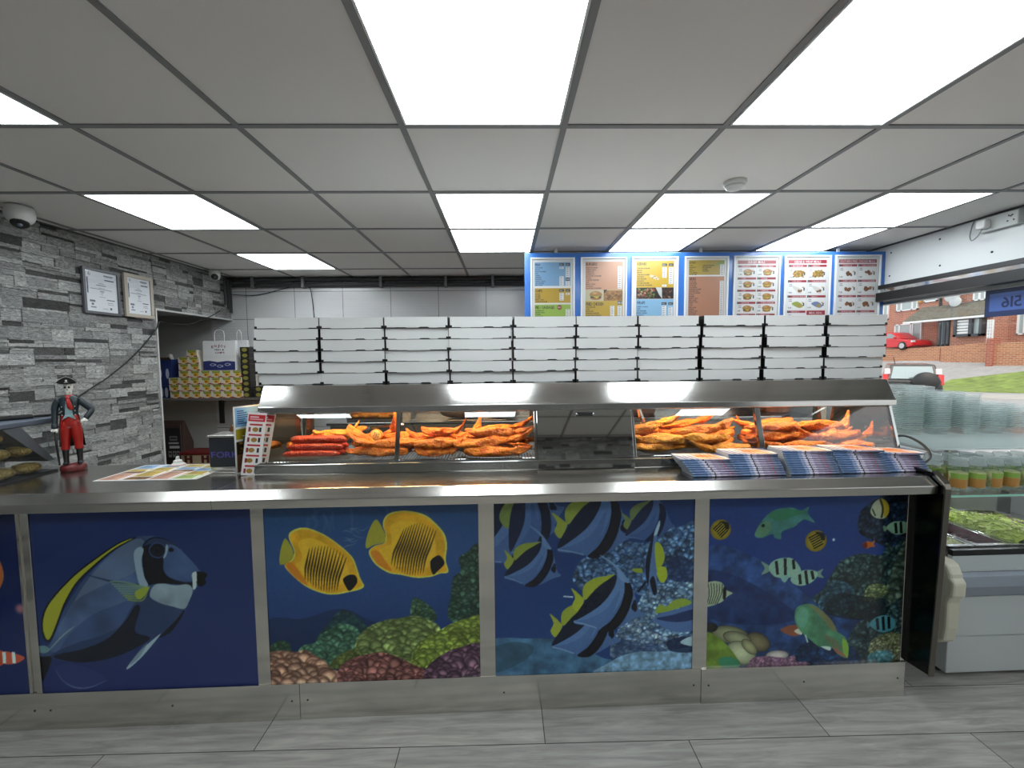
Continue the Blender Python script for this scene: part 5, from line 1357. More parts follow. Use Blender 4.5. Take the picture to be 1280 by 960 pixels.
# ================================================================== MENU BOARD hanging in front of the back wall
YM = 3.24
bl, br = atY(655.5, 317, YM), atY(1107.5, 315, YM)
BX0, BX1, BZ1 = bl[0], br[0], 2.255; BZ0 = 1.70
bd = thing('menu_board', 'long blue backing board hanging from the ceiling behind the pizza boxes', 'menu board', (BX0, YM, BZ0), frame='w')
M_blue = mat('board_blue', (.20, .38, .64), .18)
MB().box(0, BX1 - BX0, 0, .03, 0, BZ1 - BZ0).build('backing', M_blue, bd, bevel=.004)
for u in (.25, 1.4, 2.5): MB().box(u - .012, u + .012, .031, .036, BZ1 - BZ0 - .1, H - BZ0 - .0055).build('hanger', M_white, bd)
PX = [(663, 718.5), (726, 784), (790, 848.5), (856.5, 911.5), (918, 976.5), (981.5, 1040), (1045, 1102.5)]
NAVY = (.13, .14, .20); RED = (.74, .13, .20); WHT = (.95, .95, .95)
PW, PH = 100., 150.
rr = random.Random(12)
WORDS = 'COD|HADDOCK|ROCK EEL|PLAICE|SKATE|SCAMPI|FISH CAKE|ROE|COD BITES|CALAMARI|CHICKEN BURGER|DOUBLE BURGER|CHEESE BURGER|VEG BURGER|FISH BURGER|QUARTER POUNDER|HALF POUNDER|DONER|CHICKEN DONER|MIXED KEBAB|LAMB SHISH|SAUSAGE|ONION RINGS|MUSHY PEAS|CURRY SAUCE|GRAVY|BEANS|PICKLED EGG|GHERKIN|COLESLAW|NUGGETS|WINGS'.split('|')
def rows(a, x, y, n, dy, h, seed, wmax=48):
    r = random.Random(seed)
    for i in range(n): a.text(r.choice(WORDS), x, y + i * dy, h, NAVY, sx=1.05)
def prices(a, x, y0, n, dy, h=2.0, w=10, seed=1):
    r = random.Random(seed); a.rect(x, y0 - 1.2, x + w, y0 + n * dy - dy + h + 1.4, WHT)
    for i in range(n): a.text('%d.%d0' % (r.randint(2, 9), r.randint(1, 9)), x + 1.4, y0 + i * dy, h, (.18, .2, .26), sx=1.1)
def heads(a, x1, x2, y):
    for x, t in ((x1, 'REG'), (x2, 'LRG')): a.rect(x, y, x + 11, y + 5.6, (.2, .2, .24)); a.text(t, x + 1.6, y + 1.5, 2.7, WHT)
def food(a, x0, y0, x1, y1, cols, n, seed, bg=None):
    r = random.Random(seed)
    if bg: a.rect(x0, y0, x1, y1, bg)
    for _ in range(n):
        c = np.array(r.choice(cols)) * r.uniform(.8, 1.15); w = r.uniform(.05, .15) * (x1 - x0) * .6
        x, y = r.uniform(x0 + w, x1 - w), r.uniform(y0 + w * .7, y1 - w * .7)
        a.ell(x, y, w, w * r.uniform(.5, .8), np.clip(c, 0, 1), ang=r.uniform(-1, 1), rim=np.clip(c * .6, 0, 1))
def burger(a, x, y, s, k=0):
    a.ell(x, y + .42 * s, s * .95, s * .30, (.74, .46, .18)); a.poly([(x - s, y), (x - s * .85, y - .55 * s), (x, y - .8 * s), (x + s * .85, y - .55 * s), (x + s, y)], (.80, .52, .20)); a.ell(x - .2 * s, y - .45 * s, s * .4, s * .18, (.90, .68, .36), soft=.4)
    a.rect(x - s, y, x + s, y + .16 * s, (.46, .66, .22)); a.rect(x - s * .95, y + .14 * s, x + s * .95, y + .36 * s, [(.36, .18, .10), (.84, .60, .22)][k % 2]); a.poly([(x - .6 * s, y + .1 * s), (x + .7 * s, y + .1 * s), (x + .2 * s, y + .5 * s)], (.95, .75, .20), smooth=False)
def chickenpic(a, x, y, s, seed):
    r = random.Random(seed)
    for k in range(5): c = np.array((.72, .40, .20)) * r.uniform(.85, 1.15); a.ell(x + r.uniform(-.7, .7) * s, y + r.uniform(-.25, .3) * s, s * r.uniform(.35, .5), s * r.uniform(.25, .38), np.clip(c, 0, 1), ang=r.uniform(-1, 1), rim=c * .65)
def cup(a, x, y, s): a.poly([(x - .32 * s, y - .6 * s), (x + .32 * s, y - .6 * s), (x + .26 * s, y + .7 * s), (x - .26 * s, y + .7 * s)], (.16, .16, .18), smooth=False); a.rect(x - .3 * s, y - .1 * s, x + .3 * s, y + .2 * s, (.45, .46, .5)); a.ell(x - .5 * s, y - .75 * s, .55 * s, .35 * s, (.88, .70, .56))
def poster(i):
    a = Art(PW, PH, (.90, .905, .905), res=1.75)
    a.rect(3, 3, 97, 147, (.945, .95, .95))
    if i == 0:
        a.rect(7, 7.5, 93, 62.5, (.47, .70, .90)); a.text('FISH', 8.5, 10.5, 5.6, NAVY, w=12); heads(a, 66, 81, 10); rows(a, 8.5, 19, 10, 4.45, 2.4, 1); prices(a, 66.5, 19.5, 1, 4.4); prices(a, 66.5, 41, 5, 4.4, seed=3); prices(a, 81.5, 19.5, 10, 4.4, seed=4); a.rect(81, 43, 92, 51, (.35, .42, .5)); a.text('EACH', 82.5, 45.5, 2.6, WHT)
        a.rect(7, 67.5, 93, 102, (.86, .68, .14)); a.text('CHIPS', 8.5, 70.5, 6, NAVY, w=17); heads(a, 66, 81, 70); rows(a, 8.5, 80, 5, 4.4, 2.4, 2); prices(a, 66.5, 80, 4, 4.4, seed=5); prices(a, 81.5, 80, 1, 4.4, seed=6)
        a.rect(7, 105.5, 93, 143, (.66, .84, .26)); a.text('PIES / SAUSAGES', 8.5, 109, 6.6, NAVY, w=46); a.ell(66.5, 112.5, 5.8, 5.8, (.72, .36, .22), rim=(.60, .24, .16)); a.text('MEAT', 62.4, 111, 2.4, WHT); rows(a, 8.5, 118.5, 5, 4.4, 2.6, 9); prices(a, 81.5, 118, 5, 4.4, seed=7)
    elif i == 1:
        a.rect(8, 7, 94, 69, (.92, .62, .45)); a.text('BURGERS', 9.5, 9, 6.2, NAVY, w=26); rows(a, 9.5, 19, 11, 4.5, 2.5, 5); prices(a, 82, 18.5, 11, 4.5, seed=8, w=9.5)
        a.rect(8, 69, 94, 94, (.84, .80, .62)); burger(a, 32, 82, 13, 0); food(a, 50, 70, 94, 93.5, [(.80, .54, .20), (.72, .42, .14), (.86, .62, .28)], 46, 2, (.75, .50, .2)); a.poly([(50, 69), (58, 69), (51, 77)], (.12, .08, .06), smooth=False)
        a.rect(8, 94, 94, 143, (.88, .70, .13)); a.text('FRIED CHICKEN', 9.5, 97, 6.6, NAVY, w=40); a.rect(82, 94, 92, 102, (.4, .4, .42)); a.text('MEAL', 83.2, 96.6, 3, WHT); rows(a, 9.5, 106, 8, 4.6, 2.5, 15); prices(a, 65, 106, 8, 4.6, seed=10); prices(a, 82, 106, 8, 4.6, seed=11)
    elif i == 2:
        a.rect(8, 6, 93, 64, (.92, .73, .12)); a.text('KEBABS', 10, 9, 6.4, NAVY, w=21); heads(a, 66, 81, 12); rows(a, 10, 21, 9, 4.6, 2.4, 21); prices(a, 66.5, 21, 5, 4.6, seed=12); prices(a, 81.5, 21, 8, 4.6, seed=13); a.ell(49, 42, 12, 4, (.90, .80, .60), ang=.35); food(a, 42, 38, 58, 47, [(.66, .42, .2), (.5, .62, .25), (.85, .7, .45)], 10, 4); prices(a, 66.5, 59, 1, 4)
        a.rect(8, 64.5, 93, 89, (.14, .11, .10)); food(a, 8, 65, 52, 89, [(.80, .24, .18), (.46, .66, .20), (.86, .72, .5), (.70, .36, .26)], 70, 6); a.poly([(52, 64.5), (66, 64.5), (67, 89), (60, 80)], (.82, .82, .82), smooth=False); food(a, 66, 66, 92, 89, [(.60, .34, .22), (.78, .58, .40), (.45, .25, .18)], 40, 8)
        a.rect(8, 90, 93, 143, (.50, .76, .95)); a.text('WRAPS', 9.5, 94, 6.6, NAVY, w=19); heads(a, 66, 81, 97); rows(a, 9.5, 105, 8, 4.6, 2.5, 25); prices(a, 66.5, 105, 8, 4.6, seed=14); prices(a, 81.5, 108, 7, 4.6, seed=15)
    elif i == 3:
        a.rect(7, 6, 93, 40, (.80, .66, .20)); a.text('EXTRAS', 9, 9, 4.8, NAVY, w=14); rows(a, 9, 17, 6, 4.2, 2.5, 31); rows(a, 40, 17, 4, 4.2, 2.5, 33); prices(a, 83, 17, 6, 4.2, w=9, seed=16); a.poly([(64, 20), (88, 6), (93, 6), (93, 14)], (.56, .72, .30), smooth=False)
        a.rect(7, 43.5, 93, 143, (.83, .53, .38)); a.text('SIDES', 9, 46.5, 6, NAVY, w=16); rows(a, 9, 55, 21, 4.25, 2.5, 35); prices(a, 83, 55, 21, 4.25, w=9, seed=17)
    else:
        ttl = ('BURGER MEALS', 'KEBAB & WRAP MEALS', 'SOUTHERN FRIED CHICKEN MEALS')[i - 4]
        a.rect(6, 7, 93, 14.5, RED); a.text(ttl, (30, 20, 9)[i - 4], 8.2, 5.2, WHT, w=(38, 60, 81)[i - 4])
        dy = (26.4, 33.2, 34.)[i - 4]; n = 5 if i == 4 else 4
        for q in range(n):
            for c in range(2):
                x, y = 6.5 + c * 44.5, 17.5 + q * dy; k = q * 2 + c
                if i == 5 and q == 3 and c == 1:
                    a.rect(x, y, x + 42, y + 30, RED); a.text('MEAL DEAL', x + 6, y + 3, 4, WHT, w=30); a.rect(x + 14, y + 9, x + 30, y + 20, (.95, .75, .2)); continue
                a.rect(x, y, x + 42, y + dy - 2, (.80, .80, .81)); a.rect(x + .4, y + .4, x + 41.6, y + dy - 2.4, (.955, .955, .955))
                a.rect(x, y, x + 42, y + 4.8, RED); a.rect(x, y, x + 5, y + 4.8, (.16, .15, .17)); a.text(str(k + 1), x + 1.6, y + 1., 2.8, WHT); a.text(rr.choice(WORDS), x + 10, y + 1., 2.9, WHT)
                a.text('CHIPS', x + 3, y + 8, 1.9, (.3, .3, .34)); a.text('DRINK', x + 3, y + 11.5, 1.9, (.3, .3, .34)); a.text('%d.%d0' % (rr.randint(5, 9), rr.randint(1, 9)), x + 2, y + dy - 8, 3, (.15, .15, .18))
                cx, cy = x + 23, y + 5 + (dy - 7) * .55
                cup(a, x + 37, cy, 5)
                if i == 4: burger(a, cx, cy, 9.5, k)
                elif i == 5:
                    if q == 2: a.poly([(cx - 13, cy - 2), (cx, cy - 6), (cx + 13, cy + 3), (cx + 6, cy + 8), (cx - 6, cy + 4)], (.66, .74, .26) if c == 0 else (.46, .54, .74)); a.ell(cx + 4, cy + 3, 5, 3.5, (.80, .62, .25))
                    elif q == 1: a.poly([(cx - 13, cy - 5), (cx - 9, cy - 7), (cx + 8, cy), (cx + 8, cy + 9), (cx, cy + 8)], (.88, .86, .82)); chickenpic(a, cx + 4, cy + 4, 6, k)
                    else: a.ell(cx, cy, 12, 7.5, (.86, .68, .30)); food(a, cx - 14, cy - 9, cx + 14, cy + 9, [(.88, .70, .30), (.78, .52, .22), (.84, .62, .24)], 60, k + 40)
                else: chickenpic(a, cx, cy, 10, k + 70)
    g = a.a.mean(-1, keepdims=True); a.a[:] = a.a * .74 + g * .26
    return a
PN = ['with a blue FISH block, leftmost of seven', 'headed BURGERS in salmon with a burger photo', 'headed KEBABS in yellow with a dish photo', 'with a tall salmon SIDES block', 'with white and red cells, headed BURGER MEALS', 'with white and red cells, headed KEBAB & WRAP MEALS', 'with white and red fried chicken meals, nearest the window']
for i, (a0, a1) in enumerate(PX):
    p0, p1 = atY(a0, 322 - (a0 - 663) * .009, YM - .012), atY(a1, 322 - (a0 - 663) * .009, YM - .012)
    w = p1[0] - p0[0]; h = w * 1.5; top = p0[2]
    t = thing('menu_poster', 'menu poster on the blue board ' + PN[i], 'menu poster', (p0[0], YM - .0005, top - h), frame='w', group='menu posters on the blue board')
    fw = .012; mb = MB()
    mb.box(0, w, -.014, 0, 0, fw).box(0, w, -.014, 0, h - fw, h).box(0, fw, -.014, 0, fw, h - fw).box(w - fw, w, -.014, 0, fw, h - fw)
    mb.build('snap_frame', mat('snap_frame', (.72, .73, .74), .3), t, bevel=.002)
    art_obj('print', poster(i), w - 2 * fw + .002, h - 2 * fw + .002, M_print, t, th=.003, gain=.44, loc=(fw - .001, -.006, fw - .001))

# ================================================================== CERTIFICATES on the stone
def cert(p, label, fm, wide, seed):
    (xa, ya), (xb, yb), (xc, yc) = p
    A = atX(xa, ya, XL + .03); B = atX(xb, yb, XL + .03); Cc = atX(xc, yc, XL + .03)
    w = B[1] - A[1]; h = A[2] - Cc[2]
    t = thing('framed_certificate', label, 'framed certificate', (XL + .0105, A[1], Cc[2]), PI / 2, 'w')
    f = wide
    MB().box(0, w, -.018, 0, 0, f).box(0, w, -.018, 0, h - f, h).box(0, f, -.018, 0, f, h - f).box(w - f, w, -.018, 0, f, h - f).build('frame', fm, t, bevel=.002)
    a = Art(100, 140, (.90, .91, .93), res=1.3); D = (.42, .44, .52); N_ = (.20, .22, .36); r = random.Random(seed)
    a.ell(15, 12, 4, 5, (.55, .58, .66)); a.ell(16, 11, 2, 3, (.9, .9, .92)); a.rect(58, 10, 88, 14, D); a.rect(60, 15, 84, 17, D, .6); a.rect(60, 25, 90, 28.5, N_); a.rect(6, 24, 9.5, 78, N_)
    for y, x0, x1, hh in ((40, 42, 58, 2), (46, 34, 64, 3), (56, 40, 60, 1.6), (60, 16, 82, 2), (66, 44, 58, 3), (71, 46, 55, 2), (78, 46, 54, 1.6), (86, 42, 60, 1.6)): a.rect(x0, y, x1, y + hh, D, .85)
    a.rect(64, 94, 90, 97, N_); a.rect(12, 100, 28, 107, D); a.ell(20, 114, 4, 4, D); a.rect(14, 122, 30, 127, D, .7); a.rect(66, 104, 84, 106, D, .6); a.rect(66, 110, 86, 112, D, .6); a.rect(50, 126, 66, 128, D, .6); a.rect(73, 122, 79, 129, (.2, .2, .26))
    art_obj('certificate', a, w - 2 * f + .004, h - 2 * f + .004, M_printm, t, th=.002, loc=(f - .002, -.010, f - .002))
    MB().box(f, w - f, -.0135, -.0125, f, h - f).build('glazing', M_glass, t)
cert(((103, 332), (149, 341), (110, 391)), 'framed certificate in a dark grey frame on the stone wall', mat('grey_frame', (.36, .36, .38), .4), .018, 1)
cert(((155, 340), (191, 349), (157, 395)), 'framed certificate in a pale wood frame beside the grey one', mat('pale_wood_frame', (.70, .66, .61), .5), .026, 2)

# ---- black cable sagging from the pipes to the counter
pts = [atX(276, 388, XL + .03), atX(262, 396, XL + .03), atX(236, 405, XL + .03), atX(210, 404, XL + .03), (XL + .02, YE + .02, atX(196, 402, XL + .02)[2]), atX(195, 412, XL + .02), atX(172, 440, XL + .02), atX(140, 468, XL + .02), atX(110, 488, XL + .022), atX(66, 520, XL + .02)]
tag(MB().tube(catmull(pts, 6, False), .0045, 8).build('black_cable', M_black, smooth=True), 'thin black cable hanging across the stone wall towards the pirate figure', 'cable')
pts = [atY(288, 368, YB - .05), atY(320, 369, YB - .03), atY(350, 362, YB - .03), atY(374, 356, YB - .055), atY(386, 358, YB - .035), atY(390, 372, YB - .03), atY(393, 400, YB - .02), atY(396, 425, YB - .02)]
tag(MB().tube(catmull(pts, 6, False), .004, 8).build('thin_cable', M_black, smooth=True), 'thin black cable looping under the pipes and down behind the first pizza boxes', 'cable')
pts = [(BX0 + .03, YM + .012, BZ1 + .002), (BX0 - .02, YM + .02, 2.278), (BX0 - .10, YM + .03, 2.293)]
tag(MB().tube(catmull(pts, 6, False), .005, 8).build('white_cable', M_white, smooth=True), 'short white cable from the ceiling to the top left corner of the menu board', 'cable')

# ================================================================== RECESS SHELF and what is kept on it
YS = 3.98; SZ = atY(250, 498, YS)[2]
sh = thing('wall_shelf', 'dark wall shelf in the recess holding stacked food cartons', 'shelf', (-3.79, YS, SZ), frame='w')
MB().box(0, 1.9, 0, YB - YS - .010, -.022, 0).build('board', mat('shelf_board', (.34, .32, .30), .6), sh)
b0 = atY(252, 505, YS + .1)[0] + 3.79
for x in (b0, b0 + .8):
    MB().prism([(YB - YS - .010, -.022), (.12, -.022), (.12, -.03), (YB - YS - .028, -.05), (YB - YS - .028, -.30), (YB - YS - .010, -.30)], x - .022, x + .022).build('bracket', M_dark, sh)
CWD, CH, CD = .1005, .0665, .24
def carton():
    mb = MB(); w, h = CWD - .0015, CH - .001
    mb.box(0, w, 0, CD, 0, h, 0)
    f = -.0006
    mb.prism([(w * .10, h * .97), (w * .90, h * .97), (w * .86, h * .66), (w * .2, h * .60)], f, .0005, 1, 'y')
    mb.prism([(w * .30, h * .60), (w * .88, h * .64), (w * .80, h * .18), (w * .40, h * .14)], f * .9, .0005, 2, 'y')
    mb.prism([(w * .42, h * .5), (w * .62, h * .52), (w * .66, h * .3), (w * .44, h * .28)], f * 1.4, .0005, 3, 'y')
    mb.prism([(0, h * .16), (w * .34, h * .05), (w * .34, 0), (0, 0)], f * .8, .0005, 4, 'y'); mb.prism([(w, h * .24), (w * .66, h * .08), (w * .66, 0), (w, 0)], f * .8, .0005, 4, 'y')
    mb.prism([(w * .22, h * .92), (w * .8, h * .92), (w * .78, h * .76), (w * .26, h * .74)], f * 1.3, .0005, 5, 'y')
    return mb.mesh('food_carton', [mat('carton_white', (.80, .77, .72), .6), mat('carton_green', (.42, .52, .16), .6), mat('carton_yellow', (.82, .66, .20), .6), mat('carton_brown', (.60, .30, .12), .6), mat('carton_red', (.56, .12, .08), .6), mat('carton_gold', (.62, .60, .22), .6)])
cm_ = carton()
xr = atY(304.5, 490, YS + .03)[0]; ROWN = ('bottom', 'second', 'third', 'fourth', 'fifth', 'sixth', 'top')
for r_, (n, off) in enumerate(((7, 0.), (7, .002), (7, .006), (6, .004), (2, .405), (2, .41), (1, .425))):
    for i in range(n):
        o = bpy.data.objects.new('food_carton', cm_); COL.objects.link(o)
        place(o, (xr - off - (i + 1) * CWD, YS + .03 + rnd.uniform(-.004, .004), SZ + .0003 + r_ * CH), 0, 'w')
        lab = 'small printed food carton, the only one on the very top of the recess shelf pile' if n == 1 else 'small printed food carton, %s row of the shelf pile, %s from the right' % (ROWN[r_], ORD[i + 1])
        tag(o, lab, 'carton', 'food cartons piled on the recess shelf')
def gold():
    mb = MB().box(0, .084, 0, .09, 0, .0535, 0)
    mb.prism([(.016 + .026 * (1 + math.cos(2 * PI * k / 10)), .0265 + .019 * math.sin(2 * PI * k / 10)) for k in range(10)], -.0007, .0005, 1, 'y')
    return mb.mesh('black_carton', [mat('carton_black', (.10, .09, .08), .5), mat('carton_olive', (.52, .50, .22), .5)])
gm = gold(); xg = atY(301.5, 480, YS + .03)[0] + .004
for i in range(9):
    o = bpy.data.objects.new('black_carton', gm); COL.objects.link(o); place(o, (xg + rnd.uniform(-.002, .002), YS + .03, SZ + .0003 + i * .0545), 0, 'w')
    tag(o, 'black and olive carton in the tall shelf column, %s from the bottom' % ORD[i + 1], 'carton', 'black cartons in a column')
for i in range(2):
    o = bpy.data.objects.new('black_carton', gm); COL.objects.link(o); place(o, (xg + .115, YS + .03, SZ + .0003 + i * .0545), 0, 'w')
    tag(o, 'black carton with an olive badge beside the tall column, %s of two' % ('lower', 'upper')[i], 'carton', 'black cartons beside the column')
M_bbox = mat('blue_carton', (.13, .20, .42), .5); M_sil = mat('carton_print_white', (.70, .74, .82), .5)
def bluebox(px0, px1, pyt, pyb, y, label, flaps=False):
    a, b = atY(px0, pyb, y), atY(px1, pyt, y)
    w, h = b[0] - a[0], b[2] - a[2]
    t = thing('blue_carton', label, 'carton', (a[0], y, max(a[2], SZ + .0004) if not flaps else a[2]), frame='w')
    MB().box(0, w, 0, .16, 0, h).build('box', M_bbox, t, bevel=.002)
    mb = MB()
    for x in (.25, .72): mb.prism([(w * x + .016 * math.cos(2 * PI * k / 12), h * .45 + .05 * math.sin(2 * PI * k / 12)) for k in range(12)], -.0008, .0005, 0, 'y')
    mb.build('print', M_sil, t)
    if flaps:
        MB().add([(0, 0, h), (w, 0, h), (w + .02, -.05, h + .02), (-.02, -.05, h + .01), (0, .003, h), (w, .003, h), (w + .02, -.048, h + .023), (-.02, -.048, h + .013)], [(0, 1, 2, 3), (7, 6, 5, 4), (0, 4, 5, 1), (2, 6, 7, 3), (1, 5, 6, 2), (3, 7, 4, 0)]).build('flap', mat('carton_inside', (.40, .32, .24), .7), t)
        MB().ell((w * .5, .08, h + .01), (.035, .03, .03)).ell((w * .62, .07, h + .03), (.02, .02, .025)).build('tissue', M_paper, t, smooth=True)
    return t, h
yb_ = YS + .05
a_, hh = bluebox(199, 211.5, 481, 497.3, yb_, 'lower closed blue carton at the left end of the recess shelf'); a_.location.z = SZ + .0004
b_, h2_ = bluebox(196, 213.5, 448, 480.5, yb_, 'open blue carton with tissue sticking out, at the left end of the recess shelf', True); b_.location.z = SZ + .0008 + hh
# paper carrier bags on the fourth row
def bag(px0, px1, pyt, pyb, y, label, printed, lean=0., hz=.10):
    a, b = atY(px0, pyb, y), atY(px1, pyt, y); w, h = b[0] - a[0], b[2] - a[2]; d = .075
    t = thing('paper_bag', label, 'paper bag', (a[0], y, SZ + .0010 + 4 * CH), frame='w')
    h = b[2] - (SZ + .001 + 4 * CH)
    MB().loft([[(0, 0, 0), (w, 0, 0), (w, d, 0), (0, d, 0)], [(0, .003, h * .5), (w, .003, h * .5), (w - .012, d / 2, h * .5), (w, d - .004, h * .5), (0, d - .004, h * .5), (.012, d / 2, h * .5)][0:4] if False else [(0, .003, h * .5), (w, .003, h * .5), (w, d - .004, h * .5), (0, d - .004, h * .5)], [(0, .018, h), (w, .018, h), (w, d - .03, h), (0, d - .03, h)]]).build('bag_body', mat('bag_paper', (.84, .84, .84), .7), t)
    for dy in (.016,):
        xs0, xs1 = w * .36, w * .66
        MB().tube(catmull([(xs0, dy, h - .03), (xs0, dy, h + hz * .6), (xs0 + .012, dy, h + hz * .92), ((xs0 + xs1) / 2, dy, h + hz), (xs1 - .012, dy, h + hz * .92), (xs1, dy, h + hz * .6), (xs1, dy, h - .03)], 5, False), .0035, 8).build('handle', M_paper, t, smooth=True)
    if printed:
        A_ = Art(100, 105, (.86, .86, .86), res=1.5); NV = (.13, .17, .40)
        A_.poly([(0, 72), (20, 70), (45, 75), (75, 71), (100, 74), (100, 105), (0, 105)], NV, smooth=False)
        for k, ch in enumerate('ENJOY'):
            x = 27 + k * 9.5; A_.text(ch, x, 17 - 6 * math.sin(PI * (k + .5) / 5), 9, (.42, .12, .18), w=7.5)
        A_.text('FISH &', 37, 27, 6, (.10, .13, .26), w=30); A_.text('CHIPS', 38, 37.5, 6.5, (.42, .13, .20), w=30); A_.rect(22, 58.6, 84, 60.2, (.25, .27, .36), .6)
        for x, y in ((30, 85), (52, 90), (76, 84)):
            A_.line([(x - 9, y), (x - 3, y - 4), (x + 4, y - 3), (x + 10, y + 3)], 1.3, (.86, .87, .92)); A_.line([(x - 9, y), (x - 3, y + 4), (x + 4, y + 3), (x + 10, y - 3)], 1.3, (.86, .87, .92))
        art_obj('print', A_, w - .002, h * .96, M_printm, t, th=.0012, loc=(.001, -.0015, .002), rot=(math.atan2(-.010, h) , 0, 0), back=(.8, .8, .8))
bag(254.5, 292.5, 425.5, 464, YS + .035, 'white paper carrier bag printed ENJOY with a navy base, on the carton pile', True)
bag(290, 307, 425, 463.5, YS + .135, 'plain white paper carrier bag standing behind the printed one', False)

# ---- low bench in the recess with bits on it
bz = .40
bn = thing('low_bench', 'low dark bench in the recess under the shelf', 'bench', (-3.78, 3.85, 0), frame='w')
MB().box(0, 1.6, 0, .5, bz - .03, bz).build('bench_top', M_dark, bn)
for x in (.05, 1.5):
    for y in (.04, .42): MB().box(x, x + .05, y, y + .05, 0, bz - .03).build('leg', M_dark, bn)
A0, A1 = atY(204, 566, 4.05), atY(227, 526, 4.05)
t = thing('printed_sack', 'black printed food sack standing in the recess under the shelf', 'sack', (A0[0], 4.05, bz + .0006), frame='w')
w, h = A1[0] - A0[0], A1[2] - bz
MB().loft([[(0, 0, 0), (w, 0, 0), (w, .14, 0), (0, .14, 0)], [(-.01, -.006, h * .5), (w + .01, -.006, h * .5), (w + .01, .13, h * .5), (-.01, .13, h * .5)], [(0, .02, h), (w, .02, h), (w, .04, h), (0, .04, h)]]).build('sack_body', mat('sack_brown', (.26, .19, .16), .6), t, bevel=.006)
A_ = Art(60, 90, (.20, .15, .13), res=1.3); A_.rect(14, 8, 57, 80, (.05, .05, .055)); A_.rect(24, 26, 48, 36, (.42, .42, .42)); A_.rect(26, 29, 46, 33, (.14, .14, .14)); A_.rect(20, 40, 52, 44, (.6, .6, .6)); A_.rect(22, 48, 54, 54, (.7, .7, .7))
for x in (18, 31, 43): A_.rect(x, 60, x + 10, 74, (.50, .50, .48)); A_.rect(x + 2, 63, x + 8, 68, (.12, .12, .12))
art_obj('print', A_, w * .92, h * .86, M_printm, t, th=.002, loc=(w * .04, -.012, h * .06))
A0, A1 = atY(226, 581, 3.95), atY(264, 565, 3.95)
t = thing('red_rimmed_box', 'low box with a red rim and printed front, in the recess behind the fork box', 'box', (A0[0], 3.95, bz + .0006), frame='w')
w, h = A1[0] - A0[0] + .1, A1[2] - bz
MB().box(0, w, 0, .2, 0, h - .02).build('box', mat('box_cream', (.66, .60, .48), .6), t, bevel=.01)
MB().box(-.01, w + .01, -.01, .21, h - .03, h).build('rim', mat('rim_red', (.36, .07, .07), .5), t, bevel=.012)
mb = MB()
for x in (.04, .20): mb.box(x, x + .025, -.003, .001, h * .35, h * .8).box(x + .05, x + .075, -.003, .001, h * .35, h * .8).box(x + .02, x + .06, -.003, .001, h * .55, h * .65)
mb.build('print', mat('print_maroon', (.30, .10, .08), .6), t)

# ================================================================== THINGS ON THE LEFT OF THE COUNTER
# flat laminated menu
A_ = Art(405, 250, (.90, .90, .89), res=.75)
bl_ = [(.52, .66, .80), (.78, .66, .28), (.80, .60, .50), (.66, .74, .40)]
lay = [[(0, .42, 2), (.42, .55, 9), (.55, .72, 1), (.72, 1, 0)], [(0, .2, 9), (.2, .55, 1), (.55, .8, 1), (.8, 1, 0)], [(0, .5, 2), (.5, .62, 9), (.62, .8, 0), (.8, 1, 1)], [(0, .25, 3), (.25, .5, 1), (.5, .72, 0), (.72, 1, 1)]]
for c in range(4):
    for (f0, f1, k) in lay[c]:
        x0, x1 = 8 + c * 98, 8 + c * 98 + 90; y0, y1 = 242 - f1 * 234, 242 - f0 * 234 - 4
        if k == 9: food(A_, x0, y0, x1, y1, [(.70, .46, .20), (.80, .56, .24), (.5, .3, .15)], 30, c, (.35, .24, .14))
        else:
            A_.rect(x0, y0, x1, y1, bl_[k])
            for q in range(int((y1 - y0 - 10) / 8)): A_.rect(x0 + 5, y0 + 12 + q * 8, x0 + 5 + rr.uniform(25, 55), y0 + 14.5 + q * 8, NAVY, .7)
            A_.text(('FISH', 'CHIPS', 'BURGERS', 'PIES')[k], x0 + 5, y0 + 3, 6, NAVY); A_.rect(x1 - 16, y0 + 8, x1 - 5, y1 - 4, WHT)
o = art_obj('laminated_menu', A_, .405, .25, M_print, th=.001)
place(o, (-1.655, .081, ZT + .0012)); o.rotation_euler = (-PI / 2, 0, TH)
tag(o, 'large laminated colour menu lying flat on the counter between pirate figure and fork box', 'menu sheet')
t = thing('nozzle_cap', 'small white nozzle cap standing on the far edge of the flat laminated menu', 'nozzle cap', (-1.50, .318, ZT + .0016))
MB().lathe([(.001, 0), (.026, 0), (.026, .006), (.018, .012), (.016, .022), (.008, .026), (.006, .040), (.001, .042)], 20).build('cap', mat('cap_white', (.85, .85, .84), .4), t, smooth=False)
MB().lathe([(.001, -.0004), (.030, -.0004), (.031, .003), (.026, .0055), (.001, .0055)], 20).build('foot', mat('cap_pink', (.80, .66, .60), .5), t)
# fork box
t = thing('fork_box', 'black and steel dispenser box lettered FORK on the counter', 'fork dispenser', (-1.262, .172, ZT + .0004))
MB().box(0, .165, 0, .1, 0, .012).box(.004, .161, .008, .1, .012, .024).build('base', M_steel2, t, bevel=.002)
MB().box(.004, .161, .004, .1, .0245, .152).build('box', mat('fork_black', (.17, .18, .20), .35), t, bevel=.002)
MB().box(0, .165, -.002, .1, .1525, .162).build('top', M_steel2, t, bevel=.002)
A_ = Art(157, 118, (.18, .19, .215), res=1.3); A_.text('FORKS', 8, 56, 27, (.36, .33, .66), w=140)
A_.a = A_.a; art_obj('sign', A_, .153, .112, M_print, t, th=.002, loc=(.006, .0015, .033))
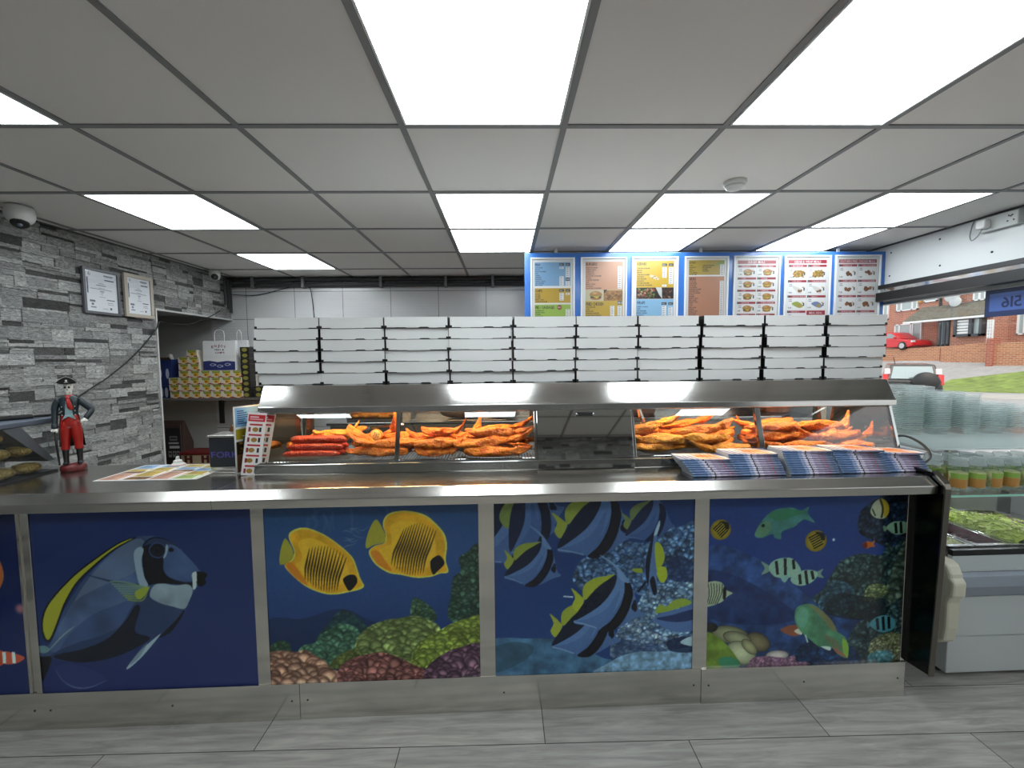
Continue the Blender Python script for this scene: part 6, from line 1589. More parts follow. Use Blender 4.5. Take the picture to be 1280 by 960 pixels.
# white tub behind it
t = thing('white_tub', 'white lidded tub standing behind the fork box', 'tub', (-1.17, .308, ZT + .0004))
MB().lathe([(.001, 0), (.030, 0), (.035, .15), (.001, .15)], 24).build('tub', M_white, t, smooth=False); MB().lathe([(.001, .1505), (.038, .1505), (.038, .168), (.034, .176), (.001, .178)], 24).build('lid', mat('cap_white'), t)
t = thing('brown_jar', 'small brown jar beside the white tub behind the fork box', 'jar', (-1.238, .318, ZT + .0004))
MB().lathe([(.001, 0), (.022, 0), (.026, .03), (.026, .15), (.016, .175), (.014, .185), (.001, .187)], 20).build('jar', mat('jar_amber', (.40, .24, .08), .25), t, smooth=True)
# upright card
A_ = Art(60, 118, (.90, .90, .89), res=1.4)
A_.rect(3, 3, 57, 36, (.48, .68, .84)); A_.rect(3, 40, 57, 58, (.66, .60, .14)); A_.rect(3, 62, 57, 84, (.20, .14, .08)); food(A_, 4, 62, 57, 84, [(.62, .42, .14), (.5, .28, .1), (.72, .55, .2)], 26, 77); A_.rect(3, 84, 57, 115, (.56, .36, .24))
for k in range(7): A_.rect(6, 8 + k * 3.6, 6 + rr.uniform(8, 22), 9.8 + k * 3.6, (.16, .22, .44))
for k in range(8): A_.rect(8, 88 + k * 3.2, 34, 89.6 + k * 3.2, (.42, .24, .14))
A_.rect(28, 42, 38, 56, (.48, .44, .10)); A_.rect(42, 42, 54, 56, (.84, .80, .60))
o = art_obj('menu_card', A_, .16, .285, M_print, th=.002)
place(o, (-1.128, .140, ZT + .0006), 1.16); tag(o, 'tall coloured menu card standing between the fork box and the heated case', 'menu card')
# red and white leaflets propped against the case
def rwart(seed):
    a = Art(50, 110, (.90, .88, .87), res=1.5); r = random.Random(seed)
    a.rect(3, 4, 47, 16, (.76, .14, .18)); a.rect(7, 7, 30, 9.5, WHT, .8); a.rect(7, 11, 42, 13, WHT, .7)
    for k in range(5):
        y = 20 + k * 18; a.rect(8, y, 42, y + 3, (.72, .15, .18)); a.ell(20 + r.uniform(-4, 6), y + 10, 8, 4, (.62, .48, .22)); a.rect(34, y + 6, 40, y + 14, (.14, .13, .15)); a.rect(6, y + 6, 12, y + 14, (.55, .2, .2))
    return a
for i, (u, v, rz, rx) in enumerate(((-1.098, .120, .25, -.06), (-1.078, .128, .55, -.10))):
    o = art_obj('meal_leaflet', rwart(i), .07, .262, M_print, th=.0015)
    place(o, (u, v, ZT + .0035)); o.rotation_euler = (rx * 0 - .10, .12 + .07 * i, TH + rz)
    tag(o, ('front one of two red and white meal leaflets at the left case end', 'rear one of two red and white meal leaflets at the left case end')[i], 'leaflet', 'meal leaflets at the end of the case')

# ---- clear case of bread rolls at the left end
t = thing('roll_display_case', 'clear plastic display case of wrapped rolls at the left end of the counter', 'display case', (-2.42, -.06, ZT + .0004))
W_, D_, Hh = .445, .325, .235
MB().box(0, W_, 0, D_, 0, .008).build('base', M_dark, t)
M_greytop = mat('case_top_grey', (.34, .37, .42), .4)
MB().prism([(-.004, Hh - .02), (-.004, Hh), (D_ + .004, Hh + .004), (D_ + .004, Hh - .02)], -.004, W_ + .004).build('top', M_greytop, t, bevel=.004)
M_ac2 = glass('case_acrylic', (.97, .98, .98), ior=1.45, dens=.015)
MB().box(W_ - .004, W_, .004, D_ - .002, .008, Hh - .021).build('side_pane', M_ac2, t); MB().box(0, W_ - .005, 0, .004, .008, Hh - .021).build('front_pane', M_ac2, t)
MB().prism([(D_ * .42, Hh - .021), (D_ * .62, Hh - .021), (D_ - .004, .05), (D_ - .03, .05)], .02, W_ - .006).build('back_flap', mat('flap_grey', (.42, .43, .46), .4), t)
for z in (.083, .150): MB().box(.006, W_ - .006, .006, (D_ * .52 if z > .1 else D_ * .80), z, z + .003).build('shelf', M_ac2, t)
def roll_me():
    mb = MB(); mb.ell((0, 0, .024), (.062, .040, .024), 0, 16, 10)
    for k in range(3): mb.ell((-.03 + .03 * k, 0, .042), (.004, .026, .004), 1, 8, 5)
    return mb.mesh('bread_roll', [batter_mat('roll_crust', (.70, .60, .34), (.54, .44, .22), .5), mat('roll_dust', (.74, .68, .46), .7)], smooth=True)
rm = roll_me()
k = 0
for lvl, z, spots in (('bottom', .0085, [(.395, .055), (.395, .150), (.395, .245), (.29, .055), (.29, .15)]), ('middle', .0865, [(.395, .05), (.395, .145), (.395, .225), (.29, .06)]), ('top', .1535, [(.395, .05), (.395, .125), (.29, .06)])):
    for i, (x, y) in enumerate(spots):
        o = bpy.data.objects.new('bread_roll', rm); COL.objects.link(o); place(o, (-2.42 + x, -.06 + y, ZT + .0008 + z), PI / 2 + rnd.uniform(-.2, .2))
        o.scale = (.60 if lvl != 'bottom' else .74, 1.15, .95)
        tag(o, 'golden bread roll on the %s level of the clear case, %s' % (lvl, ('nearest the customer', 'second from the customer side', 'third from the customer side', 'inner one at the front', 'inner one behind')[i] if lvl != 'top' or i < 2 else 'inner one at the front'), 'bread roll', 'bread rolls in the clear case')
t2 = thing('card_reader', 'black handheld device lying on top of the clear roll case', 'card reader', (-2.10, .10, ZT + .0008 + Hh + .0028), .9)
MB().box(0, .15, 0, .07, 0, .016).build('body', M_black, t2, bevel=.006); MB().box(.012, .09, .010, .06, .0162, .0175).build('screen', mat('dark_screen', (.08, .09, .10), .1), t2); MB().box(.15, .24, .022, .048, .003, .012).build('strap', M_black, t2, bevel=.003)
t2 = thing('white_cup', 'white box shaped cup at the left photo edge on top of the roll case', 'cup', (-2.285, .08, ZT + .0008 + Hh + .0025), 0)
MB().lathe([(.001, 0), (.042, 0), (.048, .045), (.047, .052), (.040, .054), (.001, .054)], 24).build('cup', M_white, t2, smooth=True)

# ================================================================== PIRATE FIGURINE
def ringxy(c, rx, ry, n=14, tw=0.): return [(c[0] + rx * math.cos(2 * PI * k / n + tw), c[1] + ry * math.sin(2 * PI * k / n + tw), c[2]) for k in range(n)]
def limb(mb, pts, rad, n=12, m=0): return mb.tube(catmull(pts, 4, False), list(np.interp(np.linspace(0, 1, (len(pts) - 1) * 4 + 1), np.linspace(0, 1, len(pts)), rad)), n, m)
pf = thing('pirate_figurine', 'painted skeleton pirate figurine in red breeches and blue coat, standing on the counter', 'figurine', (-1.905, .262, ZT + .0004), .62)
pf.scale = (.62, .78, .95)
cr_ = mat('figurine_red', (.64, .12, .09), .35); cb_ = mat('figurine_navy', (.12, .17, .20), .4); cbk = mat('figurine_black', (.07, .07, .075), .35); cw = mat('figurine_bone', (.88, .88, .85), .45); cs = mat('figurine_shirt', (.50, .62, .64), .5); cbs = mat('figurine_base', (.42, .13, .13), .45, noise=.5, nscale=60)
b = MB(); b.loft([ringxy((0, 0, z), rx, ry, 18) for z, rx, ry in ((0, .066, .045), (.010, .070, .050), (.022, .067, .046), (.030, .058, .040), (.032, .03, .02))]); b.build('base', cbs, pf, smooth=True)
bd_ = MB()
for s, x in ((-1, -.028), (1, .032)):
    bd_.loft([ringxy((x * 1.15, -.006, z), rx, ry, 12) for z, rx, ry in ((.0315, .014, .026), (.040, .015, .024), (.050, .014, .016), (.075, .0165, .0165), (.100, .0185, .0185), (.106, .019, .019))])
    bd_.ell((x * 1.15 + s * .002, -.022, .038), (.013, .018, .008))
bd_.build('boots', cbk, pf, smooth=True)
q = MB()
for s, x in ((-1, -.028), (1, .032)): q.loft([ringxy((x * f, -.004, z), r, r * .95, 14) for z, r, f in ((.098, .019, 1.12), (.103, .023, 1.12), (.110, .0235, 1.1), (.118, .021, 1.08), (.150, .026, 1.02), (.185, .030, .88), (.215, .031, .72), (.235, .028, .6))])
q.loft([ringxy((.001, -.003, z), rx, ry, 16) for z, rx, ry in ((.200, .040, .028), (.220, .050, .033), (.245, .046, .032), (.262, .038, .028))]); q.build('breeches', cr_, pf, smooth=True)
q = MB(); q.loft([ringxy((.001, .0, z), rx, ry, 16) for z, rx, ry in ((.225, .045, .034), (.255, .040, .031), (.285, .045, .034), (.315, .052, .034), (.335, .052, .030), (.345, .036, .024), (.352, .018, .016))]); q.build('jacket', cb_, pf, smooth=True)
MB().add([(-.010, -.034, .325), (.016, -.034, .325), (.022, -.037, .262), (.034, -.034, .240), (.002, -.040, .256), (-.034, -.034, .240), (-.016, -.037, .262),
          (-.010, -.02, .325), (.016, -.02, .325), (.022, -.02, .262), (.034, -.02, .240), (.002, -.02, .256), (-.034, -.02, .240), (-.016, -.02, .262)],
         [(0, 1, 2, 6), (6, 2, 4), (2, 3, 4), (6, 4, 5), (7, 13, 9, 8), (0, 7, 8, 1), (1, 8, 9, 2), (2, 9, 10, 3), (3, 10, 11, 4), (4, 11, 12, 5), (5, 12, 13, 6), (6, 13, 7, 0)]).build('waistcoat', cs, pf)
q = MB()      # coat tails behind the legs
q.loft([[(-.050, .012, z) if False else (-w, .010 - d, z), (-w * .6, .034, z), (0, .040, z), (w * .6, .034, z), (w, .010 - d, z), (w * .9, .016 - d, z), (w * .55, .028, z), (0, .034, z), (-w * .55, .028, z), (-w * .9, .016 - d, z)] for z, w, d in ((.112, .066, .0), (.16, .062, .004), (.21, .055, .012), (.262, .046, .018))]); q.build('coat_tails', cb_, pf, smooth=True)
q = MB(); limb(q, [(-.048, 0, .330), (-.066, -.004, .300), (-.070, -.010, .262), (-.070, -.020, .215)], [.020, .019, .016, .015])
q.loft([ringxy((-.070, -.021, z), r, r, 12) for z, r in ((.226, .0165), (.206, .019), (.204, .0165))]); q.build('sleeve', cb_, pf, smooth=True)
q = MB(); limb(q, [(.050, 0, .328), (.078, .004, .306), (.108, .006, .280), (.100, -.006, .262), (.080, -.018, .240)], [.019, .018, .017, .015, .014]); q.build('sleeve', cb_, pf, smooth=True)
def fist(c, s):
    h_ = MB(); h_.ell(c, (.013, .012, .012), 0, 12, 8)
    for k in range(4): limb(h_, [(c[0] - s * .004 + (k - 1.5) * .0062, c[1] - .008, c[2] + .003), (c[0] - s * .004 + (k - 1.5) * .0062, c[1] - .0145, c[2] - .002), (c[0] - s * .004 + (k - 1.5) * .0062, c[1] - .012, c[2] - .010)], [.0034, .0034, .003], 7)
    limb(h_, [(c[0] + s * .010, c[1] - .004, c[2] + .004), (c[0] + s * .016, c[1] - .010, c[2] + .001), (c[0] + s * .012, c[1] - .016, c[2] - .003)], [.004, .0036, .003], 7)
    return h_
fist((-.070, -.024, .195), -1).build('hand', cw, pf, smooth=True); fist((.074, -.024, .232), 1).build('hand', cw, pf, smooth=True)
limb(MB(), [(0, 0, 0), (0, 0, 1)], [1, 1])
q = MB(); q.tube([(-.070, -.034, .190), (-.066, -.034, .12), (-.060, -.030, .034)], [.0055, .007, .005], 10); q.ell((-.070, -.034, .186), (.008, .008, .010)); q.tube([(-.074, -.034, .15), (-.060, -.034, .145)], .004, 8); q.build('walking_stick', cbk, pf, smooth=True)
q = MB()      # skull: cranium, cheeks, jaw
q.loft([ringxy((0.002, -.004 + o, z), rx, ry, 16) for z, rx, ry, o in ((.350, .010, .012, .0), (.356, .0165, .016, -.002), (.364, .0195, .020, -.002), (.372, .0185, .021, 0), (.380, .0225, .024, .002), (.392, .0245, .026, .003), (.404, .0235, .025, .004), (.412, .018, .020, .004), (.416, .008, .010, .004))]); q.build('skull', cw, pf, smooth=True)
q = MB()
for s in (-1, 1): q.ell((.002 + s * .0095, -.0255, .388), (.0062, .004, .0055))
q.ell((.002, -.0262, .377), (.0028, .003, .004)); q.box(-.010, .014, -.0238, -.0205, .3635, .3655)
for k in range(6): q.box(-.009 + k * .0042, -.0084 + k * .0042, -.0240, -.021, .360, .369)
q.build('face_marks', cbk, pf, smooth=False)
q = MB(); q.loft([ringxy((.002, 0, z), rx, ry, 14) for z, rx, ry in ((.338, .028, .026), (.345, .026, .025), (.354, .018, .018))]); q.ell((.002, -.030, .335), (.012, .009, .011)); q.loft([ringxy((.004 + dx, -.036, z), rx, .006, 10) for z, rx, dx in ((.334, .008, 0), (.312, .014, .004), (.292, .015, .010), (.284, .004, .014))]); q.build('neckerchief', cr_, pf, smooth=True)
MB().add([(-.026, -.036, .325), (-.008, -.036, .345), (-.014, -.038, .280), (.030, -.036, .325), (.012, -.036, .345), (.018, -.038, .280), (-.026, -.028, .325), (-.008, -.028, .345), (-.014, -.028, .280), (.030, -.028, .325), (.012, -.028, .345), (.018, -.028, .280)],
         [(0, 1, 2), (3, 5, 4), (6, 8, 7), (9, 10, 11), (0, 6, 7, 1), (1, 7, 8, 2), (2, 8, 6, 0), (3, 4, 10, 9), (4, 5, 11, 10), (5, 3, 9, 11)]).build('lapels', mat('figurine_lapel', (.15, .21, .25), .4), pf)
q = MB()      # three-cornered hat
q.loft([ringxy((.002, .002, z), rx, ry, 18) for z, rx, ry in ((.404, .027, .028), (.412, .026, .027), (.422, .020, .021), (.427, .010, .011))])
br_ = []
for z_off, sc in ((0, 1.), (.012, 1.1)):
    pass
q.loft([ringxy((.002, .004, z), rx, ry, 18) for z, rx, ry in ((.4035, .036, .034), (.406, .042, .040), (.4085, .036, .034))])
flap = [(-.050, .410), (-.034, .422), (-.014, .432), (.002, .436), (.018, .432), (.038, .422), (.054, .410), (.034, .405), (.002, .402), (-.030, .405)]
q.prism(flap, -.036, -.028, 0, 'y')
q.loft([[(-.052, -.030, .409), (-.050, -.030, .413), (-.048, -.024, .413), (-.050, -.024, .409)], [(-.028, .030, .407), (-.028, .030, .424), (-.022, .030, .424), (-.022, .030, .407)]])
q.loft([[(.056, -.030, .409), (.054, -.030, .413), (.052, -.024, .413), (.054, -.024, .409)], [(.032, .030, .407), (.032, .030, .424), (.026, .030, .424), (.026, .030, .407)]])
q.build('tricorn_hat', cbk, pf, smooth=False, bevel=.0015)
MB().ell((.002, -.0365, .418), (.006, .002, .005)).box(-.008, .012, -.0375, -.036, .4095, .4115).tube([(x, -.0355, z + .0005) for x, z in flap[:7]], .0009, 5).build('hat_emblem', cw, pf, smooth=False)
q = MB()
for z in (.30, .28, .262):
    for x in (-.030, .034): q.ell((x, -.034, z), (.003, .002, .003), 0, 8, 6)
q.build('buttons', mat('figurine_button', (.72, .72, .68), .3, metal=.6), pf, smooth=True)
# ================================================================== SALAD FRIDGE by the window
FU0, FU1 = 1.955, 2.96
fr = thing('salad_fridge', 'white serve-over salad fridge with glass front and shelves beside the counter end', 'serve-over fridge', (FU0, .08, 0))
w = FU1 - FU0
M_fr = mat('fridge_white', (.78, .80, .80), .3)
MB().box(.01, w, .04, .70, .0, .018).build('kick', M_black, fr)
MB().box(0, w, 0, .72, .0182, .187).build('lower_panel', M_fr, fr, bevel=.004)
MB().box(0, w, -.004, .72, .189, .374).build('front_panel', M_fr, fr, bevel=.006)
MB().prism([(.0, .376), (-.022, .386), (-.030, .43), (-.022, .474), (.0, .482), (.10, .482), (.10, .376)], 0, w).build('bumper', mat('bumper_grey', (.55, .58, .62), .4), fr, smooth=False, bevel=.003)
MB().box(0, w, .0, .02, .484, .556).build('front_rim', mat('rim_light', (.74, .77, .77), .3), fr); MB().box(0, w, .661, .72, .376, .60).build('back_wall', mat('rim_light'), fr)
mb = MB()
for k in range(60): mb.box(.02 + k * .0165, .028 + k * .0165, -.0015, 0, .486, .492)
mb.build('vent_strip', M_white, fr)
MB().box(0, w, .021, .66, .36, .52).build('tank', M_steel2, fr)
MB().box(0, w, .0, .02, .557, .582).build('gasket', M_black, fr)
MB().box(.004, w - .004, .004, .009, .5825, .818).build('front_glass', M_glass, fr)
MB().box(.0, .005, .012, .64, .5825, .818).build('side_glass', M_glass, fr)
glass_edge = mat('green_glass_edge', (.62, .86, .78), .15)
MB().box(-.02, w, .006, .40, .8185, .826).build('lower_glass_shelf', M_glass, fr); MB().box(-.02, w, .0, .0055, .8185, .826).build('glass_edge', glass_edge, fr)
MB().box(-.05, w, .055, .80, 1.012, 1.022).build('upper_shelf', glass('frosted_top', (.9, .95, .95), dens=.6), fr, bevel=.002)
for x in (.30, w - .02):
    MB().box(x, x + .012, .30, .32, .8265, 1.0115).build('shelf_post', M_chrome, fr)
for x in (.0, w - .02): MB().box(x + .006, x + .018, .38, .40, .5205, .818).build('shelf_post', M_chrome, fr)
MB().tube([(.05, .33, .808), (w - .05, .33, .808)], .006, 8).build('added_light_strip', mat('added_fridge_glow', (.95, .98, 1), .4, emit=26.), fr)  # glowing strip added under the shelf to brighten the salad pans
MB().prism([(.655, .5205), (.655, .818), (.648, .818), (.56, .60), (.56, .5205)], .006, w - .006).build('back_liner', mat('liner_steel', (.50, .51, .50), .3, metal=1.), fr)
q = MB().add([], [])
# grey curved divider on the right
arc = [(.36 + .30 * (1 - math.cos(a)), .60 + .215 * math.sin(a)) for a in np.linspace(0.1, PI / 2, 8)]
MB().prism([(x, z) for x, z in arc] + [(arc[-1][0] + .02, arc[-1][1]), (arc[-1][0] + .02, .60)], .38, .43, 0, axis='y').build('curved_guard', mat('guard_grey', (.40, .41, .41), .45), fr)
# the cream end cap
pr = [(.03, .165), (-.012, .172), (-.036, .20), (-.044, .26), (-.044, .372), (-.050, .392), (-.062, .41), (-.064, .468), (-.050, .484), (-.048, .50), (-.030, .536), (.0, .548), (.06, .548), (.06, .165)]
MB().prism(pr, -.062, -.001).build('end_cap', mat('cream_abs', (.83, .82, .74), .4), fr, bevel=.010)

def gastro(u0, u1, label, depth):
    """an oblong steel pan running front to back"""
    t = thing('steel_food_pan', label, 'food pan', (u0, .112, .521))
    W_, D_ = u1 - u0, .40; z1 = .066
    mb = MB(); r = .006
    mb.box(0, W_, 0, r, 0, z1).box(0, W_, D_ - r, D_, 0, z1).box(0, r, r, D_ - r, 0, z1).box(W_ - r, W_, r, D_ - r, 0, z1).box(r, W_ - r, r, D_ - r, 0, .004)
    mb.build('pan', M_steel2, t)
    MB().box(-.007, W_ + .007, -.008, .010, z1 + .0004, z1 + .004).box(-.007, W_ + .007, D_ - .010, D_ + .008, z1 + .0004, z1 + .004).box(-.007, .010, .010, D_ - .01, z1 + .0004, z1 + .004).box(W_ - .010, W_ + .007, .010, D_ - .01, z1 + .0004, z1 + .004).build('rim', M_chrome, t, bevel=.0015)
    return t
def shreds(name, u0, u1, z0, top, mats, n, seed, label, cat, curl=.02, hump=.05):
    r = random.Random(seed); mb = MB(); D_ = .385
    W_ = u1 - u0
    # a mound under the loose shreds
    g = []; nx, ny = 10, 16
    for j in range(ny + 1):
        for i in range(nx + 1):
            x, y = i / nx, j / ny; g.append((W_ * x, D_ * y, top + hump * math.sin(PI * x) ** .6 * (.35 + .65 * math.sin(PI * min(1, y * .9 + .15))) - hump * .6))
    base = [(x, y, z0) for x, y, _ in g]
    mb.add(g + [(0, 0, z0), (W_, 0, z0), (W_, D_, z0), (0, D_, z0)], [(j * (nx + 1) + i, j * (nx + 1) + i + 1, (j + 1) * (nx + 1) + i + 1, (j + 1) * (nx + 1) + i) for j in range(ny) for i in range(nx)], 0)
    for _ in range(n):
        x, y = r.random(), r.random(); z = top + hump * math.sin(PI * x) ** .6 * (.35 + .65 * math.sin(PI * min(1, y * .9 + .15))) - hump * .6 + r.uniform(-.002, .008)
        a = r.uniform(0, 6.3); L = r.uniform(.015, .035); c = r.uniform(-curl, curl)
        p = Vector((min(max(W_ * x, .014), W_ - .014), min(max(D_ * y, .014), D_ - .014), z)); d = Vector((math.cos(a), math.sin(a), r.uniform(-.3, .3))) * L / 2
        s_ = Vector((-math.sin(a), math.cos(a), 0)) * c * .5
        pts = [p - d, p + s_ + Vector((0, 0, .004)), p + d]
        for q_ in pts: q_.x = min(max(q_.x, .003), W_ - .003); q_.y = min(max(q_.y, .003), D_ - .003)
        mb.tube(pts, [.0016, .0024, .0014], 5, r.randrange(len(mats)))
    o = mb.build(name, mats, smooth=True); place(o, (u0, .120, .521))
    tag(o, label, cat, kind='stuff')
gastro(1.968, 2.075, 'steel pan of pale shredded cabbage, nearest the dark end panel', 0); gastro(2.095, 2.250, 'half empty steel pan of red onion between the cabbage and the lettuce', 0); gastro(2.270, 2.450, 'steel pan heaped with shredded lettuce in the fridge', 0); gastro(2.472, 2.66, 'steel food pan right of the lettuce pan at the photo edge', 0)
lt = [mat('lettuce_%d' % i, c, .5) for i, c in enumerate(((.72, .80, .36), (.80, .85, .52), (.60, .72, .26), (.87, .88, .62)))]
cb2 = [mat('cabbage_%d' % i, c, .5) for i, c in enumerate(((.86, .88, .70), (.78, .84, .58), (.92, .92, .80)))]
on = [mat('onion_%d' % i, c, .4) for i, c in enumerate(((.36, .14, .24), (.26, .12, .22), (.62, .46, .52)))]
shreds('shredded_lettuce', 2.278, 2.442, .004, .085, lt, 520, 1, 'heap of bright green shredded lettuce in the fridge', 'lettuce', hump=.085)
shreds('shredded_cabbage', 1.976, 2.067, .004, .062, cb2, 260, 2, 'pale green shredded cabbage in the pan nearest the dark end panel', 'cabbage', hump=.02)
shreds('sliced_onion', 2.103, 2.242, .004, .020, on, 160, 3, 'dark red sliced onion low in its half empty pan', 'onion', hump=.02)
shreds('mixed_salad', 2.480, 2.652, .004, .062, lt[:2] + on[2:], 200, 4, 'mixed salad in the last pan at the right photo edge', 'salad', hump=.03)
t = thing('salad_tongs', 'steel tongs resting on the lettuce with handles towards the dark end panel', 'tongs', (2.265, .36, .640), .35)
for s in (-1, 1): MB().loft([[(x - .25, s * g - .002, z - .001), (x - .25, s * g + .002, z - .001), (x - .25, s * g + .002, z + .006), (x - .25, s * g - .002, z + .006)] for x, g, z in ((0, .035, .105), (.10, .030, .068), (.20, .022, .03), (.26, .016, .012))]).build('arm', M_chrome, t)
MB().tube([(-.25, -.035, .108), (-.262, 0, .112), (-.25, .035, .108)], .004, 8).build('spring', M_chrome, t)

# ---- clear lidded pots on the lower glass shelf
M_pot = glass('pot_plastic', (.90, .94, .93), ior=1.45, dens=.10)
def pot():
    t = bpy.data.objects.new('salad_pot', None); COL.objects.link(t)
    R = .033
    MB().lathe([(.001, 0), (R * .80, 0), (R * .98, .118)], 20).build('cup', M_pot, t, smooth=False)
    MB().lathe([(R * .5, .018), (R * .865, .020), (R * .94, .088), (R * .4, .094)], 20).build('filling', [batter_mat('pot_filling', (.84, .86, .62), (.68, .66, .44), .5)], t, smooth=True)
    q = MB(); n = 10
    for (z0, z1, r0, r1, m) in ((.022, .062, .872, .935, 0), (.0625, .086, .936, .965, 1)):
        q.loft([[(R * r * math.sin(a), -R * r * math.cos(a), z) for a in np.linspace(-1.25, 1.25, n)] for r, z in ((r0, z0), (r1, z1))], m, caps=False, closed=False)
    q.build('label', [mat('label_orange', (.72, .52, .26), .6), mat('label_green', (.54, .68, .30), .6)], t)
    MB().lathe([(R * .99, .1182), (R * 1.06, .119), (R * 1.06, .126), (R * .98, .128), (R * .94, .146), (R * .80, .152), (.001, .153)], 20).build('lid', glass('lid_plastic', (.86, .88, .88), ior=1.45, dens=.30), t, smooth=False)
    return t
p0 = pot(); k = 0
for row, (v, n, u0) in enumerate(((.135, 9, 2.022), (.225, 9, 2.005))):
    for i in range(n):
        o = p0 if k == 0 else copy_tree(p0); k += 1
        place(o, (u0 + i * .082, v + rnd.uniform(-.004, .004), .8268), rnd.uniform(-.5, .5))
        tag(o, 'clear lidded pot in the %s row on the glass shelf, %s from the left' % (('front', 'back')[row], ORD[i + 1]), 'pot', 'clear lidded pots on the glass shelf')
# ---- nested clear takeaway containers on the upper shelf
M_ctn = glass('container_plastic', (.955, .97, .965), ior=1.45, dens=.06); M_rim = glass('container_rim', (.95, .97, .965), ior=1.45, dens=.42)
def ctn():
    mb = MB(); a, b = .056, .074
    def rect(x, y, z, c=.012):
        return [(-x + c, -y, z), (x - c, -y, z), (x, -y + c, z), (x, y - c, z), (x - c, y, z), (-x + c, y, z), (-x, y - c, z), (-x, -y + c, z)]
    mb.loft([rect(a * .86, b * .88, 0), rect(a * .96, b * .97, .034), rect(a, b, .0345)], caps=False)
    mb.loft([rect(a, b, .0345), rect(a * 1.02, b * 1.02, .0350), rect(a * 1.02, b * 1.02, .0385), rect(a, b, .0390)], 1, caps=False)
    mb.add(rect(a * .86, b * .88, 0), [tuple(range(8))])
    return mb.mesh('clear_container', [M_ctn, M_rim])
cme = ctn()
for s, (px0, px1, pt, v, nm) in enumerate(((1125, 1150, 480, .46, 'leftmost stack'), (1160, 1184, 490, .46, 'second stack'), (1194, 1220, 491, .46, 'third stack'), (1227, 1253, 505, .46, 'fourth stack'), (1263, 1288, 506, .46, 'fifth stack'),
                                         (1140, 1162, 482, .60, 'rear stack behind the first gap'), (1180, 1200, 488, .60, 'rear stack behind the second gap'), (1243, 1262, 503, .60, 'rear stack behind the fourth gap'))):
    u0, u1 = atV(px0, 540, v)[0], atV(px1, 540, v)[0]; top = atV((px0 + px1) / 2, pt, v)[2]
    n = int((top - 1.0224 - .0375) / .0095) + 1
    lab = 'clear plastic container nested in the %s on the fridge top' % (nm + (' from the left' if v < .5 else ''))
    for i in range(n):
        o = bpy.data.objects.new('clear_container', cme); COL.objects.link(o); o.scale = ((u1 - u0) / .112, 1, 1)
        place(o, ((u0 + u1) / 2 + rnd.uniform(-.0012, .0012), v + .05, 1.0224 + i * .0095), 0)
        if i == n - 1: tag(o, 'topmost clear plastic container of the %s on the fridge top' % (nm + (' from the left' if v < .5 else '')), 'container', 'nested clear containers')
        else: tag(o, lab, 'container', 'nested clear containers, ' + nm)
# black lead from the case to behind the counter end
pts = [atV(1118, 547, .12), atV(1140, 551, .10), atV(1155, 562, .06), atV(1163, 578, .03), atV(1166, 589, .02)]
pts = [(1.742, .21, 1.055), (1.80, .17, 1.075), (1.812, .10, 1.05), (1.795, .05, 1.01), (1.735, .03, .975), (1.705, .03, .90), (1.705, .03, .5), (1.705, .03, .004)]
tag(MB().tube([W(*p) for p in catmull(pts, 6, False)], .0055, 8).build('black_lead', M_black, smooth=True), 'black lead curving from the right end of the heated case down behind the counter', 'cable')

# ================================================================== FRYING RANGE along the back wall, seen through the case
rg = thing('frying_range', 'stainless frying range along the back wall behind the heated case', 'frying range', (-1.55, 3.62, 0), frame='w')
RL = 4.4
MB().box(0, RL, 0, .74, .06, .86).build('body', M_steel2, rg, bevel=.004)
MB().box(-.02, RL + .02, -.03, .75, .8605, .885).build('top', M_steel, rg, bevel=.003)
MB().box(0, RL, .55, .745, .8855, 1.02).build('upstand', M_steel2, rg, bevel=.004)
MB().box(.04, RL - .04, .06, .70, 0, .06).build('plinth', M_black, rg)
for i in range(5):
    x = .2 + i * .84
    MB().box(x, x + .52, .06, .50, .8855, .89).build('pan_surround', M_chrome, rg)
    MB().box(x + .14, x + .38, -.006, 0, .66, .75).build('control_panel', M_dark, rg); 
    for dx in (.2, .32): MB().lathe([(.001, 0), (.022, 0), (.020, .02), (.001, .022)], 16).build('knob', M_black, rg, loc=(x + dx, -.0065, .705), rot=(PI / 2, 0, 0))
a0, a1 = atY(431, 533, 3.55), atY(494, 516, 3.55)
t = thing('hot_cabinet', 'glass fronted hot cabinet glowing orange, seen through the far left bay', 'hot cabinet', (a0[0], 3.60, .8856), frame='w')
w, h = a1[0] - a0[0] + .05, .26
MB().box(0, w, .0, .3, 0, .03).box(0, w, 0, .3, h - .03, h).box(0, .03, 0, .3, .03, h - .03).box(w - .03, w, 0, .3, .03, h - .03).box(.03, w - .03, .28, .3, .03, h - .03).build('cabinet', M_steel2, t)
MB().tube([(.06, .15, h - .05), (w - .06, .15, h - .05)], .010, 8).build('lamp', mat('cabinet_lamp', (1., .7, .35), .4, emit=8., ecol=(1, .66, .32)), t)
MB().box(.03, w - .03, .004, .008, .03, h - .03).build('door', M_glass, t)
hp = MB(); r = random.Random(3)
for i in range(26): hp.ell((.06 + (w - .12) * (i % 9) / 8, .06 + .07 * (i // 9), .045 + r.uniform(0, .02)), (.035, .03, .016), 0, 10, 6)
o = hp.build('fried_chips', [M_batter2], smooth=True); o.location = (a0[0], 3.60, .8856); tag(o, 'loose heap of fried chips inside the glowing hot cabinet', 'chips', kind='stuff')
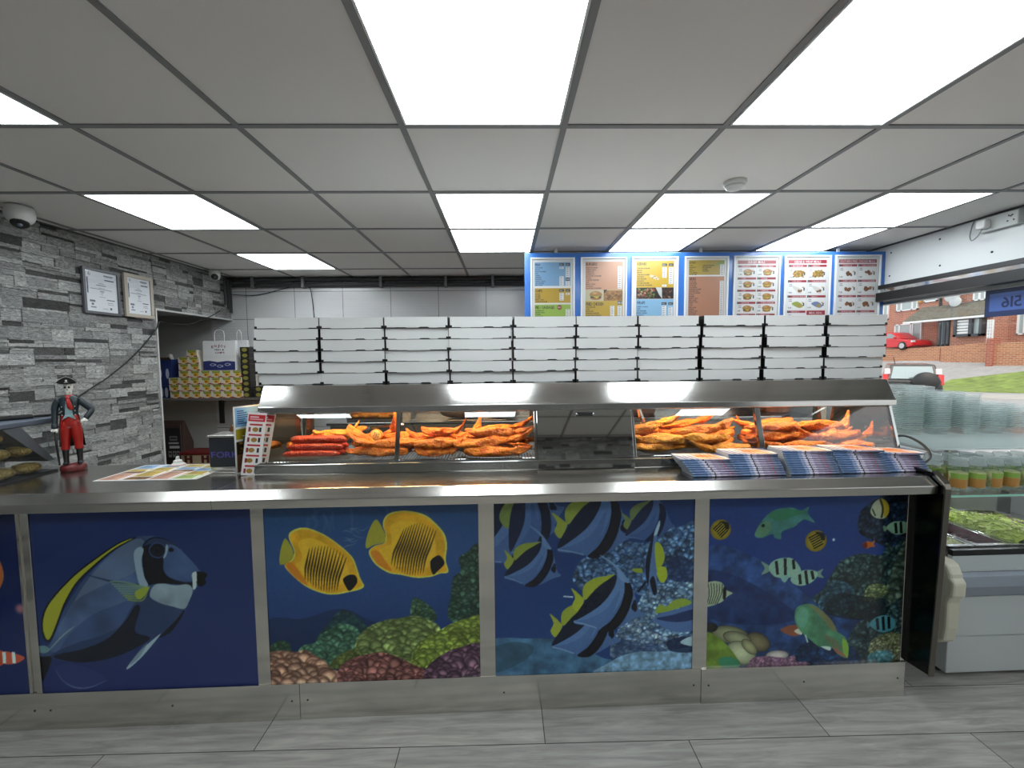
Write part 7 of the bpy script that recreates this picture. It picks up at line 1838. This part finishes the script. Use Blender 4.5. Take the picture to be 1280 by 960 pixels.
for i, (px, wd) in enumerate(((572, .36), (628, .30))):
    p = atY(px, 530, 3.66)
    t = thing('flour_sack', ('brown paper sack on the frying range, left one of two seen through the case', 'brown paper sack on the frying range, right one of two seen through the case')[i], 'sack', (p[0], 3.80, .8906), frame='w', group='brown sacks on the frying range')
    MB().loft([[(x * wd / 2 + sx_ * math.sin(5 * k + i) * .008, y * .16 + .008 * math.cos(3 * k + i), z) for k, (x, y) in enumerate(((-1, -.6), (-.6, -1), (.6, -1), (1, -.6), (1, .6), (.6, 1), (-.6, 1), (-1, .6)))] for z, sx_ in ((0, 1), (.12, 2), (.24, 1), (.33, 2))]).build('sack_body', mat('kraft', (.40, .28, .18), .8, noise=.2, nscale=8), t, sub=2, smooth=True)
    MB().box(-wd * .42, wd * .42, -.02, .02, .328, .37).build('folded_top', mat('kraft', (.40, .28, .18), .8), t, bevel=.01)
def basket(px, label):
    p = atY(px, 530, 3.7); t = thing('frying_basket', label, 'frying basket', (p[0], 3.72, .8906), .1, 'w', group='wire frying baskets')
    mb = MB()
    for k in range(9): mb.tube([(k * .02, 0, .0), (k * .02 + .02, -.02, .22)], .0022, 5)
    for z in (.02, .12, .215): mb.tube([(z * .09, -z * .09, z), (.16 + z * .09, -z * .09, z)], .0022, 5)
    for z in (.02, .12, .215): mb.tube([(z * .09, -z * .09, z), (z * .09, .12, z)], .0022, 5); mb.tube([(.16 + z * .09, -z * .09, z), (.16 + z * .09, .12, z)], .0022, 5)
    mb.build('basket', M_chrome, t); MB().tube([(.09, -.02, .215), (.09, -.10, .30)], .006, 8).build('handle', M_chrome, t)
basket(640, 'wire frying basket standing on the range beside the brown sacks')
def pot_(px, label, col, R, Hh):
    p = atY(px, 525, 3.72); t = thing('cooking_pot', label, 'cooking pot', (p[0], 3.95, .8906), frame='w')
    MB().lathe([(.001, 0), (R * .9, 0), (R, .02), (R, Hh), (R * 1.04, Hh + .006), (R * .96, Hh + .008), (R * .94, .03), (.001, .025)], 28).build('pot', col, t, smooth=False)
    for s in (-1, 1): MB().tube(catmull([(s * R, -.04, Hh * .75), (s * (R + .04), -.03, Hh * .76), (s * (R + .04), .03, Hh * .76), (s * R, .04, Hh * .75)], 4, False), .006, 8).build('handle', col, t)
pot_(812, 'brown cooking pot on the range seen through the bay right of the mirror panel', mat('pot_brown', (.34, .20, .12), .35), .13, .2)
pot_(985, 'copper brown cooking pot on the range seen through the far right bay', mat('pot_copper', (.48, .26, .14), .3, metal=.6), .16, .19)

# ================================================================== CAMERA, SKY, VIEW
cam = bpy.data.cameras.new('camera'); co = bpy.data.objects.new('camera', cam); COL.objects.link(co)
cam.sensor_width = 36; cam.lens = F / 1280 * 36; cam.clip_start = .02; cam.clip_end = 200
Rm = Matrix(((_M[0][0], _M[0][2], -_M[0][1]), (_M[1][0], _M[1][2], -_M[1][1]), (_M[2][0], _M[2][2], -_M[2][1])))
co.matrix_world = Matrix.Translation((0, 0, CZ)) @ Rm.to_4x4()
S.camera = co
wd = bpy.data.worlds.new('sky'); S.world = wd; wd.use_nodes = True; nt = wd.node_tree; bg = nt.nodes['Background']
sk = nt.nodes.new('ShaderNodeTexSky'); sk.sky_type = 'NISHITA'; sk.sun_disc = False; sk.sun_elevation = math.radians(48); sk.sun_rotation = math.radians(200); sk.dust_density = 6; sk.air_density = 1.2
mx = nt.nodes.new('ShaderNodeMix'); mx.data_type = 'RGBA'; mx.inputs['Factor'].default_value = .75; mx.inputs[7].default_value = (4.2, 4.4, 4.5, 1)
nt.links.new(sk.outputs[0], mx.inputs[6]); nt.links.new(mx.outputs[2], bg.inputs[0]); bg.inputs[1].default_value = SKY
vs_ = S.view_settings; S.display_settings.display_device = 'sRGB'
vs_.view_transform = 'Standard'; vs_.look = 'None'; vs_.gamma = 1; vs_.use_curve_mapping = False; vs_.exposure = EXPO
cy = S.cycles
cy.max_bounces = 10; cy.diffuse_bounces = 4; cy.glossy_bounces = 6; cy.transmission_bounces = 6; cy.transparent_max_bounces = 40
cy.caustics_reflective = False; cy.caustics_refractive = False; cy.sample_clamp_indirect = 6
cy.use_denoising = True
